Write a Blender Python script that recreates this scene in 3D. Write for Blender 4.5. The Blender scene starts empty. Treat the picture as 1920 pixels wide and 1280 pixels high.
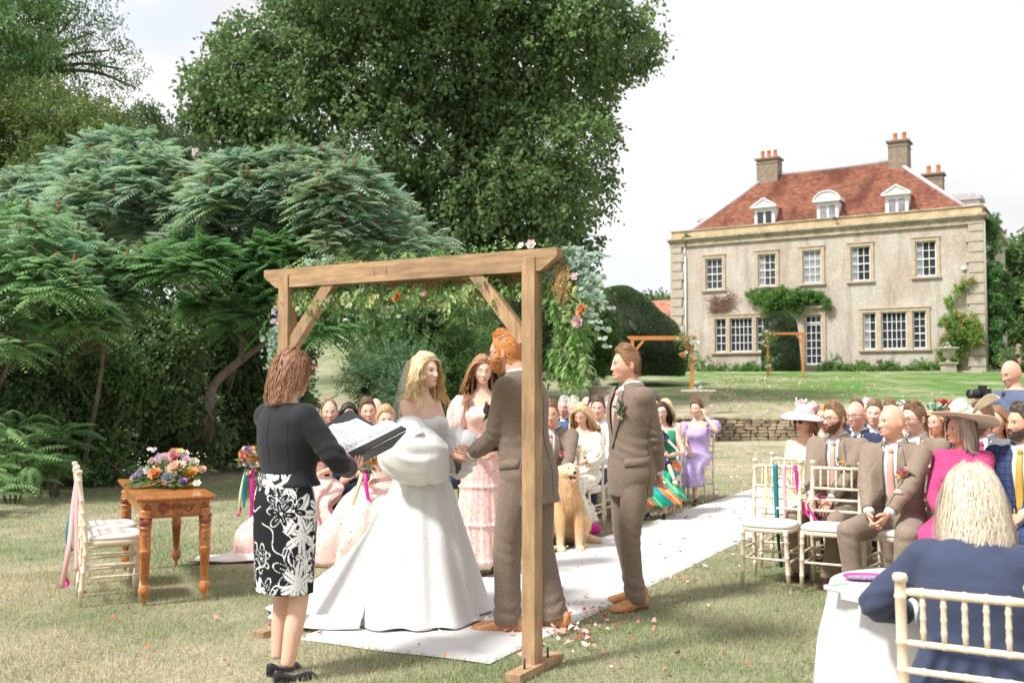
import bpy, math, random
import numpy as np
from mathutils import Vector, Matrix
from mathutils.bvhtree import BVHTree
R = math.radians
S = bpy.context.scene
COL = S.collection
rng = np.random.default_rng(7)
random.seed(7)

# ------------------------------------------------------------------ camera, world, sun
FPX = 1867.0; CAMH = 1.5; TILT = math.atan(88.0/FPX)
cam_d = bpy.data.cameras.new('camera'); cam = bpy.data.objects.new('camera', cam_d); COL.objects.link(cam)
cam.location = (0, 0, CAMH); cam.rotation_euler = (math.pi/2+TILT, 0, 0)
cam_d.sensor_width = 36; cam_d.lens = FPX/1920*36; cam_d.clip_end = 2000; cam_d.clip_start = 0.1
cam_d.dof.use_dof = True; cam_d.dof.focus_distance = 6.3; cam_d.dof.aperture_fstop = 4.0
S.camera = cam
S.view_settings.view_transform = 'Standard'; S.view_settings.look = 'None'; S.view_settings.gamma = 1
S.view_settings.use_curve_mapping = False; S.view_settings.exposure = 1.25
S.cycles.use_denoising = True
S.cycles.max_bounces = 8; S.cycles.transparent_max_bounces = 12
S.cycles.diffuse_bounces = 5; S.cycles.sample_clamp_indirect = 6
SUN_EL = R(52); SUN_DIR = Vector((-0.83*math.cos(SUN_EL), -0.558*math.cos(SUN_EL), math.sin(SUN_EL)))  # towards the sun
W = bpy.data.worlds.new('World'); S.world = W; W.use_nodes = True
wt = W.node_tree; wt.nodes.clear()
def wn(t, **k):
    n = wt.nodes.new(t)
    for a, b in k.items(): setattr(n, a, b)
    return n
o_ = wn('ShaderNodeOutputWorld'); bg = wn('ShaderNodeBackground'); sky = wn('ShaderNodeTexSky', sky_type='NISHITA')
sky.sun_disc = False; sky.sun_elevation = SUN_EL; sky.sun_rotation = math.atan2(SUN_DIR.x, SUN_DIR.y)
sky.air_density = 1.0; sky.dust_density = 2.0
tc = wn('ShaderNodeTexCoord'); mp = wn('ShaderNodeMapping'); mp.inputs['Scale'].default_value = (1, 1, 2.2)
nz = wn('ShaderNodeTexNoise'); nz.inputs['Scale'].default_value = 2.3; nz.inputs['Detail'].default_value = 7; nz.inputs['Roughness'].default_value = .52
rp = wn('ShaderNodeValToRGB'); rp.color_ramp.elements[0].position = .30; rp.color_ramp.elements[1].position = .44
nz2 = wn('ShaderNodeTexNoise'); nz2.inputs['Scale'].default_value = 3.1; nz2.inputs['Detail'].default_value = 6
mp2 = wn('ShaderNodeMapping'); mp2.inputs['Scale'].default_value = (1, 1, 2.8); mp2.inputs['Location'].default_value = (3, 1, 2)
rp2 = wn('ShaderNodeValToRGB')
rp2.color_ramp.elements[0].position = .3; rp2.color_ramp.elements[0].color = (3.85, 3.82, 3.95, 1)
rp2.color_ramp.elements[1].position = .68; rp2.color_ramp.elements[1].color = (5.2, 5.12, 5.15, 1)
mx = wn('ShaderNodeMix', data_type='RGBA')
L = wt.links.new
blu = wn('ShaderNodeMix', data_type='RGBA'); blu.inputs[0].default_value = .55; blu.inputs[7].default_value = (4.3, 4.9, 6.0, 1)
L(sky.outputs[0], blu.inputs[6])
L(tc.outputs['Generated'], mp.inputs[0]); L(mp.outputs[0], nz.inputs[0]); L(nz.outputs[0], rp.inputs[0])
L(tc.outputs['Generated'], mp2.inputs[0]); L(mp2.outputs[0], nz2.inputs[0]); L(nz2.outputs[0], rp2.inputs[0])
L(rp.outputs[0], mx.inputs[0]); L(blu.outputs[2], mx.inputs[6]); L(rp2.outputs[0], mx.inputs[7])
L(mx.outputs[2], bg.inputs[0]); bg.inputs[1].default_value = 0.100; L(bg.outputs[0], o_.inputs[0])
sun_d = bpy.data.lights.new('sun', 'SUN'); sun_d.energy = 2.5; sun_d.angle = R(8); sun_d.color = (1, .965, .92)
sun = bpy.data.objects.new('sun', sun_d); COL.objects.link(sun)
sun.rotation_euler = SUN_DIR.to_track_quat('Z', 'Y').to_euler()

# ------------------------------------------------------------------ pixel -> place helpers (photograph 1920 x 1280)
def ray(px, py):
    v = ((px-960)/FPX, 1.0, (640-py)/FPX); c, s = math.cos(TILT), math.sin(TILT)
    return np.array([v[0], v[1]*c-v[2]*s, v[1]*s+v[2]*c])
def gp(px, py, z=0.0):
    r = ray(px, py); t = (z-CAMH)/r[2]; return np.array([r[0]*t, r[1]*t, z])
def at(px, py, y):
    r = ray(px, py); t = y/r[1]; return np.array([r[0]*t, y, CAMH+r[2]*t])

# ------------------------------------------------------------------ numpy noise
def _h(i, j, k, s):
    n = (i*374761393 + j*668265263 + k*2147483647 + s*974634777) & 0xffffffff
    n = ((n ^ (n >> 13))*1274126177) & 0xffffffff
    return ((n ^ (n >> 16)) & 0xffff)/32767.5-1
def vnoise(P, f=1.0, s=0):
    P = np.asarray(P, float)*f; i = np.floor(P).astype(np.int64); t = P-i; t = t*t*(3-2*t); r = 0
    for a in (0, 1):
        for b in (0, 1):
            for c in (0, 1):
                w = (t[..., 0] if a else 1-t[..., 0])*(t[..., 1] if b else 1-t[..., 1])*(t[..., 2] if c else 1-t[..., 2])
                r = r+w*_h(i[..., 0]+a, i[..., 1]+b, i[..., 2]+c, s)
    return r
def fbm(P, f=1.0, o=3, s=0):
    r = 0; a = .5
    for k in range(o): r = r+a*vnoise(P, f, s+k*7); f *= 2.03; a *= .5
    return r
def sst(a, b, x): t = np.clip((x-a)/(b-a), 0, 1); return t*t*(3-2*t)
def unit(v): v = np.asarray(v, float); return v/max(1e-9, np.linalg.norm(v))

# ------------------------------------------------------------------ mesh makers
def mesh_np(name, V, F, col=None, smooth=True):
    """V (n,3); F list of int arrays (m,3)/(m,4); col (n,3) per vertex"""
    me = bpy.data.meshes.new(name); V = np.ascontiguousarray(V, np.float32)
    F = [f for f in (F if isinstance(F, list) else [F]) if len(f)]
    me.vertices.add(len(V)); me.vertices.foreach_set('co', V.ravel())
    li = np.concatenate([np.asarray(f, np.int32).ravel() for f in F]) if F else np.zeros(0, np.int32)
    ct = np.concatenate([np.full(len(f), f.shape[1], np.int32) for f in F]) if F else np.zeros(0, np.int32)
    st = np.concatenate([[0], np.cumsum(ct)[:-1]]).astype(np.int32) if len(ct) else ct
    me.loops.add(len(li)); me.loops.foreach_set('vertex_index', li)
    me.polygons.add(len(ct)); me.polygons.foreach_set('loop_start', st); me.polygons.foreach_set('loop_total', ct)
    me.polygons.foreach_set('use_smooth', np.full(len(ct), smooth))
    me.update(calc_edges=True)
    if col is not None:
        a = me.color_attributes.new('Col', 'FLOAT_COLOR', 'POINT')
        c = np.ones((len(V), 4), np.float32); c[:, :3] = col; a.data.foreach_set('color', c.ravel())
    return me
def link(name, me, mat=None, parent=None, **props):
    o = bpy.data.objects.new(name, me); COL.objects.link(o)
    if mat is not None and me is not None and not me.materials: me.materials.append(mat)
    if parent is not None: o.parent = parent
    for k, v in props.items(): o[k] = v
    return o
def thing(name, label, cat, loc=(0, 0, 0), rz=0, group=None):
    o = bpy.data.objects.new(name, None); COL.objects.link(o); o.empty_display_size = .1
    o.location = loc; o.rotation_euler = (0, 0, rz); o['label'] = label; o['category'] = cat
    if group: o['group'] = group
    return o
def copy_tree(o, parent=None):
    c = o.copy(); COL.objects.link(c)
    if parent is not None: c.parent = parent
    for ch in list(o.children): copy_tree(ch, c)
    return c

class G:
    """collects geometry, then builds one mesh"""
    def __init__(s): s.V = []; s.F = []; s.C = []; s.n = 0
    def add(s, V, F, c=None):
        V = np.asarray(V, float).reshape(-1, 3)
        for f in (F if isinstance(F, list) else [F]):
            f = np.asarray(f, np.int64)
            if len(f): s.F.append(f+s.n)
        s.V.append(V); s.n += len(V)
        c = np.array([1, 1, 1.]) if c is None else np.asarray(c, float)
        s.C.append(np.broadcast_to(c, V.shape).copy()); return s
    def merge(s, g):
        V, F, C = g.arrays()
        return s.add(V, F, C)
    def arrays(s):
        if not s.V: return np.zeros((0, 3)), [], np.zeros((0, 3))
        V = np.concatenate(s.V); C = np.concatenate(s.C); by = {}
        for f in s.F: by.setdefault(f.shape[1], []).append(f)
        return V, [np.concatenate(b) for b in by.values()], C
    def box(s, c, d, rz=0, rot=None, col=None, taper=0.0):
        x, y, z = [v/2 for v in d]; t = 1-taper
        P = np.array([[-x, -y, -z], [x, -y, -z], [x, y, -z], [-x, y, -z], [-x*t, -y*t, z], [x*t, -y*t, z], [x*t, y*t, z], [-x*t, y*t, z]])
        if rz: cc, ss = math.cos(rz), math.sin(rz); P = P@np.array([[cc, ss, 0], [-ss, cc, 0], [0, 0, 1]])
        if rot is not None: P = P@np.array(rot).T
        return s.add(P+np.array(c), np.array([[0, 3, 2, 1], [4, 5, 6, 7], [0, 1, 5, 4], [1, 2, 6, 5], [2, 3, 7, 6], [3, 0, 4, 7]]), col)
    def bar(s, a, b, w, h, up=(0, 0, 1), col=None):
        a, b = np.asarray(a, float), np.asarray(b, float); z = unit(b-a); x = unit(np.cross(up, z)); y = np.cross(z, x)
        return s.box((a+b)/2, (w, h, np.linalg.norm(b-a)), rot=np.array([x, y, z]).T, col=col)
    def loft(s, rings, cap=True, col=None, closed=True):
        rings = np.asarray(rings, float); m, n = rings.shape[:2]
        i = np.arange(m-1)[:, None]; j = np.arange(n if closed else n-1)[None]; k = (j+1) % n
        F = [np.stack([i*n+j, i*n+k, (i+1)*n+k, (i+1)*n+j], -1).reshape(-1, 4)]
        V = rings.reshape(-1, 3)
        if cap and closed:
            V = np.concatenate([V, [rings[0].mean(0), rings[-1].mean(0)]]); jj = np.arange(n); kk = (jj+1) % n
            F.append(np.stack([kk, jj, np.full(n, m*n)], -1)); F.append(np.stack([(m-1)*n+jj, (m-1)*n+kk, np.full(n, m*n+1)], -1))
            if col is not None and np.ndim(col) > 1: col = np.concatenate([col, col[:1], col[-1:]])
        return s.add(V, F, col)
    def tube(s, pts, rad, n=10, flat=None, up=None, cap=True, col=None):
        """pts (m,3), rad (m,) or (m,2)"""
        return s.loft(tube_rings(pts, rad, n, up), cap, col)
    def lathe(s, prof, c=(0, 0, 0), n=16, col=None, flute=0, fl_n=0, fl_rng=None):
        rings = []
        for r, z in prof:
            a = np.linspace(0, 2*np.pi, n, endpoint=False); rr = np.full(n, r)
            if fl_n and fl_rng[0] <= z <= fl_rng[1]: rr = r*(1-flute*(.5-.5*np.cos(a*fl_n)))
            rings.append(np.stack([c[0]+rr*np.cos(a), c[1]+rr*np.sin(a), np.full(n, c[2]+z)], 1))
        return s.loft(rings, True, col)
    def ball(s, c, r, nu=12, nv=8, col=None, rot=None):
        V, F = sph(nu, nv); V = V*np.asarray(r)
        if rot is not None: V = V@np.array(rot).T
        return s.add(V+np.array(c), F, col)
    def xf(s, M):
        M = np.array(M); s.V = [v@M[:3, :3].T+M[:3, 3] for v in s.V]; return s
    def build(s, name, mat, parent=None, smooth=True, **props):
        V, F, C = s.arrays(); return link(name, mesh_np(name, V, F, C, smooth), mat, parent, **props)
_S = {}
def sph(nu, nv):
    if (nu, nv) in _S: return _S[(nu, nv)]
    a = np.linspace(0, 2*np.pi, nu, endpoint=False); b = np.linspace(-np.pi/2, np.pi/2, nv+1)[1:-1]
    V = [[0, 0, -1]]+[[math.cos(p)*math.cos(t), math.cos(p)*math.sin(t), math.sin(p)] for p in b for t in a]+[[0, 0, 1]]
    F4 = []; F3 = []; m = len(b)
    for j in range(nu): F3.append([0, 1+(j+1) % nu, 1+j]); F3.append([len(V)-1, 1+(m-1)*nu+j, 1+(m-1)*nu+(j+1) % nu])
    for i in range(m-1):
        for j in range(nu): k = (j+1) % nu; F4.append([1+i*nu+j, 1+i*nu+k, 1+(i+1)*nu+k, 1+(i+1)*nu+j])
    _S[(nu, nv)] = (np.array(V), [np.array(F4), np.array(F3)]); return _S[(nu, nv)]
def tube_rings(pts, rad, n=10, up=None):
    pts = np.asarray(pts, float); m = len(pts); rad = np.asarray(rad, float)
    if rad.ndim == 0: rad = np.full((m, 2), float(rad))
    if rad.ndim == 1 and len(rad) == 2 and m != 2: rad = np.tile(rad, (m, 1))
    if rad.ndim == 1: rad = np.stack([rad, rad], 1)
    T = np.gradient(pts, axis=0); T /= np.maximum(1e-9, np.linalg.norm(T, axis=1))[:, None]
    u = np.array(up if up is not None else (0, 0, 1.)); u = u-T[0]*(u@T[0])
    if np.linalg.norm(u) < 1e-3: u = np.array((1., 0, 0)); u = u-T[0]*(u@T[0])
    a = np.linspace(0, 2*np.pi, n, endpoint=False); out = []
    for i in range(m):
        u = u-T[i]*(u@T[i]); u = unit(u); v = np.cross(T[i], u)
        out.append(pts[i]+rad[i, 0]*np.cos(a)[:, None]*v+rad[i, 1]*np.sin(a)[:, None]*u)
    return np.array(out)
def spline(P, n):
    """catmull-rom through the points (any width)"""
    P = np.asarray(P, float); P = np.concatenate([[2*P[0]-P[1]], P, [2*P[-1]-P[-2]]]); m = len(P)-3
    t = np.linspace(0, m, n); i = np.minimum(t.astype(int), m-1); t = (t-i)[:, None]
    a, b, c, d = P[i], P[i+1], P[i+2], P[i+3]
    return .5*((2*b)+(c-a)*t+(2*a-5*b+4*c-d)*t*t+(3*b-a-3*c+d)*t**3)
def remesh(g, vox, smooth=4, disp=None):
    """fuse the closed shells of g into one skin; returns V, F"""
    V, F, C = g.arrays(); me = mesh_np('tmp', V, F); o = bpy.data.objects.new('tmp', me); COL.objects.link(o)
    m = o.modifiers.new('r', 'REMESH'); m.mode = 'VOXEL'; m.voxel_size = vox
    if smooth: q = o.modifiers.new('s', 'SMOOTH'); q.iterations = smooth; q.factor = .5
    dg = bpy.context.evaluated_depsgraph_get(); ev = o.evaluated_get(dg); m2 = ev.to_mesh()
    V = np.empty(len(m2.vertices)*3, np.float32); m2.vertices.foreach_get('co', V); V = V.reshape(-1, 3).astype(float)
    N = np.empty(len(m2.vertices)*3, np.float32); m2.vertices.foreach_get('normal', N); N = N.reshape(-1, 3)
    F = np.empty(len(m2.polygons)*4, np.int32); m2.polygons.foreach_get('vertices', F); F = F.reshape(-1, 4)
    ev.to_mesh_clear(); bpy.data.objects.remove(o); bpy.data.meshes.remove(me)
    return V, F, N
def cull(V, F, keep):
    """drop vertices where keep is False and the faces that use them"""
    F = [f[keep[f].all(1)] for f in (F if isinstance(F, list) else [F])]
    used = np.zeros(len(V), bool)
    for f in F: used[f.ravel()] = True
    ix = np.cumsum(used)-1
    return V[used], [ix[f] for f in F], used

# ------------------------------------------------------------------ materials
MAT = {}
def mat(name, base=(.5, .5, .5), rough=.6, spec=.5, metal=0, vcol=False, noise=None, bump=None, trans=0, sheen=0, emit=None, tex=None, coat=0, sss=0):
    """noise=(scale, amount, scale_z) multiplies the colour; bump=(scale, strength, dist)"""
    if name in MAT: return MAT[name]
    m = bpy.data.materials.new(name); m.use_nodes = True; t = m.node_tree; b = t.nodes['Principled BSDF']; MAT[name] = m
    N = t.nodes.new; K = t.links.new
    b.inputs['Roughness'].default_value = rough; b.inputs['Metallic'].default_value = metal
    b.inputs['Specular IOR Level'].default_value = spec; b.inputs['Coat Weight'].default_value = coat
    if sheen: b.inputs['Sheen Weight'].default_value = sheen
    if sss: b.inputs['Subsurface Weight'].default_value = sss; b.inputs['Subsurface Radius'].default_value = (.012, .005, .003); b.inputs['Subsurface Scale'].default_value = 1
    tcn = N('ShaderNodeTexCoord'); cs = None
    if vcol: a = N('ShaderNodeVertexColor'); a.layer_name = 'Col'; cs = a.outputs[0]
    else: r = N('ShaderNodeRGB'); r.outputs[0].default_value = (*base, 1); cs = r.outputs[0]
    if tex is not None: cs = tex(t, tcn, cs)
    for nn in ([noise] if noise and not isinstance(noise, list) else (noise or [])):
        mp = N('ShaderNodeMapping'); sc_ = nn[2] if len(nn) > 2 else 1; mp.inputs['Scale'].default_value = sc_ if isinstance(sc_, tuple) else (1, 1, sc_)
        n = N('ShaderNodeTexNoise'); n.inputs['Scale'].default_value = nn[0]; n.inputs['Detail'].default_value = 4; n.inputs['Roughness'].default_value = .6
        K(tcn.outputs['Object'], mp.inputs[0]); K(mp.outputs[0], n.inputs[0])
        mr = N('ShaderNodeMapRange'); mr.inputs[1].default_value = .3; mr.inputs[2].default_value = .7; mr.inputs[3].default_value = 1-nn[1]; mr.inputs[4].default_value = 1+nn[1]
        K(n.outputs[0], mr.inputs[0]); x = N('ShaderNodeVectorMath'); x.operation = 'SCALE'; K(cs, x.inputs[0]); K(mr.outputs[0], x.inputs['Scale']); cs = x.outputs[0]
    K(cs, b.inputs['Base Color'])
    if bump:
        n = N('ShaderNodeTexNoise'); n.inputs['Scale'].default_value = bump[0]; n.inputs['Detail'].default_value = 5
        K(tcn.outputs['Object'], n.inputs[0]); bp = N('ShaderNodeBump'); bp.inputs['Strength'].default_value = bump[1]; bp.inputs['Distance'].default_value = bump[2]
        K(n.outputs[0], bp.inputs['Height']); K(bp.outputs[0], b.inputs['Normal'])
    if trans:
        tr = N('ShaderNodeBsdfTranslucent'); K(cs, tr.inputs[0]); ms = N('ShaderNodeMixShader'); ms.inputs[0].default_value = trans
        out = t.nodes['Material Output']; K(b.outputs[0], ms.inputs[1]); K(tr.outputs[0], ms.inputs[2]); K(ms.outputs[0], out.inputs[0])
    return m
def leafmat(name, rough=.5, trans=.46): return mat(name, vcol=True, rough=rough, spec=.35, trans=trans)
LEAF = leafmat('leaf'); LEAFG = leafmat('leaf_gloss', .45, .42)
BARK = mat('bark', (.13, .10, .075), .9, noise=[(14, .45, .25), (60, .3)], bump=(40, .8, .02))
def tweed_tex(t, tc, cs):
    N = t.nodes.new; K = t.links.new
    n = N('ShaderNodeTexNoise'); n.inputs['Scale'].default_value = 420; n.inputs['Detail'].default_value = 2; K(tc.outputs['Object'], n.inputs[0])
    r = N('ShaderNodeValToRGB'); r.color_ramp.elements[0].position = .40; r.color_ramp.elements[0].color = (.52, .50, .49, 1)
    r.color_ramp.elements[1].position = .62; r.color_ramp.elements[1].color = (1.6, 1.54, 1.46, 1); K(n.outputs[0], r.inputs[0])
    w = N('ShaderNodeTexWave'); w.inputs['Scale'].default_value = 85; w.inputs['Distortion'].default_value = 3; w.bands_direction = 'DIAGONAL'; K(tc.outputs['Object'], w.inputs[0])
    mr = N('ShaderNodeMapRange'); mr.inputs[3].default_value = .82; mr.inputs[4].default_value = 1.15; K(w.outputs['Fac'], mr.inputs[0])
    x = N('ShaderNodeMix'); x.data_type = 'RGBA'; x.blend_type = 'MULTIPLY'; x.inputs[0].default_value = 1; K(cs, x.inputs[6]); K(r.outputs[0], x.inputs[7])
    y = N('ShaderNodeVectorMath'); y.operation = 'SCALE'; K(x.outputs[2], y.inputs[0]); K(mr.outputs[0], y.inputs['Scale'])
    return y.outputs[0]
def spots_tex(cols, scale=24, size=.28, leafc=(.3, .42, .25)):
    def f(t, tc, cs):
        N = t.nodes.new; K = t.links.new
        for k, c in enumerate(cols):
            v = N('ShaderNodeTexVoronoi'); v.inputs['Scale'].default_value = scale*(1+.35*k); v.inputs['Randomness'].default_value = 1
            mp = N('ShaderNodeMapping'); mp.inputs['Location'].default_value = (k*3.3, k*1.7, k*5.1); K(tc.outputs['Object'], mp.inputs[0])
            n = N('ShaderNodeTexNoise'); n.inputs['Scale'].default_value = scale*4; K(mp.outputs[0], n.inputs[0])
            a = N('ShaderNodeVectorMath'); a.operation = 'MULTIPLY_ADD'; a.inputs[1].default_value = (.012,)*3; K(n.outputs['Color'], a.inputs[0]); K(mp.outputs[0], a.inputs[2]); K(a.outputs[0], v.inputs['Vector'])
            l = N('ShaderNodeMapRange'); l.inputs[1].default_value = size*(1-.15*k); l.inputs[2].default_value = size*(1-.15*k)*.75; l.inputs[3].default_value = 0; l.inputs[4].default_value = 1; K(v.outputs['Distance'], l.inputs[0])
            x = N('ShaderNodeMix'); x.data_type = 'RGBA'; x.inputs[7].default_value = (*c, 1); K(l.outputs[0], x.inputs[0]); K(cs, x.inputs[6]); cs = x.outputs[2]
        return cs
    return f
def check_tex(c2, scale=14):
    def f(t, tc, cs):
        N = t.nodes.new; K = t.links.new
        for ax in (0, 2):
            s = N('ShaderNodeSeparateXYZ'); K(tc.outputs['Object'], s.inputs[0]); m = N('ShaderNodeMath'); m.operation = 'MULTIPLY'; m.inputs[1].default_value = scale; K(s.outputs[ax], m.inputs[0])
            f_ = N('ShaderNodeMath'); f_.operation = 'FRACT'; K(m.outputs[0], f_.inputs[0]); l = N('ShaderNodeMath'); l.operation = 'LESS_THAN'; l.inputs[1].default_value = .12; K(f_.outputs[0], l.inputs[0])
            x = N('ShaderNodeMix'); x.data_type = 'RGBA'; x.inputs[7].default_value = (*c2, 1); K(l.outputs[0], x.inputs[0]); K(cs, x.inputs[6]); cs = x.outputs[2]
        return cs
    return f
SKIN = mat('skin', vcol=True, rough=.48, spec=.4, noise=(35, .06), sss=.08)
HAIR = mat('hair', vcol=True, rough=.45, spec=.4, trans=.12)
TWEED = mat('tweed', (.195, .15, .12), .9, .2, tex=tweed_tex, bump=(300, .5, .003), sheen=.15)
TWEED2 = mat('tweed_light', (.25, .20, .16), .9, .2, tex=tweed_tex, bump=(300, .5, .003), sheen=.15)
def cloth(name, c, rough=.8, **k): return mat(name, c, rough, .25, noise=k.pop('noise', (9, .08)), bump=k.pop('bump', (160, .3, .002)), sheen=k.pop('sheen', .1), **k)
SHIRT = cloth('white_shirt', (.68, .68, .68))
TAN = mat('tan_leather', (.50, .22, .08), .35, .5, noise=(40, .25), bump=(90, .3, .003))
BROWNSHOE = mat('brown_leather', (.07, .025, .02), .35, .5, noise=(40, .25))
BLACKSHOE = mat('black_leather', (.02, .02, .025), .3, .5)
WOOD_ARCH = mat('arch_timber', (.35, .225, .125), .75, .3, noise=[(3.5, .25), (45, .28, .10)], bump=(60, .35, .004)); WOOD_BEAM = mat('beam_timber', (.35, .225, .125), .75, .3, noise=[(3.5, .25), (45, .30, (.10, 1, 1)), (7, .18, (.4, 1, 2))], bump=(60, .35, .004))
WOOD_ORANGE = mat('orange_timber', (.50, .20, .06), .6, .3, noise=[(5, .2), (45, .2, .2)])
CREAM = mat('limewash', (.71, .60, .46), .5, .4, noise=[(9, .08), (70, .10, .3)], bump=(80, .15, .002))
CUSH = mat('cushion', (.74, .70, .66), .85, .2, noise=(20, .05), bump=(200, .2, .002))
MAHOG = mat('carved_wood', (.42, .15, .04), .3, .5, noise=[(8, .35), (60, .35, .15)], bump=(50, .15, .003), coat=.3)
MAHOGR = mat('carved_wood_red', (.24, .06, .022), .3, .5, noise=(30, .3), coat=.3)
WHITE = mat('white_paint', (.78, .78, .77), .5, noise=(6, .06))
STONE = mat('garden_stone', (.42, .38, .31), .9, .2, noise=[(12, .2), (70, .25)], bump=(50, .6, .01))
# ================================================================== TERRAIN
AX = np.array([.48, .877]); RX = np.array([.877, -.48])      # along the aisle / to its right
def zt(x, y):
    x = np.asarray(x, float); y = np.asarray(y, float)
    left = .66*sst(23.5, 30, y); right = .66*(y > 28.97)
    z = np.where(x < 4.62, left, right)
    z = z+.0665*(np.clip(y, 29, 56)-29)+.02*np.clip(y-80, 0, 200)
    z = z+sst(0, -6, x)*sst(24, 60, y)*2.2+sst(-8, -30, x)*sst(15, 50, y)*2
    return z
def lawn_col(x, y):
    """true colour of the turf: parched straw against green"""
    P = np.stack([x, y, np.zeros_like(x)], -1)
    d = .58+.62*fbm(P, .55, 3, 3)+.5*fbm(P, 2.2, 3, 9)+.35*fbm(P, 9, 2, 5)
    d = d+.14*sst(.6, 2.2, x-.5*(y-5.5))*(y < 14)-.05*(x < 0)*(y < 14)
    d = d+.16*sst(9, 26, y)*(y < 29)                              # drier towards the wall
    d = np.where(y > 29, d-.22+.55*sst(34.5, 29, y)-.20*sst(33, 40, y)*sst(3, 12, x)+.08*np.sin(y*1.1+x*.35), d)
    d = d-.15*sst(-2, -8, x); d = np.clip(d, 0, 1)[..., None]
    g = np.array([.175, .225, .105]); s = np.array([.45, .395, .285])
    upg = sst(31, 38, y)*sst(2, 12, x)
    g = g*(1-upg[..., None])+np.array([.10, .20, .045])*upg[..., None]
    return g*(1-d)+s*d
xs = np.unique(np.round(np.concatenate([np.linspace(-160, -12, 40), np.arange(-12, 12, .2), np.linspace(12, 45, 80), np.linspace(45, 200, 40), [4.6, 4.64]]), 3))
ys = np.unique(np.round(np.concatenate([np.linspace(-40, 2, 16), np.arange(2, 24, .2), np.arange(24, 60, .5), np.linspace(60, 320, 60), [28.95, 28.99]]), 3))
X_, Y_ = np.meshgrid(xs, ys); nx = len(xs); Z_ = zt(X_, Y_)+.012*fbm(np.stack([X_, Y_, 0*X_], -1), 1.3, 2)
ii, jj = np.meshgrid(np.arange(len(ys)-1), np.arange(nx-1), indexing='ij'); a_ = (ii*nx+jj).ravel()
GROUND = mat('turf', vcol=True, rough=.95, spec=.1, noise=[(30, .25), (160, .4)], bump=(120, .8, .02))
link('ground', mesh_np('ground', np.stack([X_, Y_, Z_], -1).reshape(-1, 3), np.stack([a_, a_+1, a_+nx+1, a_+nx], 1), lawn_col(X_, Y_).reshape(-1, 3)), GROUND, kind='structure')

# the white aisle runner: near right corner, directions AX and RX
RUN_O = np.array([-.115, 5.49]); RUN_W = 1.30
def on_runner(x, y, m=0.0):
    dx, dy = x-RUN_O[0], y-RUN_O[1]; u = dx*AX[0]+dy*AX[1]; v = dx*RX[0]+dy*RX[1]
    return (u > -m-.12*(-v)/1.3) & (u < 22) & (v < m) & (v > -RUN_W-m)
# grass blades
def blades(n, y0, y1, h, w, seed):
    r = np.random.default_rng(seed); y = np.sqrt(r.uniform(y0**2, y1**2, n)); x = r.uniform(-.6, .6, n)*y
    k = ~on_runner(x, y, -.02); x, y = x[k], y[k]; n = len(x)
    d = .5+.5*fbm(np.stack([x, y, 0*x], -1), 5, 2, 77)
    hh = h*r.uniform(.5, 1.25, n)*(.75+.5*d); a = r.uniform(0, 2*np.pi, n); b = r.uniform(0, 2*np.pi, n); ln = r.uniform(.1, .9, n)*hh
    base = np.stack([x, y, zt(x, y)-.004], 1); side = np.stack([np.cos(a), np.sin(a), 0*a], 1)*w*r.uniform(.6, 1.3, n)[:, None]
    tip = base+np.stack([np.cos(b)*ln, np.sin(b)*ln, hh], 1)
    V = np.stack([base-side, base+side, tip], 1).reshape(-1, 3)
    c = lawn_col(x, y)*r.uniform(.65, 1.5, (n, 1))*np.array([1.08, 1.1, 1.05])*(.9+.35*d[:, None]); m = r.uniform(0, 1, n) < .16; c[m] = np.array([.52, .44, .28])*r.uniform(.7, 1.15, (m.sum(), 1))
    C = np.repeat(c, 3, 0); return V, np.arange(3*n).reshape(-1, 3), C
gg = G()
for a in ((150000, 4.3, 8.2, .034, .0023, 1), (120000, 8.2, 15, .034, .0038, 2), (50000, 15, 27, .034, .007, 3)): gg.add(*blades(*a))
gg.build('grass', mat('grass_blade', vcol=True, rough=.7, spec=.25, trans=.25), smooth=False, kind='stuff', label='short lawn grass, half parched, in front of the terrace wall', category='grass')

# runner: thin cloth with gentle ripples
u = np.linspace(0, 22, 260); v = np.linspace(0, 1, 30); U, Vv = np.meshgrid(u, v, indexing='ij')
Uo = U-.10*Vv*(1-U/22)+.012*np.sin(Vv*9)*(U < .3)
ex = .02*vnoise(np.stack([U*1.1, 0*U, Vv*0], -1), 1, 4)
px_ = RUN_O[0]+AX[0]*Uo-RX[0]*(Vv*RUN_W+ex); py_ = RUN_O[1]+AX[1]*Uo-RX[1]*(Vv*RUN_W+ex)
pz = .022+.007*fbm(np.stack([px_, py_, 0*px_], -1), 2.6, 3, 11)+.006*np.sin(Vv*25+U*2)*sst(.9, 1, np.abs(Vv*2-1)); pz = np.where((np.abs(Vv*2-1) > .99) | (U < .01), .004, pz)
nv_ = len(v); ii, jj = np.meshgrid(np.arange(len(u)-1), np.arange(nv_-1), indexing='ij'); a_ = (ii*nv_+jj).ravel()
rn = link('aisle_runner', mesh_np('aisle_runner', np.stack([px_, py_, pz], -1).reshape(-1, 3), np.stack([a_, a_+1, a_+nv_+1, a_+nv_], 1)), cloth('runner_cloth', (.58, .565, .54), .8, noise=(2.5, .04), bump=(50, .2, .003)))
rn['label'] = 'long white cloth aisle runner laid on the grass between the guests'; rn['category'] = 'aisle runner'

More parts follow.
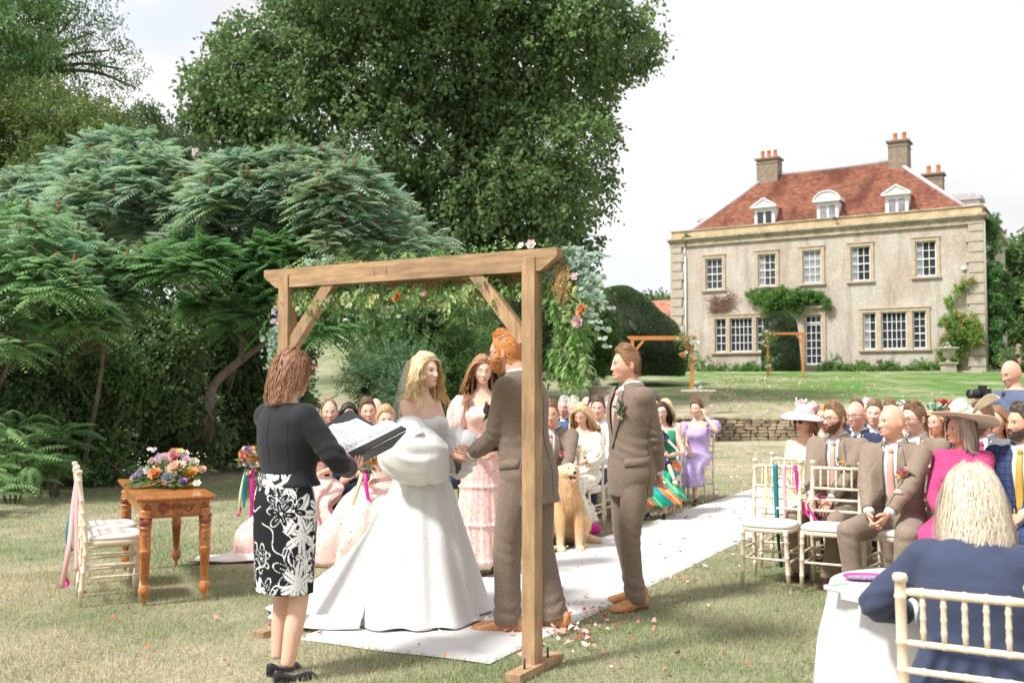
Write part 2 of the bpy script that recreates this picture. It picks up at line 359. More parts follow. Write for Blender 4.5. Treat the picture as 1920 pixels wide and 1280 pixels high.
# petals and fallen leaves
def flat_bits(name, pts, sizes, cols, m, label, cat, lift=.012):
    g = G(); r = np.random.default_rng(5)
    for p, s, c in zip(pts, sizes, cols):
        a = r.uniform(0, 6.28); t1 = r.uniform(-.5, .5); t2 = r.uniform(-.5, .5); k = 6
        an = np.arange(k)/k*2*np.pi; q = np.stack([np.cos(an)*s, np.sin(an)*s*.72, .35*s*np.cos(an*2)], 1)
        Rm = np.array(Matrix.Rotation(a, 3, 'Z')@Matrix.Rotation(t1, 3, 'X')@Matrix.Rotation(t2, 3, 'Y'))
        g.add(np.concatenate([q@Rm.T+p+[0, 0, s*.5], [p+[0, 0, s*.15]]]), np.array([[j, (j+1) % k, k] for j in range(k)]), c)
    o = g.build(name, m, kind='stuff'); o['label'] = label; o['category'] = cat
r = np.random.default_rng(21); P = []; Sz = []; Cc = []
pc = [(.62, .09, .10), (.72, .35, .28), (.80, .62, .52), (.78, .42, .36), (.80, .72, .62), (.60, .16, .22)]
def addp(x, y, s=None):
    z = .03 if on_runner(x, y) else .022
    P.append(np.array([x, y, zt(x, y)+z])); Sz.append(s or r.uniform(.012, .024)); Cc.append(np.array(pc[r.integers(len(pc))])*r.uniform(.8, 1.1))
for k in range(560):                      # along both edges of the runner
    u_ = r.uniform(0, 17)**1.0; sd = r.integers(2); v_ = (r.exponential(.16) if sd else -RUN_W-r.exponential(.22)); q = RUN_O+AX*u_+RX*v_; addp(*q)
for k in range(130): q = RUN_O+AX*r.uniform(.4, 17)-RX*r.uniform(0, RUN_W); addp(*q, s=r.uniform(.010, .018))
for k in range(110): q = gp(1000+r.normal(70, 60), 1185+r.normal(0, 32)); addp(q[0], q[1], r.uniform(.014, .026))
for k in range(22): q = gp(r.uniform(560, 800), r.uniform(1150, 1200)); addp(q[0], q[1])
for k in range(700): addp(r.uniform(1.5, 9), r.uniform(11, 26), r.uniform(.02, .035))
for k in range(900): y = r.uniform(29.4, 50); addp(5+(y-29)*.25+abs(r.normal(0, 1))*4.5, y, r.uniform(.03, .055))
flat_bits('scattered_petals', P, Sz, Cc, mat('petal', vcol=True, rough=.6, trans=.2), 'pink red and cream confetti petals scattered along the white runner and lawn', 'petals')
P = []; Sz = []; Cc = []
for k in range(38):
    q = gp(r.uniform(0, 900), r.uniform(880, 1270)); P.append(np.array([q[0], q[1], .03])); Sz.append(r.uniform(.010, .022)); Cc.append(np.array([.50, .20, .07])*r.uniform(.6, 1.1))
for k in range(55): q = gp(r.uniform(1150, 1500), r.uniform(880, 1280)); P.append(np.array([q[0], q[1], .03])); Sz.append(r.uniform(.012, .028)); Cc.append(np.array([.42, .22, .11])*r.uniform(.6, 1.1))
flat_bits('fallen_leaves', P, Sz, Cc, mat('dry_leaf', vcol=True, rough=.8, trans=.15), 'dry brown and orange leaves fallen on the near lawn', 'leaves')

# ================================================================== RETAINING WALL with its stones as parts
rw = thing('stone_wall', 'low dry stone retaining wall below the upper lawn behind the guests', 'wall', (4.6, 28.85, 0))
MW = mat('wall_fill', (.16, .13, .09), .95, noise=(20, .3)); G().box((11.7, .16, .31), (23.4, .2, .62)).build('wall_core', MW, rw)
STN = [mat('wall_stone_%d' % i, c, .9, .2, noise=[(9, .25), (60, .25)], bump=(30, .6, .02)) for i, c in enumerate([(.40, .31, .20), (.34, .28, .20), (.45, .36, .24), (.30, .24, .17)])]
def stone_mesh(i):
    g = G(); V, F = sph(8, 4); V = np.sign(V)*np.abs(V)**.45; V = V*(1+.12*vnoise(V+i*9.1, 2, i)[:, None]); return mesh_np('stone', V*.5, F, None, False)
SM = []
for i in range(8): m_ = stone_mesh(i); m_.materials.append(STN[i % 4]); SM.append(m_)
r = np.random.default_rng(4); cnt = 0; zc = 0; far = G(); row = 0
while zc < .60:
    h = r.uniform(.06, .105); x = -.05
    while x < 23:
        w = r.uniform(.14, .42); near = x < 8.2 and cnt < 292
        if near:
            o = link('stone', SM[r.integers(8)], None, rw); o.location = (x+w/2, .02+r.uniform(-.02, .02), zc+h/2); o.scale = (w*1.02, .16, h*1.05); o.rotation_euler = (0, r.uniform(-.04, .04), 0); cnt += 1
        else: far.box((x+w/2, .03, zc+h/2), (w-.012, .16, h-.012))
        x += w
    zc += h; row += 1
far.build('stonework', STN[0], rw, smooth=False, kind='stuff')

# stone urns on pedestals
def urn(loc, sc, label):
    t = thing('garden_urn', label, 'urn', loc, 0, 'carved stone urns on the terrace edge')
    g = G(); g.lathe([(.0, .62), (.09, .62), (.12, .66), (.07, .72), (.08, .78), (.20, .86), (.24, 1.0), (.27, 1.12), (.36, 1.17), (.39, 1.2), (.38, 1.23), (.33, 1.24), (.30, 1.2), (.0, 1.18)], n=32)
    for k in range(20): a = k/20*2*np.pi; g.ball((.375*math.cos(a), .375*math.sin(a), 1.205), (.055, .055, .035), 8, 5)
    g.xf(Matrix.Scale(sc, 4)); g.build('urn_bowl', STONE, t)
    g = G(); g.box((0, 0, .05), (.62, .62, .12)); g.box((0, 0, .33), (.46, .46, .48)); g.box((0, 0, .595), (.58, .58, .07)); g.xf(Matrix.Scale(sc, 4)); g.build('pedestal', STONE, t, smooth=False)
    g = G(); r = np.random.default_rng(8)
    for k in range(9): a = r.uniform(0, 6.3); q = r.uniform(0, .12); g.ball((q*math.cos(a), q*math.sin(a), 1.25+r.uniform(0, .2)-q*.5), (.07, .07, .06), 8, 5, col=(.30, .33, .25))
    g.xf(Matrix.Scale(sc, 4)); g.build('succulent', mat('succulent', vcol=True, rough=.7), t)
urn((5.28, 28.2, 0), 1.18, 'weathered stone urn on a pedestal under the near orange garden arch')
urn((2.66, 31.0, float(zt(2.66, 31.0))-.55), 1.08, 'weathered stone urn on the bank just left of the man in the brown suit')
urn((24.2, 55.2, float(zt(24.2, 55.2))-.3), 1.35, 'large pale stone urn in front of the house beside the climbing plant')

# ================================================================== HOUSE
HZ = 2.45
house = thing('manor_house', 'two-storey rendered manor house with red tiled hipped roof and dormers', 'house', (10.8, 67, HZ), R(-31.529))
HW = 19.12; HD = 13.0
def stained(t, tc, cs):
    N = t.nodes.new; K = t.links.new
    for sc, sz, lo, hi, c in ((.45, .5, .42, .66, (.36, .255, .20)), (1.6, .16, .50, .72, (.25, .19, .15)), (.9, 1, .55, .70, (.60, .55, .47))):
        mp = N('ShaderNodeMapping'); mp.inputs['Scale'].default_value = (1, 1, sz); n = N('ShaderNodeTexNoise'); n.inputs['Scale'].default_value = sc; n.inputs['Detail'].default_value = 8; n.inputs['Roughness'].default_value = .65
        K(tc.outputs['Object'], mp.inputs[0]); K(mp.outputs[0], n.inputs[0]); m = N('ShaderNodeMapRange'); m.inputs[1].default_value = lo; m.inputs[2].default_value = hi; m.inputs[4].default_value = .7; K(n.outputs[0], m.inputs[0])
        x = N('ShaderNodeMix'); x.data_type = 'RGBA'; x.inputs[7].default_value = (*c, 1); K(m.outputs[0], x.inputs[0]); K(cs, x.inputs[6]); cs = x.outputs[2]
    return cs
RENDER_ = mat('lime_render', (.49, .45, .395), .95, .1, tex=stained, noise=[(7, .16), (30, .12)], bump=(25, .5, .03))
QUOIN = mat('quoin_stone', (.42, .37, .30), .9, .2, noise=[(5, .15), (30, .15)], bump=(30, .4, .01))
SURR = mat('window_stone', (.46, .37, .27), .9, .2, noise=[(4, .18), (25, .15)], bump=(30, .4, .01))
PARA = mat('parapet_stone', (.50, .39, .24), .9, .2, noise=[(1.2, .25), (9, .2), (40, .2)], bump=(30, .5, .02))
CORN = mat('cornice_stone', (.40, .34, .26), .9, .2, noise=[(1.6, .3), (9, .3), (40, .2)], bump=(30, .5, .02))
PAINT = mat('window_paint', (.80, .80, .80), .45, noise=(5, .04))
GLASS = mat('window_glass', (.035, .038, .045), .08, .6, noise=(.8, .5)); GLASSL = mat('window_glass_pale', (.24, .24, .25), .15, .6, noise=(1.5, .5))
LEAD = mat('lead', (.42, .41, .42), .6, .3, noise=(3, .15))
def tile_tex(t, tc, cs):
    N = t.nodes.new; K = t.links.new
    v = N('ShaderNodeTexVoronoi'); v.inputs['Scale'].default_value = 4.2; mp = N('ShaderNodeMapping'); mp.inputs['Scale'].default_value = (1, 1, 1.6); K(tc.outputs['Object'], mp.inputs[0]); K(mp.outputs[0], v.inputs[0])
    s = N('ShaderNodeSeparateColor'); K(v.outputs['Color'], s.inputs[0]); m = N('ShaderNodeMapRange'); m.inputs[3].default_value = .7; m.inputs[4].default_value = 1.3; K(s.outputs[0], m.inputs[0])
    x = N('ShaderNodeVectorMath'); x.operation = 'SCALE'; K(cs, x.inputs[0]); K(m.outputs[0], x.inputs['Scale']); cs = x.outputs[0]
    for sc, sz, lo, hi, c in ((.55, .35, .50, .66, (.15, .055, .045)), (5, 1, .60, .75, (.42, .30, .24)), (2.2, .6, .56, .7, (.20, .07, .05))):
        mp = N('ShaderNodeMapping'); mp.inputs['Scale'].default_value = (1, 1, sz); n = N('ShaderNodeTexNoise'); n.inputs['Scale'].default_value = sc; n.inputs['Detail'].default_value = 6
        K(tc.outputs['Object'], mp.inputs[0]); K(mp.outputs[0], n.inputs[0]); m = N('ShaderNodeMapRange'); m.inputs[1].default_value = lo; m.inputs[2].default_value = hi; m.inputs[4].default_value = .75; K(n.outputs[0], m.inputs[0])
        x = N('ShaderNodeMix'); x.data_type = 'RGBA'; x.inputs[7].default_value = (*c, 1); K(m.outputs[0], x.inputs[0]); K(cs, x.inputs[6]); cs = x.outputs[2]
    return cs
TILE = mat('roof_tile', (.35, .165, .11), .9, .15, tex=tile_tex, bump=(9, .4, .05))
wins = [(2.98, 5.56, 7.62), (6.52, 5.60, 7.66), (9.38, 5.61, 7.70), (12.32, 5.60, 7.72), (16.05, 5.66, 7.76)]
# wall with openings: columns of boxes around them
def wall_with_holes(holes, x0, x1, z0, z1, y=0, th=.35):
    xs = sorted({x0, x1}|{h[0] for h in holes}|{h[1] for h in holes}); zs = sorted({z0, z1}|{h[2] for h in holes}|{h[3] for h in holes}); g = G()
    vid = {}; V = []; F = []
    def v(i, k):
        if (i, k) not in vid: vid[(i, k)] = len(V); V.append((xs[i], y, zs[k]))
        return vid[(i, k)]
    for i in range(len(xs)-1):
        for k in range(len(zs)-1):
            cx, cz = (xs[i]+xs[i+1])/2, (zs[k]+zs[k+1])/2
            if any(h[0] < cx < h[1] and h[2] < cz < h[3] for h in holes): continue
            F.append([v(i, k), v(i+1, k), v(i+1, k+1), v(i, k+1)])
    g.add(V, np.array(F))
    for a, b, c, d in holes:
        for p in ([(a, c), (a, d)], [(b, d), (b, c)], [(a, d), (b, d)], [(b, c), (a, c)]):
            (xa, za), (xb, zb) = p; g.add([(xa, y, za), (xb, y, zb), (xb, y+th, zb), (xa, y+th, za)], np.array([[0, 1, 2, 3]]))
    return g
gw = [(3.02, 3.76, 1.42, 3.62), (4.03, 5.52, 1.42, 3.62), (5.79, 6.53, 1.42, 3.62), (12.42, 13.16, 1.40, 3.64), (13.47, 14.90, 1.40, 3.64), (15.25, 15.99, 1.40, 3.64)]
holes = [(c-.57, c+.57, a, b) for c, a, b in wins]+gw+[(8.87, 9.92, .53, 3.62)]
g = wall_with_holes(holes, 0, HW, -.4, 9.0)
g.add([(0, 0, -.4), (0, HD, -.4), (0, HD, 9), (0, 0, 9)], np.array([[0, 3, 2, 1]])); g.add([(HW, 0, -.4), (HW, HD, -.4), (HW, HD, 9), (HW, 0, 9)], np.array([[0, 1, 2, 3]]))
g.add([(0, HD, -.4), (HW, HD, -.4), (HW, HD, 9), (0, HD, 9)], np.array([[0, 3, 2, 1]]))
g.build('wall', RENDER_, house, smooth=False)
# dark rooms behind the openings
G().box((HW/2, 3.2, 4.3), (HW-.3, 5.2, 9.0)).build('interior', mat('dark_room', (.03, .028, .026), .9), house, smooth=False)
PANE = {}
def window(x0, x1, z0, z1, nxp, nzp, parent=house, y=.13, pale=(), surround=True, sash=True, door=False):
    w = G(); fr = .055; wp = (x1-x0-2*fr)/nxp; hp = (z1-z0-2*fr)/nzp
    for a in ((x0+fr/2, (z0+z1)/2, fr, z1-z0), (x1-fr/2, (z0+z1)/2, fr, z1-z0)): w.box((a[0], y, a[1]), (a[2], .09, a[3]))
    w.box(((x0+x1)/2, y, z1-fr/2), (x1-x0-2*fr, .089, fr)); w.box(((x0+x1)/2, y-.01, z0+fr/2), (x1-x0-2*fr, .12, fr+.02))
    fo = w.build('door' if door else 'window', PAINT, parent, smooth=False)
    b = G(); bw = .035
    for i in range(1, nxp): b.box((x0+fr+i*wp, y, (z0+z1)/2), (bw, .05, z1-z0-2*fr))
    for k in range(1, nzp):
        t = .06 if (sash and k == nzp//2) else bw
        for i in range(nxp): b.box((x0+fr+(i+.5)*wp, y, z0+fr+k*hp), (wp-bw, .048, t))
    b.build('glazing_bars', PAINT, fo, smooth=False)
    r = np.random.default_rng(int(x0*100+z0*10))
    for i in range(nxp):
        for k in range(nzp):
            key = (round(wp, 2), round(hp, 2), (i, k) in pale or i in pale)
            if key not in PANE:
                me = G().box((0, 0, 0), (wp-.01, .012, hp-.01)).arrays(); me = mesh_np('pane', me[0], me[1], None, False); me.materials.append(GLASSL if key[2] else GLASS); PANE[key] = me
            o = link('pane', PANE[key], None, fo); o.location = (x0+fr+(i+.5)*wp, y+.012, z0+fr+(k+.5)*hp); o.rotation_euler = (r.uniform(-.012, .012), 0, r.uniform(-.012, .012))
    return fo
def surround(x0, x1, z0, z1, w=.2, name='window_surround', extra=()):
    g = G(); p = -.035
    g.box((x0-w/2, p, (z0+z1)/2), (w, .09, z1-z0)); g.box((x1+w/2, p, (z0+z1)/2), (w, .09, z1-z0)); g.box(((x0+x1)/2, p-.005, z1+w/2), (x1-x0+2*w, .10, w)); g.box(((x0+x1)/2, p-.03, z0-.06), (x1-x0+2*w+.12, .17, .12))
    g.box(((x0+x1)/2, p-.03, z1+w+.03), (x1-x0+2*w+.06, .15, .06))
    for a, b in extra: g.box(((a+b)/2, p, (z0+z1)/2), (b-a, .09, z1-z0))
    g.build(name, SURR, house, smooth=False)
for n_, (c, a, b) in enumerate(wins):
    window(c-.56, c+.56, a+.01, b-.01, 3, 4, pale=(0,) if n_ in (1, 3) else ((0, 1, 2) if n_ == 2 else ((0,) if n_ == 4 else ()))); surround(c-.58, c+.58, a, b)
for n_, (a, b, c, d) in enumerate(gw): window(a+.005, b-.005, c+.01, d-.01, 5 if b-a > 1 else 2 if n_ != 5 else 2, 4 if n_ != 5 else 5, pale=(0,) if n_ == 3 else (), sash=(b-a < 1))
surround(3.0, 6.55, 1.42, 3.62, extra=((3.77, 4.02), (5.53, 5.78))); surround(12.4, 16.01, 1.40, 3.64, extra=((13.17, 13.46), (14.91, 15.24)))
window(8.9, 9.9, .55, 3.05, 3, 5, sash=False, door=True); window(8.9, 9.9, 3.12, 3.6, 3, 1, sash=False)
surround(8.87, 9.92, .5, 3.62, .26, 'door_surround'); G().box((9.1, -.12, 4.12), (1.9, .3, .13)).box((9.1, -.08, 4.0), (1.75, .2, .1)).build('door_hood', SURR, house, smooth=False)
# quoins
qm = {}
for sd in (0, 1):
    z = -.3; k = 0
    while z < 8.45:
        h = .60; w = .95 if k % 2 else .80; key = k % 2
        if key not in qm: V, F, _ = G().box((0, 0, 0), (w, .16, h-.05), taper=0).arrays(); qm[key] = mesh_np('quoin', V, F, None, False); qm[key].materials.append(QUOIN)
        o = link('quoin', qm[key], None, house); o.location = (w/2-.06 if sd == 0 else HW-w/2+.06, -.04, z+h/2); z += h; k += 1
# cornice and parapet
g = G(); g.box((HW/2, -.10, 8.92), (HW+.36, .30, .12)); g.box((HW/2, -.16, 9.04), (HW+.46, .42, .12)); g.box((HW/2, -.06, 8.70), (HW+.2, .18, .32)); g.box((HW+.14, HD/2, 8.98), (.3, HD, .24)); g.box((-.14, HD/2, 8.98), (.3, HD, .24)); g.build('cornice', CORN, house, smooth=False)
g = G(); g.box((HW/2, .16, 9.34), (HW, .34, .48)); g.box((HW-.15, HD/2, 9.33), (.3, HD-.7, .47)); g.box((.15, HD/2, 9.33), (.3, HD-.7, .47)); g.build('parapet', PARA, house, smooth=False)
G().box((HW/2, .15, 9.61), (HW+.14, .48, .07)).box((HW-.1, HD/2, 9.605), (.44, HD-1, .06)).box((.1, HD/2, 9.605), (.44, HD-1, .06)).build('coping', CORN, house, smooth=False)
# roof: hipped, straight courses of tiles as relief
e = 9.35; rz = 13.72; x0, x1, y0, y1 = .55, HW-.55, .75, HD-.3; rx0, rx1, ry = 5.3, 13.6, 4.6
C4 = [(x0, y0, e), (x1, y0, e), (x1, y1, e), (x0, y1, e)]; RA, RB = (rx0, ry, rz), (rx1, ry, rz); RC, RD = (rx1, y1-3.6, rz), (rx0, y1-3.6, rz)
g = G(); nC = 52
def slope(a, b, c, d):
    a, b, c, d = map(np.array, (a, b, c, d)); n = unit(np.cross(b-a, d-a))
    if n[2] < 0: n = -n
    L_ = []; 
    for k in range(nC):
        for t, o in ((k/nC, .045), ((k+1)/nC, .0)): L_.append([a+(d-a)*t+n*o, b+(c-b)*t+n*o])
    g.loft(np.array(L_), cap=False, closed=False)
slope(C4[0], C4[1], RB, RA); slope(C4[1], C4[2], RC, RB); slope(C4[2], C4[3], RD, RC); slope(C4[3], C4[0], RA, RD); g.add([RA, RB, RC, RD], np.array([[0, 1, 2, 3]]))
roof = g.build('roof', TILE, house, smooth=False)
g = G()
for a, b in ((C4[0], RA), (C4[1], RB), (RA, RB), (RB, RC), (C4[2], RC)): g.tube([a, b], .14, 8)
g.build('ridge_lead', LEAD, roof)
# dormers
def dormer(cx, kind, par=roof):
    zb = 9.62; y = .95; w = .66; h = 1.25; g = G()
    g.box((cx, y+.9, zb+h/2-.2), (2*w, 1.8, h+.4)); d = g.build('dormer', PAINT, par, smooth=False)
    b = G()
    if kind == 'tri':
        b.add([(cx-w-.17, y-.18, zb+h), (cx+w+.17, y-.18, zb+h), (cx, y-.18, zb+h+.52), (cx-w-.17, y+3.0, zb+h), (cx+w+.17, y+3.0, zb+h), (cx, y+3.0, zb+h+.52)], [np.array([[0, 1, 2], [5, 4, 3]]), np.array([[0, 2, 5, 3], [2, 1, 4, 5], [1, 0, 3, 4]])])
        for s in (-1, 1): b.bar((cx+s*(w+.2), y-.2, zb+h+.03), (cx, y-.2, zb+h+.57), .10, .10, up=(0, 1, 0))
    else:
        a = np.linspace(0, np.pi, 13); q = np.stack([cx-(w+.15)*np.cos(a), 0*a, zb+h+.58*np.sin(a)], 1); q1 = q+[0, y-.18, 0]; q2 = q+[0, y+2.6, 0]
        b.loft([q1, q2], cap=False, closed=False); b.add(np.concatenate([q1, [[cx, y-.18, zb+h]]]), np.array([[i, i+1, 13] for i in range(12)])); b.tube(q1+[0, -.02, .03], .06, 6)
    b.box((cx, y-.2, zb+h-.01), (2*w+.4, .22, .10)); b.build('dormer_roof', mat('dormer_paint', (.62, .62, .61), .6, noise=(6, .15)), d, smooth=False)
    g = G()
    for s in (-1, 1): g.box((cx+s*.27, y-.045, zb+.52), (.36, .05, .86))
    g.build('dormer_pane', GLASS if kind == 'tri' and cx < 8 else GLASSL, d, smooth=False)
dormer(6.1, 'tri'); dormer(10.15, 'arc'); dormer(14.3, 'tri')
# side dormer with a lead roof seen over the right parapet, and small one on the left
g = G(); g.box((HW-1.6, 5.2, 10.1), (1.9, 1.5, 1.3)); d = g.build('side_dormer', PAINT, roof, smooth=False); G().box((HW-1.7, 5.2, 10.85), (2.5, 1.9, .22)).box((HW-1.9, 5.2, 11.05), (2.0, 1.5, .2)).build('dormer_lead_roof', LEAD, d, smooth=False)
g = G(); g.box((1.4, 4.4, 10.3), (1.6, 1.3, 1.0)); d = g.build('side_dormer', PAINT, roof, smooth=False); G().box((1.4, 4.4, 10.9), (2.0, 1.6, .2)).build('dormer_lead_roof', LEAD, d, smooth=False)
# chimneys
BRK = mat('chimney_brick', (.24, .19, .14), .9, noise=[(4, .25), (30, .3)], bump=(40, .6, .02)); POT = mat('terracotta', (.56, .17, .06), .8, noise=(6, .2))
def chimney(cx, cy, zb, zt_, w, d, pots):
    g = G(); g.box((cx, cy, (zb+zt_)/2), (w, d, zt_-zb)); c = g.build('chimney', BRK, roof, smooth=False)
    G().box((cx, cy, zt_+.05), (w+.24, d+.24, .12)).box((cx, cy, zt_-.28), (w+.06, d+.06, .08)).build('chimney_cap', mat('cap_stone', (.2, .16, .12), .9, noise=(6, .3)), c, smooth=False)
    for p in pots: G().lathe([(.15, 0), (.17, .04), (.14, .1), (.125, .5), (.15, .54), (.15, .6), (.10, .6), (.10, .3)], (cx+p, cy, zt_+.1), 12).build('chimney_pot', POT, c)
chimney(5.35, 4.6, 11.2, 14.75, 1.45, 1.1, (-.45, -.02, .42)); chimney(13.85, 4.7, 11.6, 14.85, 1.15, 1.35, (-.25, .3)); chimney(15.3, 8.6, 10.5, 13.3, 1.2, .9, (-.3, .3))
# downpipe, floodlight, alarm box, pipe on the right corner
G().tube([(1.02, -.14, -.2), (1.02, -.14, 7.9)], .055, 8).tube([(1.02, -.14, 7.9), (.95, -.05, 8.6)], .035, 6).build('downpipe', WHITE, house)
G().tube([(HW+.12, -.08, -.2), (HW+.12, -.08, 8.7)], .06, 8).build('downpipe', mat('grey_pipe', (.3, .28, .25), .7), house)
G().box((10.9, -.32, 9.5), (.22, .18, .18)).box((10.9, -.15, 9.45), (.05, .25, .05)).build('floodlight', mat('dark_metal', (.05, .05, .05), .5), house, smooth=False)
G().ball((18.1, -.1, 6.0), (.14, .08, .12)).build('wall_lamp', WHITE, house)
# steps to the door
st = thing('stone_steps', 'worn stone steps rising to the white glazed house door', 'steps', tuple(np.array([10.8, 67, HZ])+0), R(-31.529))
for k in range(4): G().box((9.15, -.35-.3*(3-k)/2, .07+.13*k-.05), (2.3-.18*k, .5+.3*(3-k), .125)).build('step', STONE, st, smooth=False)
# terrace kerb in front of the house
M_ = Matrix.Translation((10.8, 67, 0))@Matrix.Rotation(R(-31.529), 4, 'Z')
kb = G()
for k in range(34): kb.box((-1.5+k*.62, -2.6, HZ-.05), (.60, .35, .16))
kb.build('terrace_kerb', STONE, None, smooth=False).matrix_world = M_
o = bpy.data.objects['terrace_kerb']; o['kind'] = 'structure'
# outbuilding behind, left of the house
ob = thing('outbuilding', 'low red brick outbuilding with tiled roof behind the clipped yew left of the house', 'building', (13.5, 84, 3.0), R(-31.5))
G().box((-3, 0, 1.6), (10, 6, 4.2)).build('wall', mat('red_brick', (.33, .16, .12), .9, noise=[(3, .2), (25, .25)]), ob, smooth=False)
g = G(); g.add([(-8.3, -3.3, 3.6), (2.3, -3.3, 3.6), (2.3, 3.3, 3.6), (-8.3, 3.3, 3.6), (-6.5, 0, 6.0), (.6, 0, 6.0)], [np.array([[0, 1, 5, 4], [2, 3, 4, 5]]), np.array([[1, 2, 5], [3, 0, 4]])]); g.build('roof', TILE, ob, smooth=False)
# ================================================================== VEGETATION
def rdir(r, n):
    v = r.normal(size=(n, 3)); return v/np.linalg.norm(v, axis=1)[:, None]
def leaves(r, C, dirs, ln, wd, col, nb=.55, up=.5):
    """rhombus leaves at C growing along dirs"""
    n = len(C); ln = ln*r.uniform(.65, 1.3, (n, 1)); wd = wd*r.uniform(.7, 1.25, (n, 1))
    nor = rdir(r, n)+np.array([0, 0, up]); sd = np.cross(dirs, nor); sd /= np.maximum(1e-6, np.linalg.norm(sd, axis=1))[:, None]
    nn = np.cross(sd, dirs)
    a = C; b = C+dirs*ln*.5+sd*wd*.5-nn*ln*.04; c = C+dirs*ln-nn*ln*.12; d = C+dirs*ln*.5-sd*wd*.5-nn*ln*.04
    V = np.stack([a, b, c, d], 1).reshape(-1, 3); F = np.arange(4*n).reshape(-1, 4)
    return V, F, np.repeat(col, 4, 0)
def greens(r, n, base, var=.25, warm=.0):
    c = 1.5*np.array(base)*r.uniform(1-var, 1+var, (n, 1))
    if warm: c = c*(1+np.array([warm, .0, 0])*r.uniform(-1, 1, (n, 1)))
    return c
def lobes_px(L_, y, dy=0, seed=0, ysq=1.0):
    r = np.random.default_rng(seed); out = []
    for l in L_:
        px, py, pr = l[:3]; yy = y+(l[3] if len(l) > 3 else r.uniform(-dy, dy)); c = at(px, py, yy); rr = pr/FPX*yy; out.append((c, np.array([rr, rr*ysq, rr*(l[4] if len(l) > 4 else .85)])))
    return out
def cloud(r, lobes, ncl, per, spread, ln, wd, base, var=.3, shell=.55, droop=.35, gaps=.0, clump=None, front=True, warm=.1):
    """leaf clusters spread through the outer part of each lobe, denser outside, gathered into clumps"""
    w = np.array([l[1].prod()**(2/3) for l in lobes]); w /= w.sum(); ks = r.choice(len(lobes), ncl, p=w)
    Cc = np.array([l[0] for l in lobes])[ks]; Rr = np.array([l[1] for l in lobes])[ks]; d = rdir(r, ncl)
    if front: d[:, 1] = np.where(r.uniform(size=ncl) < .6, -np.abs(d[:, 1]), d[:, 1])
    rad = r.uniform(shell, 1.0, (ncl, 1))**.7*(1+.22*vnoise(d*2.3+Cc*.7, 1, 3)[:, None])
    P = Cc+d*Rr*rad
    if gaps: k = vnoise(P, clump or .9, 5) > -1+gaps; P, d = P[k], d[k]
    n = len(P); tw = d*.6+rdir(r, n)*.7; tw[:, 2] -= droop*.4; tw /= np.linalg.norm(tw, axis=1)[:, None]
    ccol = greens(r, n, base, var*.7, warm)*(1+.22*vnoise(P, .6, 8)[:, None])
    t = r.uniform(0, 1, (n, per, 1)); Q = P[:, None]+tw[:, None]*(t-.3)*spread*1.6+r.normal(size=(n, per, 3))*spread*.33
    dd = tw[:, None]*.5+rdir(r, n*per).reshape(n, per, 3)*.8; dd[..., 2] -= droop; dd /= np.linalg.norm(dd, axis=2)[..., None]
    col = np.repeat(ccol[:, None], per, 1)*r.uniform(1-var*.5, 1+var*.5, (n, per, 1))
    return leaves(r, Q.reshape(-1, 3), dd.reshape(-1, 3), ln, wd, col.reshape(-1, 3))
def trunk(t, pts, rad, m=BARK, branches=(), name='trunk', n=9):
    g = G(); P = spline(pts, 18); rr = np.interp(np.linspace(0, 1, 18), np.linspace(0, 1, len(rad)), rad)*(1+.1*vnoise(P*3, 1, 2)); g.tube(P, rr, n)
    for b, br in branches: Q = spline(b, 12); g.tube(Q, np.linspace(br, br*.35, 12)*(1+.1*vnoise(Q*5, 1, 2)), 6)
    g.build(name, m, t)
def tree(name, label, cat, base, group=None): return thing(name, label, cat, tuple(base), 0, group)
def crown(t, g, name='crown', m=LEAF):
    o = g.build(name, m, t, smooth=False); o.location = tuple(-np.array(t.location)); return o
def bpts(t, pts): return [tuple(np.array(p)-np.array(t.location)) for p in pts]

# ---- the great beech
r = np.random.default_rng(31); Y = 33
bl = lobes_px([(440, 190, 92), (455, 110, 55), (545, 95, 105), (650, 10, 115), (720, -60, 170), (860, -110, 200), (1010, -30, 170), (1110, 40, 100), (1180, 90, 55), (470, 250, 100), (560, 230, 140), (640, 120, 150), (760, 120, 170), (900, 100, 180), (1030, 120, 150), (1090, 180, 80), (1050, 280, 90), (960, 250, 150), (830, 270, 160), (700, 280, 150), (600, 330, 120), (800, 400, 110), (900, 380, 140), (1000, 370, 120), (1080, 360, 75), (620, 430, 90), (700, 520, 80), (1000, 500, 90), (1060, 560, 60), (900, 640, 70), (1010, 620, 60), (560, 420, 80), (950, 460, 120), (1050, 450, 75), (860, 500, 110), (980, 540, 80), (760, 480, 110), (1125, 260, 38), (380, 310, 60), (880, 600, 80), (960, 640, 60)], Y, 2.2, 3)
t = tree('beech_tree', 'huge dark green beech tree towering behind the thicket, left of the house', 'tree', (-1.5, 34.5, float(zt(-1.5, 34.5))))
g = G(); g.add(*cloud(r, bl, 6000, 27, .38, .185, .12, (.10, .16, .058), .5, .42, .45, gaps=.48, clump=.55))
fr = []
for c, rr in bl[:15]+bl[24:31]: g.add(*cloud(r, [(c, rr*1.05)], 60, 20, .42, .16, .11, (.10, .165, .055), .35, .93, .6))
crown(t, g)
trunk(t, [(0, 0, 0), (.3, 0, 4), (-.2, 0, 9), (.3, 0, 15)], [.85, .6, .45, .15], branches=[(((0, 0, 3+k*1.6), (math.cos(k*2.4)*2, -.6, 5+k*1.5), (math.cos(k*2.4)*4.3, -1.2, 7+k*1.3)), .22) for k in range(6)])
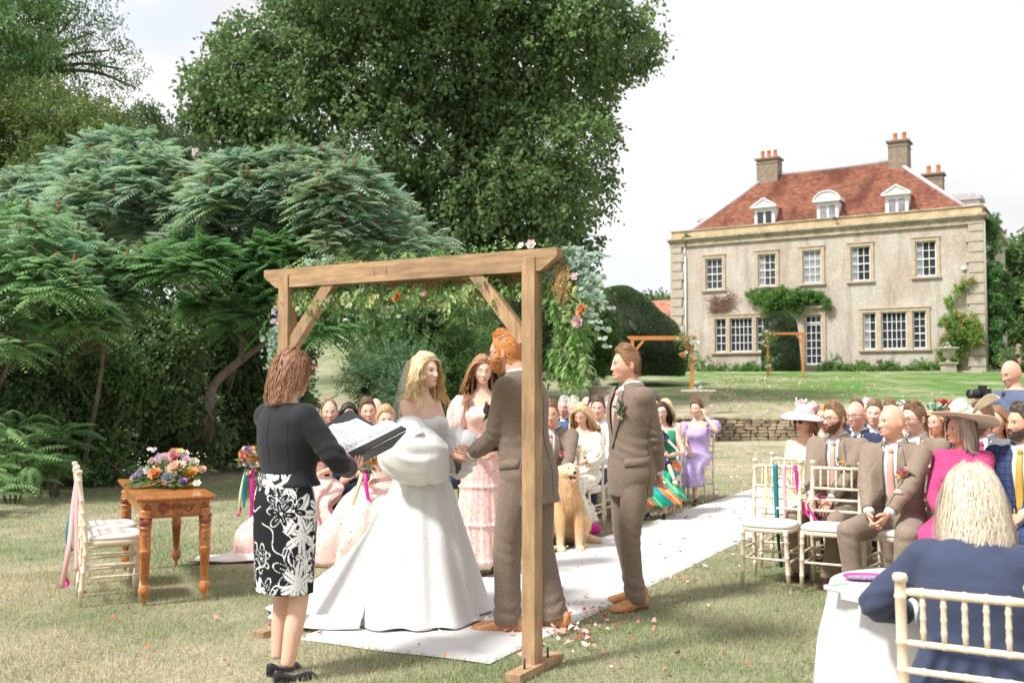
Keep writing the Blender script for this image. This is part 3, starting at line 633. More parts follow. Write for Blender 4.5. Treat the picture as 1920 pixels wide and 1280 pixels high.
# ---- pale ash-like tree top left
r = np.random.default_rng(32)
t = tree('ash_tree', 'pale feathery light green tree rising at the top left corner', 'tree', (-11.5, 23, float(zt(-11.5, 23))))
g = G(); al = lobes_px([(30, 60, 110), (-60, 100, 160), (60, 150, 70), (-20, 0, 160)], 23, 1, 2); g.add(*cloud(r, al, 1100, 30, .28, .125, .046, (.20, .31, .13), .3, .4, .6, gaps=.4))
al2 = lobes_px([(130, 40, 75, 0, .7), (190, 60, 60, 0, .5), (215, 110, 50, 0, .4), (150, 110, 60, 0, .4), (250, 150, 32, 0, .35), (120, -10, 90), (170, 160, 40, 0, .4)], 23, 1, 2); g.add(*cloud(r, al2, 210, 30, .26, .10, .034, (.10, .17, .06), .3, .5, .6, gaps=.5)); crown(t, g)
tw = [[at(-40, 330, 23), at(60, 130, 23), at(150, 20, 23)]]+[[at(20+k*15, 150-k*6, 23), at(100+k*25, 90+k*15, 23), at(180+k*25, 60+k*35, 23)] for k in range(4)]
trunk(t, [(0, 0, 0), (.3, 0, 5), (.2, 0, 9)], [.3, .22, .1], branches=[(bpts(t, b), .06) for b in tw])
# ---- olive conifers behind the thicket
r = np.random.default_rng(33)
for n_, (bx, lab, L_, col) in enumerate([(-9.2, 'broad olive green conifer behind the thicket at the left edge', [(20, 250, 120), (120, 230, 95), (60, 340, 130), (180, 260, 80), (-80, 260, 140), (150, 330, 120)], (.10, .145, .04)), (-7.0, 'smaller pointed conifer between the olive conifer and the beech', [(265, 250, 52), (310, 290, 45), (230, 290, 70), (350, 300, 40), (290, 340, 70), (375, 330, 30)], (.06, .10, .04))]):
    t = tree('conifer_tree', lab, 'tree', (bx, 21, float(zt(bx, 21)))); g = G(); g.add(*cloud(r, lobes_px(L_, 21, .8, 4), (1900, 900)[n_], 26, .22, .10, .042, col, .35, .45, -.1)); crown(t, g)
    trunk(t, [(0, 0, 0), (.1, 0, 3), (0, 0, 6)], [.25, .18, .08])
t = tree('dead_tree_trunk', 'bare grey dead tree stump standing above the thicket beside the beech', 'tree', (float(at(372, 300, 20)[0]), 20, 0)); 
trunk(t, [(0, 0, 0), (.02, 0, 3), (-.06, 0, 6.35)], [.22, .13, .07], mat('dead_wood', (.42, .37, .32), .9, noise=[(10, .3, .2)]), branches=[(((0, 0, 5.2), (.35, -.1, 5.6), (.45, -.1, 6.3)), .03), (((0, 0, 4.8), (-.3, -.1, 5.3), (-.35, -.1, 5.9)), .03)])

# ---- sumac: rosettes of pinnate leaves
def pinnate(r, base, d, length, col, npair=11, lw=.034, ll=.12, sag=.5, jit=0):
    """one compound leaf, drooping; returns V,F,C"""
    t = np.linspace(0, 1, npair+2)[1:]; d = unit(d); h = np.array([d[0], d[1], 0]); h = unit(h)
    P = base+np.outer(t, d)*length+np.outer(t**2, [0, 0, -1])*length*sag; T = np.gradient(P, axis=0); T /= np.linalg.norm(T, axis=1)[:, None]
    sd = unit(np.cross(T[0], [0, 0, 1.])); s = np.sin(np.pi*np.clip(t*.86+.12, 0, 1))**.6*ll*length/.45
    C = []; D = []
    for sg in (-1, 1):
        dd = sg*sd*1.0+T*.45+np.array([0, 0, -.42]); D.append(dd/np.linalg.norm(dd, axis=1)[:, None]); C.append(P)
    C = np.concatenate(C+[P[-1:]]); D = np.concatenate(D+[T[-1:]]); ln = np.concatenate([s, s, s[-1:]])[:, None]; n = len(C)
    if jit: D = D+rdir(r, n)*jit; D /= np.linalg.norm(D, axis=1)[:, None]; ln = ln*r.uniform(.6, 1.2, (n, 1)); C = C+rdir(r, n)*jit*.02
    nor = np.tile([0, 0, 1.], (n, 1))+(rdir(r, n)*1.2*(jit > 0)); S_ = np.cross(D, nor); S_ /= np.maximum(1e-6, np.linalg.norm(S_, axis=1))[:, None]; w = lw*length/.45*.5
    V = np.stack([C, C+D*ln*.4+S_*w, C+D*ln+[0, 0, -.012], C+D*ln*.4-S_*w], 1).reshape(-1, 3); cc = np.tile(col, (4*n, 1))*r.uniform(.85, 1.15)
    return V, np.arange(4*n).reshape(-1, 4), cc
def rosette(g, r, p, out, size, col, nl=8, npair=11):
    ph = r.uniform(0, 6.28)
    for k in range(nl):
        a = ph+k*2.4; el = r.uniform(-.25, 1.0); d = np.array([math.cos(a)*math.cos(el), math.sin(a)*math.cos(el), math.sin(el)])+out*.35
        g.add(*pinnate(r, p, d, size*r.uniform(.8, 1.15), np.array(col)*r.uniform(.85, 1.15), npair, lw=.045, ll=.125, sag=r.uniform(.2, .6)))
COB = (.20, .06, .04)
def sumac(label, L_, y, nros, base, size=.42, seed=0, col=(.15, .24, .13), trunkpts=None, cobs=.08, npair=8):
    r = np.random.default_rng(seed); lob = lobes_px(L_, y, 1.0, seed); t = tree('sumac_tree', label, 'tree', base, 'sumac trees in the left thicket'); g = G(); cb = G()
    w = np.array([l[1][0]**2 for l in lob]); w /= w.sum(); tips = []
    for k in r.choice(len(lob), nros, p=w):
        c, rr = lob[k]; d = rdir(r, 1)[0]; d[2] = abs(d[2])*1.2-.45; d[1] = -abs(d[1]) if r.uniform() < .75 else d[1]; d = unit(d); rad = r.uniform(.78, 1.05); p = c+d*rr*rad
        if rad > 0: tips.append(p)
        c_ = 1.6*np.array(col)*(1.0+.16*r.uniform(-1, 1))*np.array([1+.15*r.uniform(-1, 1), 1, 1+.2*r.uniform(-1, 1)])
        rosette(g, r, p, d, size, c_, 8, npair)
        if r.uniform() < cobs: q = p+[0, 0, .10]; cb.ball(q, (.028, .028, .10), 6, 4, col=COB)
    crown(t, g); crown(t, cb, 'seed_cones', mat('seed_cone', vcol=True, rough=.9)) if cb.V else None
    for c_ in t.children:
        if c_.name.startswith('seed_cones'): c_['kind'] = 'stuff'
    tr = bpts(t, trunkpts); br = []
    for k in range(0, len(tips), max(1, len(tips)//26)):
        q = tips[k]-np.array(t.location); s = np.array(tr[-1])*.5+np.array(tr[-2])*.5 if k % 2 else np.array(tr[-1]); br.append(((tuple(s), tuple((s+q)/2+[0, 0, -.25]), tuple(q)), .028))
    trunk(t, tr, [.035, .03, .025], branches=br); return t
G0 = lambda px, py, y: tuple(at(px, py, y))
sumac('tallest sumac crown in the thicket, peaking between the olive conifer and the beech', [(230, 330, 90), (150, 370, 90), (300, 350, 80), (60, 400, 80), (215, 400, 110), (270, 290, 40), (120, 460, 80), (320, 430, 80)], 17.5, 430, (-7.0, 18.2, 0), .42, 1, (.20, .285, .185), [(-7.0, 18.2, 0), at(250, 640, 18), at(230, 430, 17.8)])
sumac('wide domed sumac in the middle of the thicket directly left of the arch', [(470, 380, 100), (560, 370, 95), (400, 390, 90), (640, 380, 90), (520, 440, 120), (700, 430, 80), (760, 470, 65), (640, 450, 80), (600, 300, 28), (380, 470, 70), (470, 500, 60)], 16, 640, (-4.5, 17.0, 0), .40, 2, (.195, .275, .175), [gp(330, 850)+[0, 2, 0], at(392, 735, 17), at(455, 662, 16.2), at(470, 520, 16.2)], .2)
sumac('sumac with arching boughs at the left edge below the tallest crown', [(40, 470, 90), (60, 560, 80), (150, 510, 80), (-60, 500, 120), (0, 640, 70), (110, 450, 60)], 14, 240, (-8.3, 14.8, 0), .40, 3, (.17, .28, .14), [(-8.3, 14.8, 0), at(10, 700, 14.6), at(40, 560, 14.5)], .25)
sumac('low sumac hanging over the dark brambles left of the arch post', [(200, 560, 75), (160, 610, 55), (250, 520, 55), (110, 540, 55)], 13.6, 140, (-6.4, 14.8, 0), .38, 4, (.15, .26, .11), [(-6.4, 14.8, 0), at(190, 700, 14.2), at(190, 590, 14)], .2)
sumac('shaded sumac with broad green fronds just behind the left arch post', [(480, 520, 60), (420, 560, 60), (560, 560, 70), (600, 610, 45), (360, 500, 60), (540, 500, 60), (470, 600, 50)], 15.2, 170, (-3.9, 16.4, 0), .45, 5, (.10, .20, .07), [gp(400, 850)+[0, .3, 0], at(440, 690, 15.8), at(500, 580, 15.6)], 0, 9)
# leaning forked trunk that shows in front of the brambles
t = thing('leaning_tree', 'crooked bare leaning trunk in front of the brambles, forking behind the officiant', 'tree', tuple(gp(380, 862)))
trunk(t, bpts(t, [gp(380, 862), at(392, 800, 15.0), at(398, 728, 15.0), at(445, 680, 15.0), at(500, 640, 15.1), at(560, 600, 15.3)]), [.085, .07, .068, .065, .05, .03], branches=[(bpts(t, [at(452, 678, 15), at(455, 600, 15.1), at(470, 530, 15.2)]), .045), (bpts(t, [at(398, 735, 15), at(385, 715, 15), at(378, 702, 15)]), .03)])
# ---- bramble mass under the sumacs (several bushes)
BB = [('dark bramble thicket at the far left edge under the sumacs', [(20, 700, 90), (-90, 720, 130), (60, 790, 80), (-40, 840, 90)], 15.3, (.09, .15, .06)),
      ('dark bramble thicket behind the two cream chairs', [(150, 690, 90), (130, 800, 75), (200, 850, 55), (230, 740, 80)], 15.7, (.10, .165, .06)),
      ('bramble thicket with dry twigs left of the leaning trunk', [(310, 650, 85), (330, 760, 80), (300, 840, 50), (250, 620, 60), (380, 820, 50)], 16.9, (.115, .17, .07)),
      ('deep green undergrowth right of the leaning trunk, behind the officiant', [(450, 720, 85), (480, 800, 65), (430, 830, 45), (540, 760, 60), (420, 620, 80), (520, 660, 80)], 18.6, (.085, .14, .055))]
for k, (lab, L_, y, col) in enumerate(BB):
    r = np.random.default_rng(40+k); lo = lobes_px(L_, y, .3, k); b = at(L_[0][0], 800, y); t = thing('bramble_bush', lab, 'bush', (b[0], y, 0), 0, 'bushes along the left edge of the lawn')
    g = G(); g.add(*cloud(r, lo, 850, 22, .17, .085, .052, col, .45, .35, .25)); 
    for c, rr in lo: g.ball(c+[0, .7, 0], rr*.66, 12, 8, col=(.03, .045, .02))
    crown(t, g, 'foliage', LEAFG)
    g = G()
    for j in range(16):
        c, rr = lo[r.integers(len(lo))]; p0 = c+r.uniform(-1, 1, 3)*rr*.8; p0[1] = c[1]-rr[1]*r.uniform(.8, 1.05); q = p0+np.array([r.uniform(-.9, .9), r.uniform(-.1, .1), r.uniform(-.6, .9)])
        g.tube(spline([p0, (p0+q)/2+r.uniform(-.15, .15, 3), q], 8), .010, 4)
    crown(t, g, 'twigs', BARK)['kind'] = 'stuff'
# big backing wood behind thicket (dark interior mass)
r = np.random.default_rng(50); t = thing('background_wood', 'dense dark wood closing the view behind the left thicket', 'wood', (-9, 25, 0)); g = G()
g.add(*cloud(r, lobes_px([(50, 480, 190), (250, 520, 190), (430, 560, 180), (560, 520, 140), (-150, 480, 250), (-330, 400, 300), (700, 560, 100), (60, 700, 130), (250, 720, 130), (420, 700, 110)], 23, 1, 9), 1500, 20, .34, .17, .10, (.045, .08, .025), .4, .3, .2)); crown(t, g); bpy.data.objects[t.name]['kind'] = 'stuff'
# tall sedge / grass tufts at the foot of the thicket
r = np.random.default_rng(51); t = thing('long_grass', 'tuft of long arching grass at the foot of the thicket behind the officiant', 'grass', tuple(gp(460, 850))); t['kind'] = 'stuff'; g = G()
for k in range(420):
    b = gp(r.uniform(425, 520), r.uniform(838, 858)); a = r.uniform(0, 6.28); l = r.uniform(.5, 1.1); q = b+np.array([math.cos(a)*l*.45, math.sin(a)*l*.45, l*.9]); m_ = b+np.array([math.cos(a)*l*.12, math.sin(a)*l*.12, l*.65]); s = np.array([-math.sin(a), math.cos(a), 0])*.008
    g.add([b-s, b+s, m_-s, m_+s, q], [np.array([[0, 1, 3, 2]]), np.array([[2, 3, 4]])], np.array([.10, .19, .04])*r.uniform(.6, 1.4))
crown(t, g, 'grass_blades')
# ---- near sumac suckers at the left: each compound leaf is its own part
def sucker(label, p, n, size, seed, h):
    r = np.random.default_rng(seed); t = thing('sumac_sapling', label, 'shrub', tuple(p), 0, 'young sumac plants at the left of the lawn'); g = G()
    tips = [np.array([r.normal()*size*.55, r.normal()*size*.35, h*r.uniform(.12, 1)]) for _ in range(max(3, n//6))]
    for q in tips: g.tube(spline([(q[0]*.3, q[1]*.3, 0), q*[.6, .6, .6], q], 6), .010, 5)
    g.build('stem', BARK, t)
    for k in range(n):
        q = tips[k % len(tips)]; a = r.uniform(0, 6.28); el = r.uniform(.1, .9); d = np.array([math.cos(a)*math.cos(el), math.sin(a)*math.cos(el), math.sin(el)])
        V, F, C = pinnate(r, q, d, size*r.uniform(.8, 1.2), np.array([.25, .42, .17])*r.uniform(.75, 1.2), 12, .026, .10, r.uniform(.3, .7)); G().add(V, F, C).build('leaf', LEAF, t, smooth=False)
sucker('large spreading young sumac with bright fern-like fronds at the far left', gp(25, 945), 60, .62, 1, 1.0)
sucker('bright young sumac with arching fronds behind the left cream chair', gp(105, 932), 64, .60, 2, 1.05)
sucker('small sumac sucker low against the brambles beside the carved table', gp(228, 905), 26, .38, 3, .35)
sucker('sumac sucker low at the left frame edge in front of the large one', gp(-25, 965), 26, .5, 4, .5)
for k, (px, py) in enumerate([(300, 872), (340, 866), (180, 900)]): pass
# low weeds along the edge
r = np.random.default_rng(52); g = G(); n = 900; X = r.uniform(-60, 420, n); YY = 925-(np.clip(X, 0, 420)/420)*62+r.normal(0, 7, n)-8
C = np.array([gp(a, b) for a, b in zip(X, YY)]); C[:, 2] = r.uniform(.02, .35, n)
Q = np.repeat(C, 9, 0)+r.normal(size=(9*n, 3))*[.10, .08, .07]; g.add(*leaves(r, np.maximum(Q, [-99, 0, .01]), rdir(r, 9*n)+0, .06, .04, greens(r, 9*n, (.065, .12, .03), .4)))
g.build('edge_weeds', LEAF, None, smooth=False, kind='stuff', label='low leafy weeds where the lawn meets the thicket', category='weeds')

# ---- spreading yew behind the bridal pair: feathery sprays
def yew(label, lob, y, n, col, seed, base, ln=.26, name='yew_bush'):
    r = np.random.default_rng(seed); t = thing(name, label, 'bush', base); g = G(); lo = lobes_px(lob, y, .8, seed); w = np.array([l[1][0]**2 for l in lo]); w /= w.sum(); ks = r.choice(len(lo), n, p=w)
    Cc = np.array([l[0] for l in lo])[ks]; Rr = np.array([l[1] for l in lo])[ks]; d = rdir(r, n); d[:, 1] = np.where(r.uniform(size=n) < .7, -abs(d[:, 1]), d[:, 1]); P = Cc+d*Rr*r.uniform(.6, 1.05, (n, 1))
    dd = d*.7+np.array([0, 0, .45])+rdir(r, n)*.35; dd /= np.linalg.norm(dd, axis=1)[:, None]; col_ = greens(r, n, col, .3)
    k = 12; tt = np.tile(np.linspace(0, 1, k), n); Pr = np.repeat(P, k, 0); Dr = np.repeat(dd, k, 0); L_ = np.repeat(r.uniform(.7, 1.3, n)*ln, k)
    sd = np.cross(Dr, rdir(r, n).repeat(k, 0)); sd /= np.linalg.norm(sd, axis=1)[:, None]; sg = np.where(np.arange(n*k) % 2, 1, -1)[:, None]
    Q = Pr+Dr*(tt*L_)[:, None]; D2 = sd*sg*.8+Dr*.7+np.array([0, 0, -.1]); D2 /= np.linalg.norm(D2, axis=1)[:, None]
    g.add(*leaves(r, Q, D2, ln*.34, ln*.085, np.repeat(col_, k, 0)))
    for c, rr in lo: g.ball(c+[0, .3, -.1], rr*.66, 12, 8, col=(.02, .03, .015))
    crown(t, g, 'foliage', LEAFG); trunk(t, [(0, 0, 0), (0, 0, .5)], [.12, .08]); return t
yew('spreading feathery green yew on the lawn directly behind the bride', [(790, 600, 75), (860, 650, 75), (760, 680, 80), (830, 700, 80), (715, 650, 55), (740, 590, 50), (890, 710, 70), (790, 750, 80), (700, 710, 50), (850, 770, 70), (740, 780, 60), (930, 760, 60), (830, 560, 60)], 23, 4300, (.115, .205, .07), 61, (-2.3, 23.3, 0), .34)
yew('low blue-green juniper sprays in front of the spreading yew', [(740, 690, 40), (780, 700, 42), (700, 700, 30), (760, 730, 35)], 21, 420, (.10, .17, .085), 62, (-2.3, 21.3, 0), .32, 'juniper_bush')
yew('dark shady evergreen filling the space under the beech, right of the spreading yew', [(960, 590, 90), (900, 560, 80), (1010, 640, 60), (980, 680, 50), (930, 670, 60), (1040, 570, 50), (900, 620, 60), (880, 720, 40), (1050, 640, 45), (1000, 520, 70)], 30, 2000, (.055, .095, .035), 63, (.4, 30.5, float(zt(.4, 30.5))-.2), .40)
# ---- rounded leafy shrub and clipped yews
def bushcloud(name, label, lob, y, n, per, sp, ln, wd, col, seed, cat='bush', dy=.4, core=True):
    r = np.random.default_rng(seed); lo = lobes_px(lob, y, dy, seed); x0 = at(lob[0][0], 700, y)[0]; t = thing(name, label, cat, (x0, y, float(zt(x0, y)))); g = G(); g.add(*cloud(r, lo, n, per, sp, ln, wd, col, .35, .5, .1))
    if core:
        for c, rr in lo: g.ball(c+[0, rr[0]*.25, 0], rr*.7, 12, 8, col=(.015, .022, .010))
    crown(t, g, 'foliage', LEAFG); return t
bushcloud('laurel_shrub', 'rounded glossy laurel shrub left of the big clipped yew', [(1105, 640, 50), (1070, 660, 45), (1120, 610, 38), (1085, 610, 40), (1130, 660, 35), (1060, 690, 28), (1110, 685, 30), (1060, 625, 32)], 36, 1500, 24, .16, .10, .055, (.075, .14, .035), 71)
def clipped(name, label, y, prof_px, seed, n, flat=1.0):
    """prof_px: (centre x, y, half width) rows of pixels; a clipped solid of revolution with needle cover"""
    r = np.random.default_rng(seed); rows = [(at(px, py, y), hw/FPX*y) for px, py, hw in prof_px]; t = thing(name, label, 'clipped yew', (rows[-1][0][0], y, float(rows[-1][0][2])-.1)); g = G(); rings = []
    a = np.linspace(0, 2*np.pi, 40, endpoint=False)
    P = spline([[c[0], c[2], w] for c, w in rows], 26)
    for q in P: rings.append(np.stack([q[0]+q[2]*np.cos(a), y+q[2]*flat*np.sin(a), np.full(40, q[1])], 1))
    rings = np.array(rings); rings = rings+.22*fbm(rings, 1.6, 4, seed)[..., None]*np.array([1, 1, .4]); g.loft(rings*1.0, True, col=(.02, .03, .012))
    k = r.integers(0, 25, n); j = r.integers(0, 40, n); f = r.uniform(size=(n, 1)); f2 = r.uniform(size=(n, 1)); j2 = (j+1) % 40
    Q = (rings[k, j]*(1-f)+rings[k+1, j]*f)*(1-f2)+(rings[k, j2]*(1-f)+rings[k+1, j2]*f)*f2; o = Q-np.array([P[:, 0].mean(), y, 0]); o[:, 2] = .3; o /= np.linalg.norm(o, axis=1)[:, None]
    dd = o+rdir(r, n)*.8; dd /= np.linalg.norm(dd, axis=1)[:, None]; cc = greens(r, n, (.055, .095, .032), .45)*(1+.45*vnoise(Q, 1.2, 4)[:, None])
    g.add(*leaves(r, Q-o*.02, dd, .09, .04, cc)); crown(t, g, 'foliage', LEAFG)
clipped('clipped_yew', 'very large clipped yew dome left of the manor house', 44, [(1160, 538, 4), (1163, 545, 30), (1172, 575, 58), (1182, 610, 82), (1194, 650, 90), (1202, 680, 82), (1204, 704, 76)], 72, 26000)
clipped('clipped_yew', 'column of clipped yew beside the glazed house door', 60.4, [(1462, 585, 4), (1462, 590, 20), (1463, 610, 30), (1464, 650, 34), (1464, 680, 35), (1464, 702, 32)], 73, 12000)
# ---- planting against the house (house-local coordinates)
HM = np.array(Matrix.Translation((10.8, 67, HZ))@Matrix.Rotation(R(-31.529), 4, 'Z'))
def hl(x, y, z): return HM[:3, :3]@np.array([x, y, z])+HM[:3, 3]
def hplant(name, label, lob, n, per, sp, ln, wd, col, seed, cat='climbing plant', col2=None):
    r = np.random.default_rng(seed); lo = [(hl(a, b, c), np.array(rr)) for a, b, c, rr in lob]; p = hl(lob[0][0], lob[0][1], 0); t = thing(name, label, cat, tuple(p)); g = G(); g.add(*cloud(r, lo, n, per, sp, ln, wd, col, .4, .2, .4))
    if col2: g.add(*cloud(r, lo, n//5, per, sp, ln, wd, col2, .4, .5, .4))
    crown(t, g, 'foliage', LEAF); return t
hplant('wisteria', 'green wisteria climbing over the doorway of the house', [(6.5, -.35, 4.9, (.9, .4, .5)), (7.6, -.4, 4.7, (1.0, .45, .8)), (8.7, -.4, 4.8, (.9, .4, .5)), (6.9, -.35, 4.2, (.7, .4, .5)), (9.6, -.3, 4.8, (.7, .35, .3)), (10.3, -.3, 4.3, (.3, .25, .4)), (5.6, -.3, 5.1, (.45, .25, .25)), (8.6, -.3, 4.1, (.3, .25, .5))], 620, 30, .16, .13, .06, (.10, .20, .05), 81)
t = hplant('climbing_rose', 'yellow-green climber on the house front beside the right corner', [(17.6, -.45, 2.9, (1.0, .5, .6)), (18.2, -.45, 2.6, (.9, .45, .8)), (17.5, -.45, 1.8, (.9, .5, .9)), (17.3, -.5, .9, (.9, .5, .8)), (18.5, -.4, 1.9, (.6, .4, .5)), (17.0, -.4, .3, (.7, .5, .4)), (17.3, -.25, 4.0, (.35, .25, .35)), (17.8, -.25, 4.7, (.4, .2, .4)), (18.3, -.25, 5.2, (.35, .2, .25))], 560, 26, .16, .12, .06, (.14, .25, .05), 82, col2=(.3, .22, .10))
hplant('ivy', 'dark green ivy covering the right side wall of the house', [(HW+.35, .6+k*.5, 1.2+k*.0+z, (.45, .6, .8)) for k in range(4) for z in (0, 1.5, 3, 4.5)]+[(HW+.25, 1.2, 7.2, (.35, 1.0, .8)), (HW+.2, 1.6, 8.6, (.4, 1.2, .7)), (HW+.9, 1.0, .8, (.9, .7, .8)), (HW+.7, 1.5, 3.2, (.7, .8, 1.0)), (HW+.6, 2.5, 5.0, (.7, .8, 1.2))], 1100, 26, .17, .13, .09, (.075, .16, .05), 83)
r = np.random.default_rng(84); p = hl(3.4, -.12, 4.6); t = thing('bare_climber', 'bare brown creeper on the house front above the left ground floor window', 'climbing plant', tuple(p)); g = G()
for k in range(90):
    a = np.array([2.75+r.uniform(0, .5), -.1, 3.9+r.uniform(0, .3)]); b = np.array([2.7+r.uniform(0, 1.8), -.14, 4.1+r.uniform(0, 1.15)]); a = a+(b-a)*r.uniform(0, .6); c = b+r.normal(size=3)*[.25, .02, .2]; g.tube([hl(*a), hl(*((a+b)/2+r.normal(size=3)*[.1, .02, .1])), hl(*b), hl(*c)], .016, 4)
crown(t, g, 'twigs', mat('bare_twig', (.20, .11, .08), .9))
bed = [(2.1, 3.6, 1.0, 'tall bushy plant in the bed by the left quoins'), (4.3, 3.2, .45, 'low spreading shrub under the left ground floor window'), (5.7, 1.6, .55, 'low plant beside the clipped yew column'), (10.9, 2.0, .75, 'leafy peony clump right of the house steps'), (12.3, 2.0, .5, 'low clump under the right ground floor window, left end'), (14.0, 1.8, .55, 'mounded plant under the right ground floor window, right end'), (15.9, 2.0, .55, 'pale leaved clump beside the large pale urn')]
for k, (x, w, h, lab) in enumerate(bed): hplant('bed_plant', lab, [(x, -1.1, h*.4, (w*.36, .5, h*1.05)), (x+w*.3, -1.2, h*.25, (w*.25, .4, h*.5)), (x-w*.3, -1.2, h*.25, (w*.25, .4, h*.5))], 170, 24, .16, .12, .06, ((.09, .18, .045), (.13, .22, .06))[k in (4, 6)], 90+k, 'shrub')
hplant('parapet_weed', 'tuft of weed growing from the left end of the parapet', [(1.1, -.15, 9.1, (.22, .15, .4))], 26, 16, .10, .10, .05, (.12, .2, .05), 99, 'plant')
# ---- far trees
bushcloud('tree', 'green broadleaf tree beyond the right end of the house', [(1895, 500, 48), (1930, 560, 60), (1880, 570, 45), (1900, 620, 50), (1960, 480, 70), (1950, 640, 60), (1890, 660, 30), (1875, 460, 20)], 84, 800, 22, .5, .38, .25, (.12, .19, .07), 101, 'tree', 2)
bushcloud('tree', 'distant trees on the horizon between the clipped yew and the house', [(1215, 575, 22), (1240, 570, 20), (1190, 585, 25), (1265, 580, 22), (1160, 580, 30)], 120, 300, 22, .7, .45, .3, (.11, .16, .07), 102, 'tree', 3, False)
for k, (px, y, lab) in enumerate([(2150, 90, 'large tree beyond the right edge of the garden'), (2500, 80, 'far right boundary tree'), (-500, 34, 'tall tree left of the thicket outside the frame'), (-900, 30, 'farthest left boundary tree')]):
    if k < 2: bushcloud('tree', lab, [(px, 520, 120), (px+90, 600, 100), (px-90, 610, 90), (px, 650, 90)], y, 300, 18, .7, .6, .4, (.09, .15, .05), 110+k, 'tree', 2)
    else: bushcloud('tree', lab, [(px, 350, 260), (px+150, 500, 200), (px-120, 560, 200)], y, 350, 18, .5, .36, .24, (.06, .10, .03), 110+k, 'tree', 2)
r = np.random.default_rng(120); g = G()
for k in range(46):
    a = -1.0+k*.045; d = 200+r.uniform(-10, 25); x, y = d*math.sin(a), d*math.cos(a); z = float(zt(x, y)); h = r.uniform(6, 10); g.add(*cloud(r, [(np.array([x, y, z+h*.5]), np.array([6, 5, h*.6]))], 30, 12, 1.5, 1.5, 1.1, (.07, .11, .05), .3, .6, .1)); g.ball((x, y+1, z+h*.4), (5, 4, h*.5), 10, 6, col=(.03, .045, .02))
g.build('distant_wood', LEAF, None, smooth=False, kind='stuff', label='far-off belt of woodland along the horizon', category='wood')
# pink flower bush at the right foot of the ivy, guests' far table region
hplant('hydrangea', 'pink flowering hydrangea at the foot of the ivy wall', [(20.6, -1.2, .7, (.8, .6, .7)), (21.4, -1.3, .6, (.7, .5, .6))], 150, 20, .16, .12, .09, (.12, .18, .07), 121, 'shrub', (.6, .35, .38))
# bench behind
def slat_bench():
    p = at(935, 712, 29.0); t = thing('park_bench', 'old grey slatted wooden bench on the lawn behind the pink-dressed bridesmaid', 'bench', (p[0], 29, float(zt(p[0], 29))), R(12)); m = mat('grey_wood', (.25, .20, .16), .85, noise=(12, .3))
    zz = float(p[2])-t.location.z; t.location.z += max(0, zz-.25)
    for k in range(5): G().box((0, .22+k*.02, .52+k*.11), (1.5, .025, .075)).build('slat', m, t, smooth=False)
    for k in range(5): G().box((0, -.2+k*.1, .43), (1.5, .08, .03)).build('slat', m, t, smooth=False)
    for s in (-1, 1):
        G().box((s*.74, .22, .25), (.07, .07, .5)).box((s*.74, .27, .78), (.07, .07, .6)).build('leg', m, t, smooth=False); G().box((s*.74, -.24, .32), (.07, .07, .64)).build('leg', m, t, smooth=False); G().box((s*.74, 0, .66), (.08, .56, .04)).build('armrest', m, t, smooth=False)
slat_bench()
# ================================================================== PEOPLE: generator (local frame: facing -Y, own left = +X)
def Mx(loc=(0, 0, 0), rx=0, ry=0, rz=0):
    return np.array(Matrix.Translation(loc)@Matrix.Rotation(rz, 4, 'Z')@Matrix.Rotation(ry, 4, 'Y')@Matrix.Rotation(rx, 4, 'X'))
def ap(M, P): P = np.asarray(P, float); return P@M[:3, :3].T+M[:3, 3]
def warped(n, lo, hi, dens):
    x = np.linspace(lo, hi, 800); d = dens(x); c = np.cumsum(d); c = (c-c[0])/(c[-1]-c[0]); return np.interp(np.linspace(0, 1, n), c, x)
_HG = {}
def head_dirs(q):
    if q in _HG: return _HG[q]
    nu, nv = {3: (76, 66), 2: (48, 42), 1: (32, 26)}[q]
    ph = warped(nu+1, -np.pi, np.pi, lambda x: .35+1.5*np.exp(-(x/.75)**2))[:-1]; ps = warped(nv, -1.5, 1.5, lambda x: .5+1.6*np.exp(-((x+.28)/.5)**2))
    PH, PS = np.meshgrid(ph, ps); D = np.stack([np.sin(PH)*np.cos(PS), -np.cos(PH)*np.cos(PS), np.sin(PS)], -1)
    i = np.arange(nv-1)[:, None]; j = np.arange(nu)[None]; k = (j+1) % nu; F = np.stack([i*nu+j, i*nu+k, (i+1)*nu+k, (i+1)*nu+j], -1).reshape(-1, 4)
    V = np.concatenate([D.reshape(-1, 3), [[0, 0, -1], [0, 0, 1]]]); jj = np.arange(nu); kk = (jj+1) % nu
    F3 = np.concatenate([np.stack([kk, jj, np.full(nu, nu*nv)], 1), np.stack([(nv-1)*nu+jj, (nv-1)*nu+kk, np.full(nu, nu*nv+1)], 1)])
    _HG[q] = (V, [F, F3]); return _HG[q]
def ga(x, s): return np.exp(-(x/s)**2)
def head_base(d, sex):
    a, b, c = (.0745, .096, .120) if sex == 'm' else (.0715, .091, .112)
    p = d*np.array([a, b, c]); z = p[:, 2]/c; f = d[:, 1] < 0
    p[:, 0] *= 1-(.17 if sex == 'm' else .22)*sst(-.15, -1.0, z)+.03*ga(z-.45, .4)
    p[:, 0] = np.sign(p[:, 0])*np.minimum(np.abs(p[:, 0]), a*1.0)
    low = sst(-.1, -.8, z); p[:, 1] = np.where(f, p[:, 1]*(1+.06*low), p[:, 1]*(1-.30*low))
    p[:, 1] -= .030*ga(p[:, 2]+.098, .030)*ga(p[:, 0], .042)*(d[:, 1] < .2)
    p[:, 1] = np.where(f, p[:, 1]*(1-.05*ga(z-.75, .3)), p[:, 1])
    return p
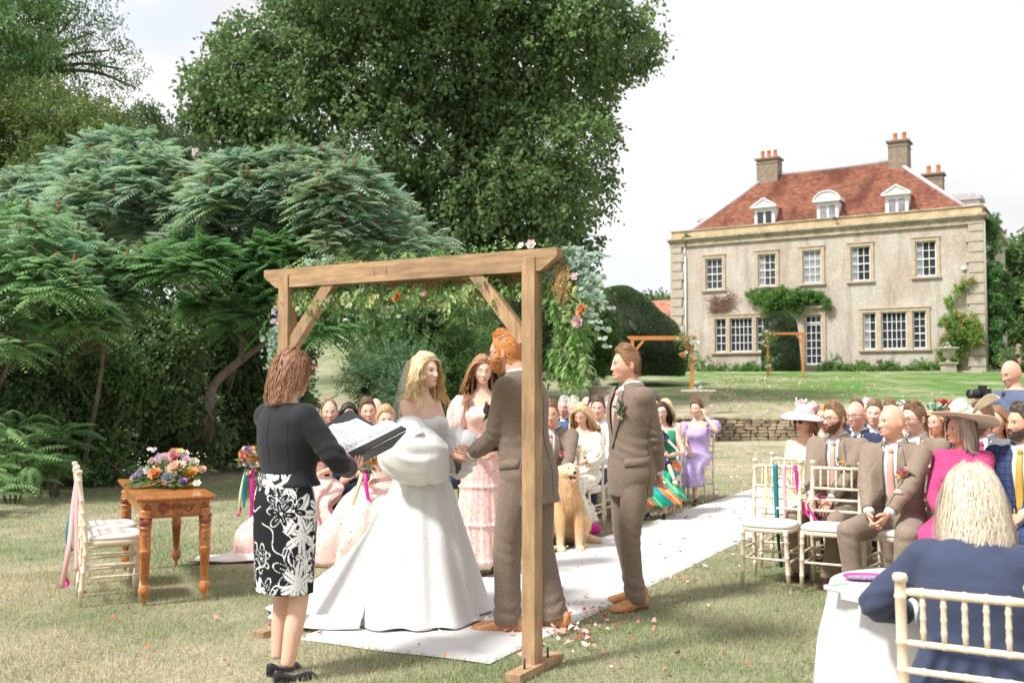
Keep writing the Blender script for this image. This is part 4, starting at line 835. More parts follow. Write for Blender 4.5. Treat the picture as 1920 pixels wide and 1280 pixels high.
def head_mesh(sex, tone, q=2, lips=(.55, .22, .20), brow=(.2, .13, .08), eye=(.03, .03, .03), shut=0, beard=None, smile=0, age=0, shade=None, r=None):
    d, F = head_dirs(q); p = head_base(d.copy(), sex); x, y, z = p[:, 0].copy(), p[:, 1], p[:, 2].copy(); f = (d[:, 1] < 0)*1.0; ax = np.abs(x); dy = np.zeros(len(p)); m = 1 if sex == 'm' else .8
    dy -= f*.0045*m*ga(z-.020, .010)*ga(ax-.024, .020)
    dy += f*.0105*ga(ax-.029, .014)*ga(z+.001, .012)                                  # sockets
    dy -= f*.0065*ga(ax-.030, .010)*ga(z+.000, .0075)                                 # lids
    t = np.clip((.012-z)/.046, 0, 1); dy -= f*(.006+.0145*t**1.3)*ga(x, .0085+.0055*t)*(z < .03)*sst(-.045, -.036, z)*sst(.03, .008, z)
    dy -= f*.008*m*ga(ax-.0125, .007)*ga(z+.034, .007); dy -= f*.0045*ga(ax-.034, .022)*ga(z+.045, .022)
    dy -= f*(.005+.003*smile)*ga(ax-.043, .018)*ga(z+.022, .018)
    mz = z+.064-smile*.008*(ax/.025)**2*np.exp(-(ax/.035)**2)
    dy -= f*.0085*ga(mz-.0045, .0042)*ga(x, .019); dy -= f*.0095*ga(mz+.0055, .0048)*ga(x, .017); dy += f*.005*ga(mz, .0022)*ga(x, .024)
    dy += f*.004*ga(mz+.018, .008)*ga(x, .022); dy -= f*.006*ga(z+.096, .014)*ga(x, .022); dy -= f*.004*ga(mz, .02)*ga(x, .03)
    dy += f*.004*ga(ax-.040, .014)*ga(z+.058, .02)
    if age: dy += f*.0022*age*ga(ax-.030-.35*(-.03-z), .004)*ga(z+.048, .018); dy += f*.0015*age*ga(ax-.03, .014)*ga(z+.016, .003)
    p[:, 1] += dy
    C = np.tile(np.array(tone), (len(p), 1)); red = f*(.55*ga(ax-.042, .02)*ga(z+.03, .018)+.5*ga(x, .012)*ga(z+.036, .012))+.2*ga(z+.1, .03)*f
    C = C*(1-red[:, None]*np.array([.02, .22, .22]))
    def mix(w, c): nonlocal C; C = C*(1-w[:, None])+np.array(c)*w[:, None]
    if beard:
        ph = np.abs(np.arctan2(d[:, 0], -d[:, 1])); w = beard_mask(ph, d[:, 2]); mix(np.clip(w*beard[1], 0, 1), beard[0])
    mix(f*np.clip(1.35*ga(mz-.0035, .0042)*ga(x, .018)+1.35*ga(mz+.0055, .005)*ga(x, .017), 0, .95), lips)
    mix(f*np.clip(1.2*ga(mz, .0014)*ga(x, .021), 0, 1)*.7, (.12, .03, .03))
    if smile > .6: mix(f*np.clip(1.5*ga(mz+.0005, .0026)*ga(x, .014), 0, 1), (.75, .70, .66))
    ex = ax-.030; mix(f*.9*np.clip(1.5*ga(z-.021+.10*np.abs(ex+.002)**1.0*.6, .0034)*ga(ex, .0135), 0, 1), brow)
    mix(f*.16*ga(ex, .018)*ga(z-.002, .011), np.array(tone)*[.62, .42, .38])  # eye-socket shade painted into the skin colour
    if not shut:
        ev = (ex/.0145)**2+(z/.0060)**2; mix(f*sst(1.25, .75, ev), (.62, .60, .58)); mix(f*sst(1.2, .7, (ex/.0060)**2+(z/.0064)**2)*(ev < 1.4), eye)
        mix(f*.9*np.clip(ga(z-.0066+.045*np.abs(ex), .0019)*ga(ex, .015)*1.3, 0, 1), (.05, .03, .025))
    else: mix(f*.9*np.clip(ga(z+.0035-.05*np.abs(ex), .0021)*ga(ex, .014)*1.4, 0, 1), (.06, .035, .03))
    if age: mix(f*.35*age*ga(ax-.030-.35*(-.03-z), .003)*ga(z+.048, .02), np.array(tone)*.6)
    return p, F, C, d
def beard_mask(ph, dz):
    line = np.interp(ph, [0, .22, .42, .8, 1.25, 1.5, 1.7], [-.62, -.60, -.40, -.33, -.16, .0, -.9]); w = sst(0, .06, line-dz)
    mo = sst(.42, .30, ph)*sst(-.50, -.46, dz)*sst(-.395, -.425, dz); return np.clip(w+mo, 0, 1)*sst(1.62, 1.5, ph)
def hairline(ph, rec=0.0): return np.interp(ph, [0, .5, .75, 1.0, 1.22, 1.42, 1.52, 1.75, 2.1, 3.2], [.60+rec, .60+rec*1.2, .52+rec, .30+rec*.5, .06, -.22, .10, -.20, -.55, -.66])
EAR = {}
def hair_mesh(g, r, H, sex, kind, col, q=2, rec=0., length=.3, wave=.0, n=None, part=.02, vol=1.0, q_rad=.004, front=0, clump=.38):
    """H: 4x4 head matrix. cap + locks"""
    col = np.minimum(np.array(col)*1.3, .85)
    d, F = head_dirs(q); b = head_base(d.copy(), sex); ph = np.abs(np.arctan2(d[:, 0], -d[:, 1])); hl_ = hairline(ph, rec); ins = d[:, 2]-hl_
    short = kind == 'short'; col = np.array(col)
    th = (.004+.007*sst(.1, .8, d[:, 2]) if short else .012+.010*sst(0, .8, d[:, 2]))*vol
    if front: th = th+front*ga(ph, .9)*ga(d[:, 2]-.78, .22)
    nn = fbm(d*[9, 3.5, 3.5]*1.4+r.uniform(0, 50), 1, 3)
    th = th*(1+.55*nn)*sst(-.02, .16, ins)+(-.004)*(ins < 0.02)
    P = b+d*(th[:, None]+.0015); keep = ins > -.05; Vc, Fc, used = cull(P, F, keep); cc = col*(1+.35*nn[used])[:, None]*(.85+.15*r.uniform(size=(used.sum(), 1))); g.add(ap(H, Vc), Fc, np.clip(cc, 0, 1))
    if kind in ('bob', 'long'):                                     # inner volume so that no gap shows through
        NC = {3: 170, 2: 90, 1: 44}[q]; av = np.linspace(-2.2, 2.2, NC)+np.pi/2; cs = col*(1+.38*(vnoise(np.stack([av*26, 0*av, 0*av+length*7], 1), 1, 3)+.6*vnoise(np.stack([av*60, 0*av, 0*av], 1), 1, 8)))[:, None]; rows = []
        a0, b0 = ((.0745, .096) if sex == 'm' else (.070, .091)); top = .05
        for t in np.linspace(0, 1, 12):
            z = top-t*(length*.88+.03); kf = (1.10+.10*(vol-1)+.13*sst(0, .5, t)*vol-.10*sst(.75, 1, t)); no = 1+.018*vnoise(np.stack([av*30, 0*av+t*.8, 0*av], 1), 1, 6)+.08*vnoise(np.stack([av*5, 0*av+t*1.2, 0*av+length*9], 1), 1, 2)
            yy = b0*kf*np.sin(av)*no*(1.0-.12*sst(.3, .8, t)); rows.append(np.stack([a0*kf*np.cos(av)*no*1.05, np.maximum(yy, -.012) if True else yy, np.full(NC, z)+.012*vnoise(np.stack([av*7, 0*av, 0*av+t], 1), 1, 5)*(t > .8)], 1))
        g.loft([ap(H, q_) for q_ in rows], False, np.clip(np.tile(cs*.9, (12, 1)), 0, 1), closed=False)
    n = int((n or {3: 620, 2: 330, 1: 150}[q])*(1.4 if short else {3: 1.9, 2: 1.3, 1: 1.0}[q])); dd = rdir(r, n*4); dd = dd[(dd[:, 2]-hairline(np.abs(np.arctan2(dd[:, 0], -dd[:, 1])), rec)) > (.02 if short else .0)][:n]; n = len(dd)
    a, bb, c = (.0745, .096, .120) if sex == 'm' else (.070, .091, .114); el = np.array([a, bb, c])
    Ls = (r.uniform(.016, .032, n)*(1+.8*(front > 0)*sst(.4, .9, dd[:, 2])) if short else length*r.uniform(.75, 1.1, n)); m = 4 if short else {3: 15, 2: 9, 1: 6}[q]
    lay = 1+((.035+.065*r.uniform(size=n)+.25*(front > 0)*ga(dd[:, 2]-.8, .25)*ga(dd[:, 1]+.4, .5)) if short else (.10+.22*r.uniform(0, 1, n)**1.3)*vol)
    p = dd*el*(1.05 if short else 1.06); sgn = np.sign(dd[:, 0]-part/.07*.5+1e-6)
    if short: v = np.stack([sgn*.25+r.normal(0, .16, n), np.where(dd[:, 2] > .3, .8, .35)+r.normal(0, .16, n), np.where(dd[:, 2] > .3, -.05, -.7)+.7*(front > 0)*ga(dd[:, 1]+.6, .5)], 1)
    elif kind == 'bun': v = np.stack([-dd[:, 0]*.4, np.full(n, 1.), np.full(n, -.1)], 1)
    else: fw = sst(.45, -.35, dd[:, 1]); v = np.stack([sgn*(.9*fw+.0)+dd[:, 0]*.8*(1-fw), .35*fw+.5*(1-fw), np.full(n, -.2)-.9*(1-fw)], 1)
    out = [p]; st = (Ls/(m-1))[:, None]; sh = np.array([0, .01, -.22])
    for k in range(1, m):
        t = k/(m-1)
        if kind == 'bun': v = (np.array([0, .095, -.01])*1.0-p); v /= np.linalg.norm(v, axis=1)[:, None]; v = v+.3*rdir(r, n)*.3
        elif not short: v = v*.72+np.array([0, .02, -1.])*(.28 if p[0, 2] > -9 else 1)
        if short: nr = p/el**2; nr /= np.linalg.norm(nr, axis=1)[:, None]; v = v-nr*((v*nr).sum(1)-.10)[:, None]
        v = v/np.linalg.norm(v, axis=1)[:, None]; p = p+v*st
        top = p[:, 2] > -.03; e = np.where(top[:, None], p/(el*lay[:, None]), p/(np.array([a*1.0, bb*.95, 9])*lay[:, None])*[1, 1, 0]); rr = np.linalg.norm(e, axis=1)
        if kind != 'bun' or k < m-2:
            ins_ = rr < 1; sc = np.where(ins_, 1/np.maximum(rr, .15), 1)[:, None]; p = np.where(top[:, None], p*sc, p*np.concatenate([sc, sc, np.ones_like(sc)], 1))
        if not short:                                                # keep the face clear, rest on the shoulders
            fz = (p[:, 1] < -.02) & (p[:, 2] < .075) & (np.abs(p[:, 0]) < .062*(.92+.16*lay-.16)); p[fz, 0] = np.sign(p[fz, 0]+sgn[fz]*1e-3)*.064*lay[fz]**.8; 
            so = p[:, 2] < -.17; q2 = np.hypot(p[:, 0]/.19, (p[:, 1]-.0)/.115); u = so & (q2 < 1); p[u, 1] = np.where(p[u, 1] > -.02, 1, -1)*np.sqrt(np.maximum(.0, 1-(p[u, 0]/.19)**2))*.118
        out.append(p.copy())
    P = np.stack(out, 1)
    T = np.gradient(P, axis=1); T /= np.maximum(1e-6, np.linalg.norm(T, axis=2))[..., None]; O = P-np.array([0, 0, -.02]); O[..., 2] *= .3; O /= np.maximum(1e-6, np.linalg.norm(O, axis=2))[..., None]
    Sd = np.cross(T, O); Sd /= np.maximum(1e-6, np.linalg.norm(Sd, axis=2))[..., None]; O = np.cross(Sd, T)
    if not short and kind != 'bun':
        K2 = dd[r.integers(0, n, 100 if q > 1 else 40)]; lb = np.argmin(((dd[:, None]-K2[None])**2).sum(2), 1); tt_ = np.linspace(0, 1, m)[None, :, None]
        for j in range(len(K2)):
            q_ = lb == j
            if q_.sum() > 1: P[q_] = P[q_]*(1-clump*tt_)+P[q_].mean(0)[None]*clump*tt_
    if wave:
        s = np.linspace(0, 1, m)[None]*Ls[:, None]; K_ = dd[r.integers(0, n, 30)]; lab = np.argmin(((dd[:, None]-K_[None])**2).sum(2), 1); phs = (lab*1.7+r.normal(0, .25, n))[:, None]; A = (wave*sst(.15, .6, np.linspace(0, 1, m))[None]*r.uniform(.6, 1.2, (n, 1)))
        P = P+Sd*(A*np.sin(s/.085*6.28+phs))[..., None]+O*(A*.6*np.cos(s/.085*6.28+phs)+A*.6)[..., None]
    w = q_rad*(.62 if short else .72)*r.uniform(.6, 1.3, n)[:, None]*np.interp(np.linspace(0, 1, m), [0, .3, .8, 1], [.7, 1, .8, .12])[None]*({3: 1, 2: 1.25, 1: 1.8}[q])
    w = w*1.15; R4 = np.stack([P+Sd*w[..., None], P-Sd*w[..., None]], 2)      # n,m,2,3
    i = ((np.arange(n)[:, None]*m+np.arange(m-1)[None])*2)
    Fq = np.stack([i, i+1, i+3, i+2], -1).reshape(-1, 4); cl = col*r.uniform(.74, 1.26, (n, 1)); cl = np.clip(cl[:, None, None]*np.ones((1, m, 2, 1)), 0, 1)
    g.add(ap(H, R4.reshape(-1, 3)), Fq, cl.reshape(-1, 3))
    if kind == 'bun':
        V, Fb = sph(14, 10); V = V*.045*(1+.2*fbm(V, 3, 2)[:, None]); g.add(ap(H, V+[0, .115, -.005]), Fb, col)

PROF = {  # z over the hip (for 1.75 m), half width, half depth, y offset
 'm': [(-.13, .135, .095, .005), (-.05, .170, .112, .01), (.03, .170, .112, .005), (.12, .158, .105, 0), (.20, .155, .100, 0), (.29, .168, .107, .0), (.37, .182, .115, .003), (.44, .186, .108, .008), (.50, .172, .088, .012), (.535, .115, .072, .012), (.56, .066, .062, .008)],
 'f': [(-.13, .135, .100, .005), (-.05, .172, .115, .012), (.03, .168, .108, .010), (.12, .140, .092, 0), (.19, .125, .084, -.002), (.27, .137, .098, -.008), (.345, .150, .120, -.018), (.41, .152, .100, -.004), (.47, .150, .080, .008), (.51, .112, .062, .010), (.54, .056, .052, .006)]}
def two_bone(S_, W_, l1, l2, pole):
    S_, W_ = np.array(S_, float), np.array(W_, float); v = W_-S_; L_ = np.linalg.norm(v); u = v/L_; L_ = min(L_, (l1+l2)*.995); a = (l1*l1-l2*l2+L_*L_)/(2*L_); h = math.sqrt(max(0, l1*l1-a*a))
    p = np.array(pole, float); p = unit(p-u*(p@u)); return S_+u*a+p*h, S_+u*L_
class Fig:
    def __init__(s, label, xy, face, pose='stand', h=1.75, sex='m', tone=(.62, .38, .29), head=(0, 0, 0), lean=0., girth=1., q=2, name='person', hand_t=None, pole=None, feet=None, knees=None, spread=.11, sway=0., seed=None, z=None, group=None, hf=0.):
        s.seed = seed or int(abs(xy[0]*731+xy[1]*517)*10) % 9999; s.r = np.random.default_rng(s.seed); s.sex = sex; s.s = k = h/1.75; s.q = q; s.tone = np.array(tone)*np.array([1.13, 1.12, 1.10]); s.pose = pose; s.girth = girth
        s.rz = math.atan2(face[0], -face[1]); s.loc = (xy[0], xy[1], 0. if z is None else z); s.root = thing(name, label, 'person', s.loc, s.rz, group)
        s.Minv = np.linalg.inv(Mx(s.loc, rz=s.rz)); s.Mw = Mx(s.loc, rz=s.rz)
        hz = .93*k if pose == 'stand' else .545; s.hip = np.array([sway, 0 if pose == 'stand' else .06, hz]); s.T = Mx(s.hip, rx=lean); sw = (.188 if sex == 'm' else .158)*k*girth**.5
        s.sho = {1: ap(s.T, (sw-.01, .012, .475*k)), -1: ap(s.T, (-sw+.01, .012, .475*k))}; s.neck = ap(s.T, (0, .008, .545*k)); s.hf = hf; s.H = Mx(ap(s.T, (0, -.022-hf, .700*k)), rz=head[0], rx=head[1], ry=head[2] if len(head) > 2 else 0)@Mx(); s.hk = .5+.5*k if k > .8 else k*1.25
        s.H[:3, :3] *= s.hk; s.l1, s.l2 = .295*k, .265*k
        dt = {1: (.26, -.04, .80*k), -1: (-.26, -.04, .80*k)} if pose == 'stand' else {1: (.09, -.34, .66), -1: (-.09, -.34, .66)}
        hand_t = hand_t or {}; pole = pole or {}; s.elb = {}; s.wri = {}
        for sd in (1, -1): s.elb[sd], s.wri[sd] = two_bone(s.sho[sd], hand_t.get(sd, dt[sd]), s.l1, s.l2, pole.get(sd, (sd*.6, .6, -.3)))
        s.hipj = {sd: s.hip+[sd*.092*k, 0, -.02] for sd in (1, -1)}; kn = knees or {}; ft = feet or {}; s.kne = {}; s.ank = {}
        for sd in (1, -1):
            if pose == 'stand':
                s.ank[sd] = np.array(ft.get(sd, (sd*spread, .03, 0)))+[0, 0, .085*k]; s.kne[sd], _ = two_bone(s.hipj[sd], s.ank[sd], .427*k, .405*k, (sd*.12, -1, 0))
            else: s.kne[sd] = np.array(kn.get(sd, (sd*spread, -.42*k+.04, .50*k))); s.ank[sd] = np.array(ft.get(sd, (sd*spread*.9, -.40*k, 0)))+[0, 0, .085*k]
        s.bvh = None
    def w2l(s, P): return ap(s.Minv, P)
    def ring(s, z, off=0., n=28, sq=.88, sx=1., sy=1.):
        P = np.array(PROF[s.sex]); k = s.s; zz = z/k; rx = np.interp(zz, P[:, 0], P[:, 1])*k*s.girth+off; ry = np.interp(zz, P[:, 0], P[:, 2])*k*s.girth**1.5+off; yo = np.interp(zz, P[:, 0], P[:, 3])*k-(s.girth-1)*.12*ga(zz-.12, .16)
        a = np.linspace(0, 2*np.pi, n, endpoint=False); c, si = np.cos(a), np.sin(a)
        return ap(s.T, np.stack([rx*sx*np.sign(c)*np.abs(c)**sq, yo+ry*sy*np.sign(si)*np.abs(si)**sq, np.full(n, z)], 1))
    def torso(s, g, off, z0, z1, m=14, top=0., hem=0., sq=.88, cap=True):
        zs = np.linspace(z0, z1, m); g.loft([s.ring(z, off+hem*sst(.1, z0, z)) for z in zs], cap)
    def arm(s, g, sd, r, t0=0, t1=1, n=12):
        """r = radii at shoulder, mid, elbow, mid, end"""
        P = np.array([s.sho[sd], (s.sho[sd]+s.elb[sd])/2, s.elb[sd], (s.elb[sd]+s.wri[sd])/2, s.wri[sd]]); Q = spline(P, 15); t = np.linspace(0, 1, 15); rr = np.interp(t, np.linspace(0, 1, len(r)), r)*s.s
        k = (t >= t0-1e-6) & (t <= t1+1e-6); g.tube(Q[k], rr[k], n); 
        if t0 == 0: g.ball(s.sho[sd], rr[0]*1.02, 12, 8)
    def leg(s, g, sd, r, t1=1., n=12, ext=False):
        e_ = s.ank[sd]+([0, 0, -.035*s.s] if ext else [0, 0, 0]); P = np.array([s.hipj[sd], (s.hipj[sd]+s.kne[sd])/2, s.kne[sd], (s.kne[sd]+e_)/2, e_]); Q = spline(P, 17) if s.pose == 'stand' else np.concatenate([np.linspace(P[0], P[2], 9)[:-1], np.linspace(P[2], P[4], 9)]); t = np.linspace(0, 1, 17); rr = np.interp(t, np.linspace(0, 1, len(r)), r)*s.s
        k = t <= t1+1e-6; g.tube(Q[k], rr[k], n); g.ball(s.kne[sd], rr[8]*1.0, 10, 8)
    def hand(s, g, sd, d, nrm, curl=.5, tone=None, size=1., n=7, point=False):
        w = s.wri[sd]; z = size*s.s*(1. if s.sex == 'm' else .9); d = unit(d); nrm = np.array(nrm, float); nrm = unit(nrm-d*(nrm@d)); th = np.cross(nrm, d)*sd; c = s.tone*[1, .93, .92] if tone is None else tone
        rings = []
        for t, wd, tk in ((-.02, .024, .020), (.0, .025, .019), (.03, .034, .017), (.06, .041, .015), (.085, .040, .012)): 
            a = np.linspace(0, 2*np.pi, 12, endpoint=False); rings.append(w+d*t*z+th*(wd*z*np.cos(a))[:, None]+nrm*(tk*z*np.sin(a))[:, None])
        g.loft(rings, True, c)
        for k, (o, L_, rr) in enumerate(((.031, .070, .0088), (.010, .078, .0090), (-.011, .073, .0086), (-.031, .057, .0076))):
            b = w+d*.078*z+th*o*z; P = [b]; a = .12*curl; dd = d+th*o*1.2
            for j, fr in enumerate((.46, .30, .24)): cu = 0 if (point and k == 0) else curl; a += cu*(.55+.25*j); dv = unit(dd)*math.cos(a)+nrm*math.sin(a); P.append(P[-1]+dv*L_*fr*z)
            g.tube(spline(P, 7), np.array([1.1, 1.05, 1, .98, .92, .85, .6])*rr*z, n, col=c)
        b = w+d*.018*z+th*.026*z+nrm*.004*z; e = b+(d*.6+th*.62+nrm*.25)*.042*z; f = e+(d*.85+th*.15+nrm*(.2+.3*curl))*.034*z; g.tube(spline([b, e, f], 7), np.array([.014, .0135, .012, .011, .0105, .0095, .006])*z, n, col=c)
    def body(s, vox=None, arms=True, legs=True, hands=None, bust=1., lips=(.50, .20, .18), **hd):
        """hands: {sd: (dir, normal, curl)}"""
        g = G(); s.torso(g, 0, -.12*s.s, .555*s.s, 12); f = 1 if s.sex == 'm' else .84
        hc = s.H[:3, 3]; up = s.H[:3, 2]/s.hk; g.tube([s.neck-[0, 0, .05], s.neck, (s.neck+hc)/2+[0, .008, 0], hc+s.H[:3, 1]/s.hk*.012-up*.015], np.array([.072, .062, .056, .050])*(1 if s.sex == 'm' else .84)*s.s*s.girth**.3, 14)
        for sd in (1, -1):
            s.arm(g, sd, np.array([.054, .048, .040, .039, .027])*f*s.girth**.5, n=10)
            if legs: s.leg(g, sd, np.array([.088, .078, .056, .056, .040])*(1 if s.sex == 'm' else .95))
        V, F, N = remesh(g, vox or ({3: .013, 2: .018, 1: .024}[s.q] if s.sex == 'f' else {3: .019, 2: .021, 1: .026}[s.q]), 2); C = np.tile(s.tone, (len(V), 1))*(1+.05*fbm(V, 9, 2)[:, None]); o = G(); o.add(V, F, C)
        if s.sex == 'f' and bust: pass
        p, Fh, Ch, d = head_mesh(s.sex, s.tone, s.q, lips=lips, **hd); o.add(ap(s.H, p), Fh, Ch)
        for sd in (1, -1):
            e = G(); V_, F_ = sph(12, 8); V_ = V_*[.009, .019, .031]; V_[:, 0] += np.where(V_[:, 2]**2+V_[:, 1]**2 < .00014, -.004*sd, .0); e.add(V_, F_, s.tone*[1.0, .82, .78]); e.xf(Mx((sd*(.0745 if s.sex == 'm' else .070), .012, -.010), rz=-sd*.35, rx=.12)); e.xf(s.H); o.merge(e)
            if hands is None or sd in hands or arms:
                dflt = (s.wri[sd]-s.elb[sd], (-sd, 0, .0) if s.pose == 'stand' else (-sd*.3, .2, -1), .45); hd_ = (hands or {}).get(sd, dflt); s.hand(o, sd, *hd_)
        s.bodyo = o.build('body', SKIN, s.root); return s
    def hair(s, kind, col, **k):
        g = G(); hair_mesh(g, s.r, s.H, s.sex, kind, col, s.q, **k); return g.build('hair', HAIR, s.root)
    def beard(s, col, th=.008, m=None):
        d, F = head_dirs(s.q); p, _, _, _ = head_mesh(s.sex, s.tone, s.q); ph = np.abs(np.arctan2(d[:, 0], -d[:, 1])); w = beard_mask(ph, d[:, 2]); nn = fbm(d, 22, 2, 3)
        P = p+d*(th*w*(1+.7*nn)-.002*(w < .3))[:, None]; V, F2, u = cull(P, F, w > .15); g = G(); g.add(ap(s.H, V), F2, np.array(col)*(1+.5*nn[u])[:, None]); return g.build('beard', HAIR, s.root)
    def glasses(s, col=(.03, .03, .03), dark=False, w=.0):
        g = G(); t = .0022
        for sd in (1, -1):
            a = np.linspace(0, 2*np.pi, 17); c = np.array([sd*.031, -.098-.002, -.002]); P = np.stack([c[0]+.022*np.cos(a), np.full(17, c[1]), c[2]+.017*np.sin(a)], 1); g.tube(P, t, 5, cap=False)
            g.tube([(sd*.053, -.100, .004), (sd*.070, -.085, .006), (sd*.076, .0, .003), (sd*.074, .02, -.006)], t, 5)
        g.tube([(-.010, -.100, .003), (0, -.104, .006), (.010, -.100, .003)], t, 5); g.xf(s.H@Mx((0, .0 if s.sex == 'm' else .006, 0))); o = g.build('glasses', mat('glasses_frame', col, .3), s.root)
        for sd in (1, -1): g = G(); g.ball((sd*.031, -.0995, -.002), (.021, .0015, .016), 12, 6); g.xf(s.H@Mx((0, .0 if s.sex == 'm' else .006, 0))); g.build('lens', mat('dark_lens', (.01, .01, .012), .08) if dark else clearlens(), o)
        return o
    # ---- clothing
    def fused(s, g, vox, m, name, wr=.004, ws=(9, 9, 14), seed=0, smooth=3, fold=None, cut=None, cast=False, col=None):
        V, F, N = remesh(g, vox, smooth); D = wr*fbm(V*np.array(ws)/10, 10, 3, s.seed+seed)+wr*.6*(1-2*np.abs(vnoise(V*np.array(ws), .8, s.seed+3+seed)))
        if fold is not None: D = D+fold(V)
        V = V+N*D[:, None]
        if cast: s.bvh = BVHTree.FromPolygons([tuple(v) for v in V], [tuple(f) for f in F])
        if cut is not None: V, F, _ = cull(V, F, ~cut(V))
        o = link(name, mesh_np(name, V, F, col), m, s.root); return o
    def jacket(s, m, z0=-.17, off=.024, vbot=.13, vtop=.062, gap=0., cuffs=True, lap=True, tie=None, shirt=SHIRT, waist=None, vox=None, name='jacket', sleeve=(.074, .064, .056, .052, .045), low=True, collar=True, tl=None, buttons=None, wr=.004):
        k = s.s; vox = vox or {3: .0125, 2: .0165, 1: .024}[s.q]; sit = s.pose != 'stand'; Ti = np.linalg.inv(s.T)
        z0 = -.03 if sit and z0 < -.03 else z0
        if shirt is not None:
            g = G(); s.torso(g, .006, -.10*k, .552*k, 12); g.build('shirt', shirt, s.root)
        if waist is not None:
            g = G(); s.torso(g, .013, -.06*k, .50*k, 12); V, F, C = g.arrays(); L_ = ap(Ti, V); w = np.interp(L_[:, 2]/k, [.20, .50], [0, .075]); V, F, _ = cull(V, F, ~((L_[:, 1] < 0) & (np.abs(L_[:, 0]) < w) & (L_[:, 2] > .22*k))); link('waistcoat', mesh_np('waistcoat', V, F), waist, s.root)
            g = G()
            for j in range(4): q = ap(s.T, s_front(s, 0, (.02+.055*j)*k, .016)); g.ball(q, (.006, .004, .006), 8, 6)
            g.build('waistcoat_buttons', mat('button', (.08, .05, .04), .3), s.root)
        g = G(); s.torso(g, off, z0*k, .55*k, 14, hem=.020 if not sit else .0)
        for sd in (1, -1): s.arm(g, sd, sleeve, 0, .96)
        def fold(V):
            L_ = ap(Ti, V); e = sum(ga(np.linalg.norm(V-s.elb[sd], axis=1), .11) for sd in (1, -1)); w_ = ga(L_[:, 2]/k-.12, .09)*(np.abs(L_[:, 0]) < .2)
            return .0045*e*np.sin(V[:, 2]*95+V[:, 0]*40+3*vnoise(V, 9, 1))+.003*w_*np.sin(L_[:, 2]*80+L_[:, 0]*25+2*vnoise(V, 7, 2))
        def cut(V):
            L_ = ap(Ti, V); z = L_[:, 2]/k; w = np.interp(z, [z0, vbot, .42, .56], [gap+.02*(gap > 0)+(.03 if not sit else 0), gap, vtop, vtop*.9]); return (L_[:, 1] < .0) & (np.abs(L_[:, 0]) < w*k) & ((z > vbot-.012) | (gap > 0)) & (np.abs(L_[:, 0]) < .15)
        o = s.fused(g, vox, m, name, wr, (7, 7, 11), 1, 3, fold, cut if (vtop and shirt is not None) else None, cast=True)
        if not low: return o
        if lap and s.bvh:
            for sd in (1, -1):
                zs = np.linspace(vbot, .52, 12); inn = [np.interp(z, [vbot, .42, .52], [gap, vtop, vtop*.95])-.012 for z in zs]; wd = [np.interp(z, [vbot, vbot+.1, .36, .40, .52], [.008, .04, .085, .062, .035]) for z in zs]
                s.drape('lapel', m, [(sd*a*k, z*k) for a, z in zip(inn, zs)], [(sd*(a+b)*k, z*k) for a, b, z in zip(inn, wd, zs)], .006)
        if collar:
            g = G(); a = np.linspace(.5, 2*np.pi-.5, 22)-np.pi/2; nb = ap(np.linalg.inv(s.T), s.neck)
            def cr(rad, z, ry): return ap(s.T, np.stack([nb[0]+rad*np.cos(a), nb[1]+.004+ry*np.sin(a), np.full(22, z)-(.016*ga(np.abs(np.abs(a-np.pi/2)-np.pi+.5), .35))], 1))
            r0 = .063*k*(1 if s.sex == 'm' else .9); g.loft([cr(r0, .585*k, r0*1.05), cr(r0+.008, .59*k, r0*1.05+.008), cr(r0+.020, .548*k, r0+.022), cr(r0+.010, .54*k, r0+.01)], False, closed=False); (shirt is not None) and solid(g.build('shirt_collar', shirt, s.root), .003)
            g = G(); g.loft([cr(r0+.010, .57*k, r0+.014), cr(r0+.020, .578*k, r0+.024), cr(r0+.038, .53*k, r0+.036)], False, closed=False); solid(g.build('jacket_collar', m, s.root), .006)
        if tie is not None: s.tie(tie, tl or vbot)
        if cuffs and shirt is not None:
            for sd in (1, -1):
                d = unit(s.wri[sd]-s.elb[sd]); g = G(); g.tube([s.wri[sd]-d*.035*k, s.wri[sd]-d*.004*k], np.array([.037, .034])*k, 12); g.build('cuff', shirt, s.root)
        if buttons:
            g = G(); Mi = s.Mw
            for z in buttons: q = ap(s.T, s_front(s, .012, z*k, off+.006)); g.ball(q, (.009, .005, .009), 8, 6)
            g.build('button', mat('button', (.08, .05, .04), .3), s.root)
        return o
    def tie(s, m, zb, w=.036):
        k = s.s; zs = np.linspace(.50, max(.02, zb-.03), 9); g = G(); rings = []
        for z in zs:
            ww = np.interp(z, [.0, .45, .50], [w, .018, .016]); rings.append([ap(s.T, s_front(s, x*ww, z*k, .017+.004*(abs(x) < .5))) for x in (-1, -.5, 0, .5, 1)])
        g.loft(rings, False, closed=False); q = ap(s.T, s_front(s, 0, .512*k, .022)); g.ball(q+[0, .0, -.004], (.0155, .010, .019), 10, 8); return solid(g.build('tie', m, s.root), .004)
    def hit(s, o, d, off=.004):
        if s.bvh is None: return None
        h = s.bvh.ray_cast(Vector(o), Vector(d).normalized()); return None if h[0] is None else np.array(h[0])+np.array(h[1])*off
    def drape(s, name, m, A, B, off=.004, th=.004, d=(0, 1, 0), kx=5):
        """sheet between two torso-space curves of (x, z), dropped onto the garment from the front"""
        rows = []; dw = s.T[:3, :3]@np.array(d, float)
        for a, b in zip(A, B):
            row = []
            for t in np.linspace(0, 1, kx):
                x = a[0]*(1-t)+b[0]*t; z = a[1]*(1-t)+b[1]*t; o = ap(s.T, (x-d[0], -d[1], z)); h = s.hit(o, dw, off)
                if h is None or np.linalg.norm(h-o) > 1.15: h = ap(s.T, s_front(s, x, z, .03))
                row.append(h)
            rows.append(row)
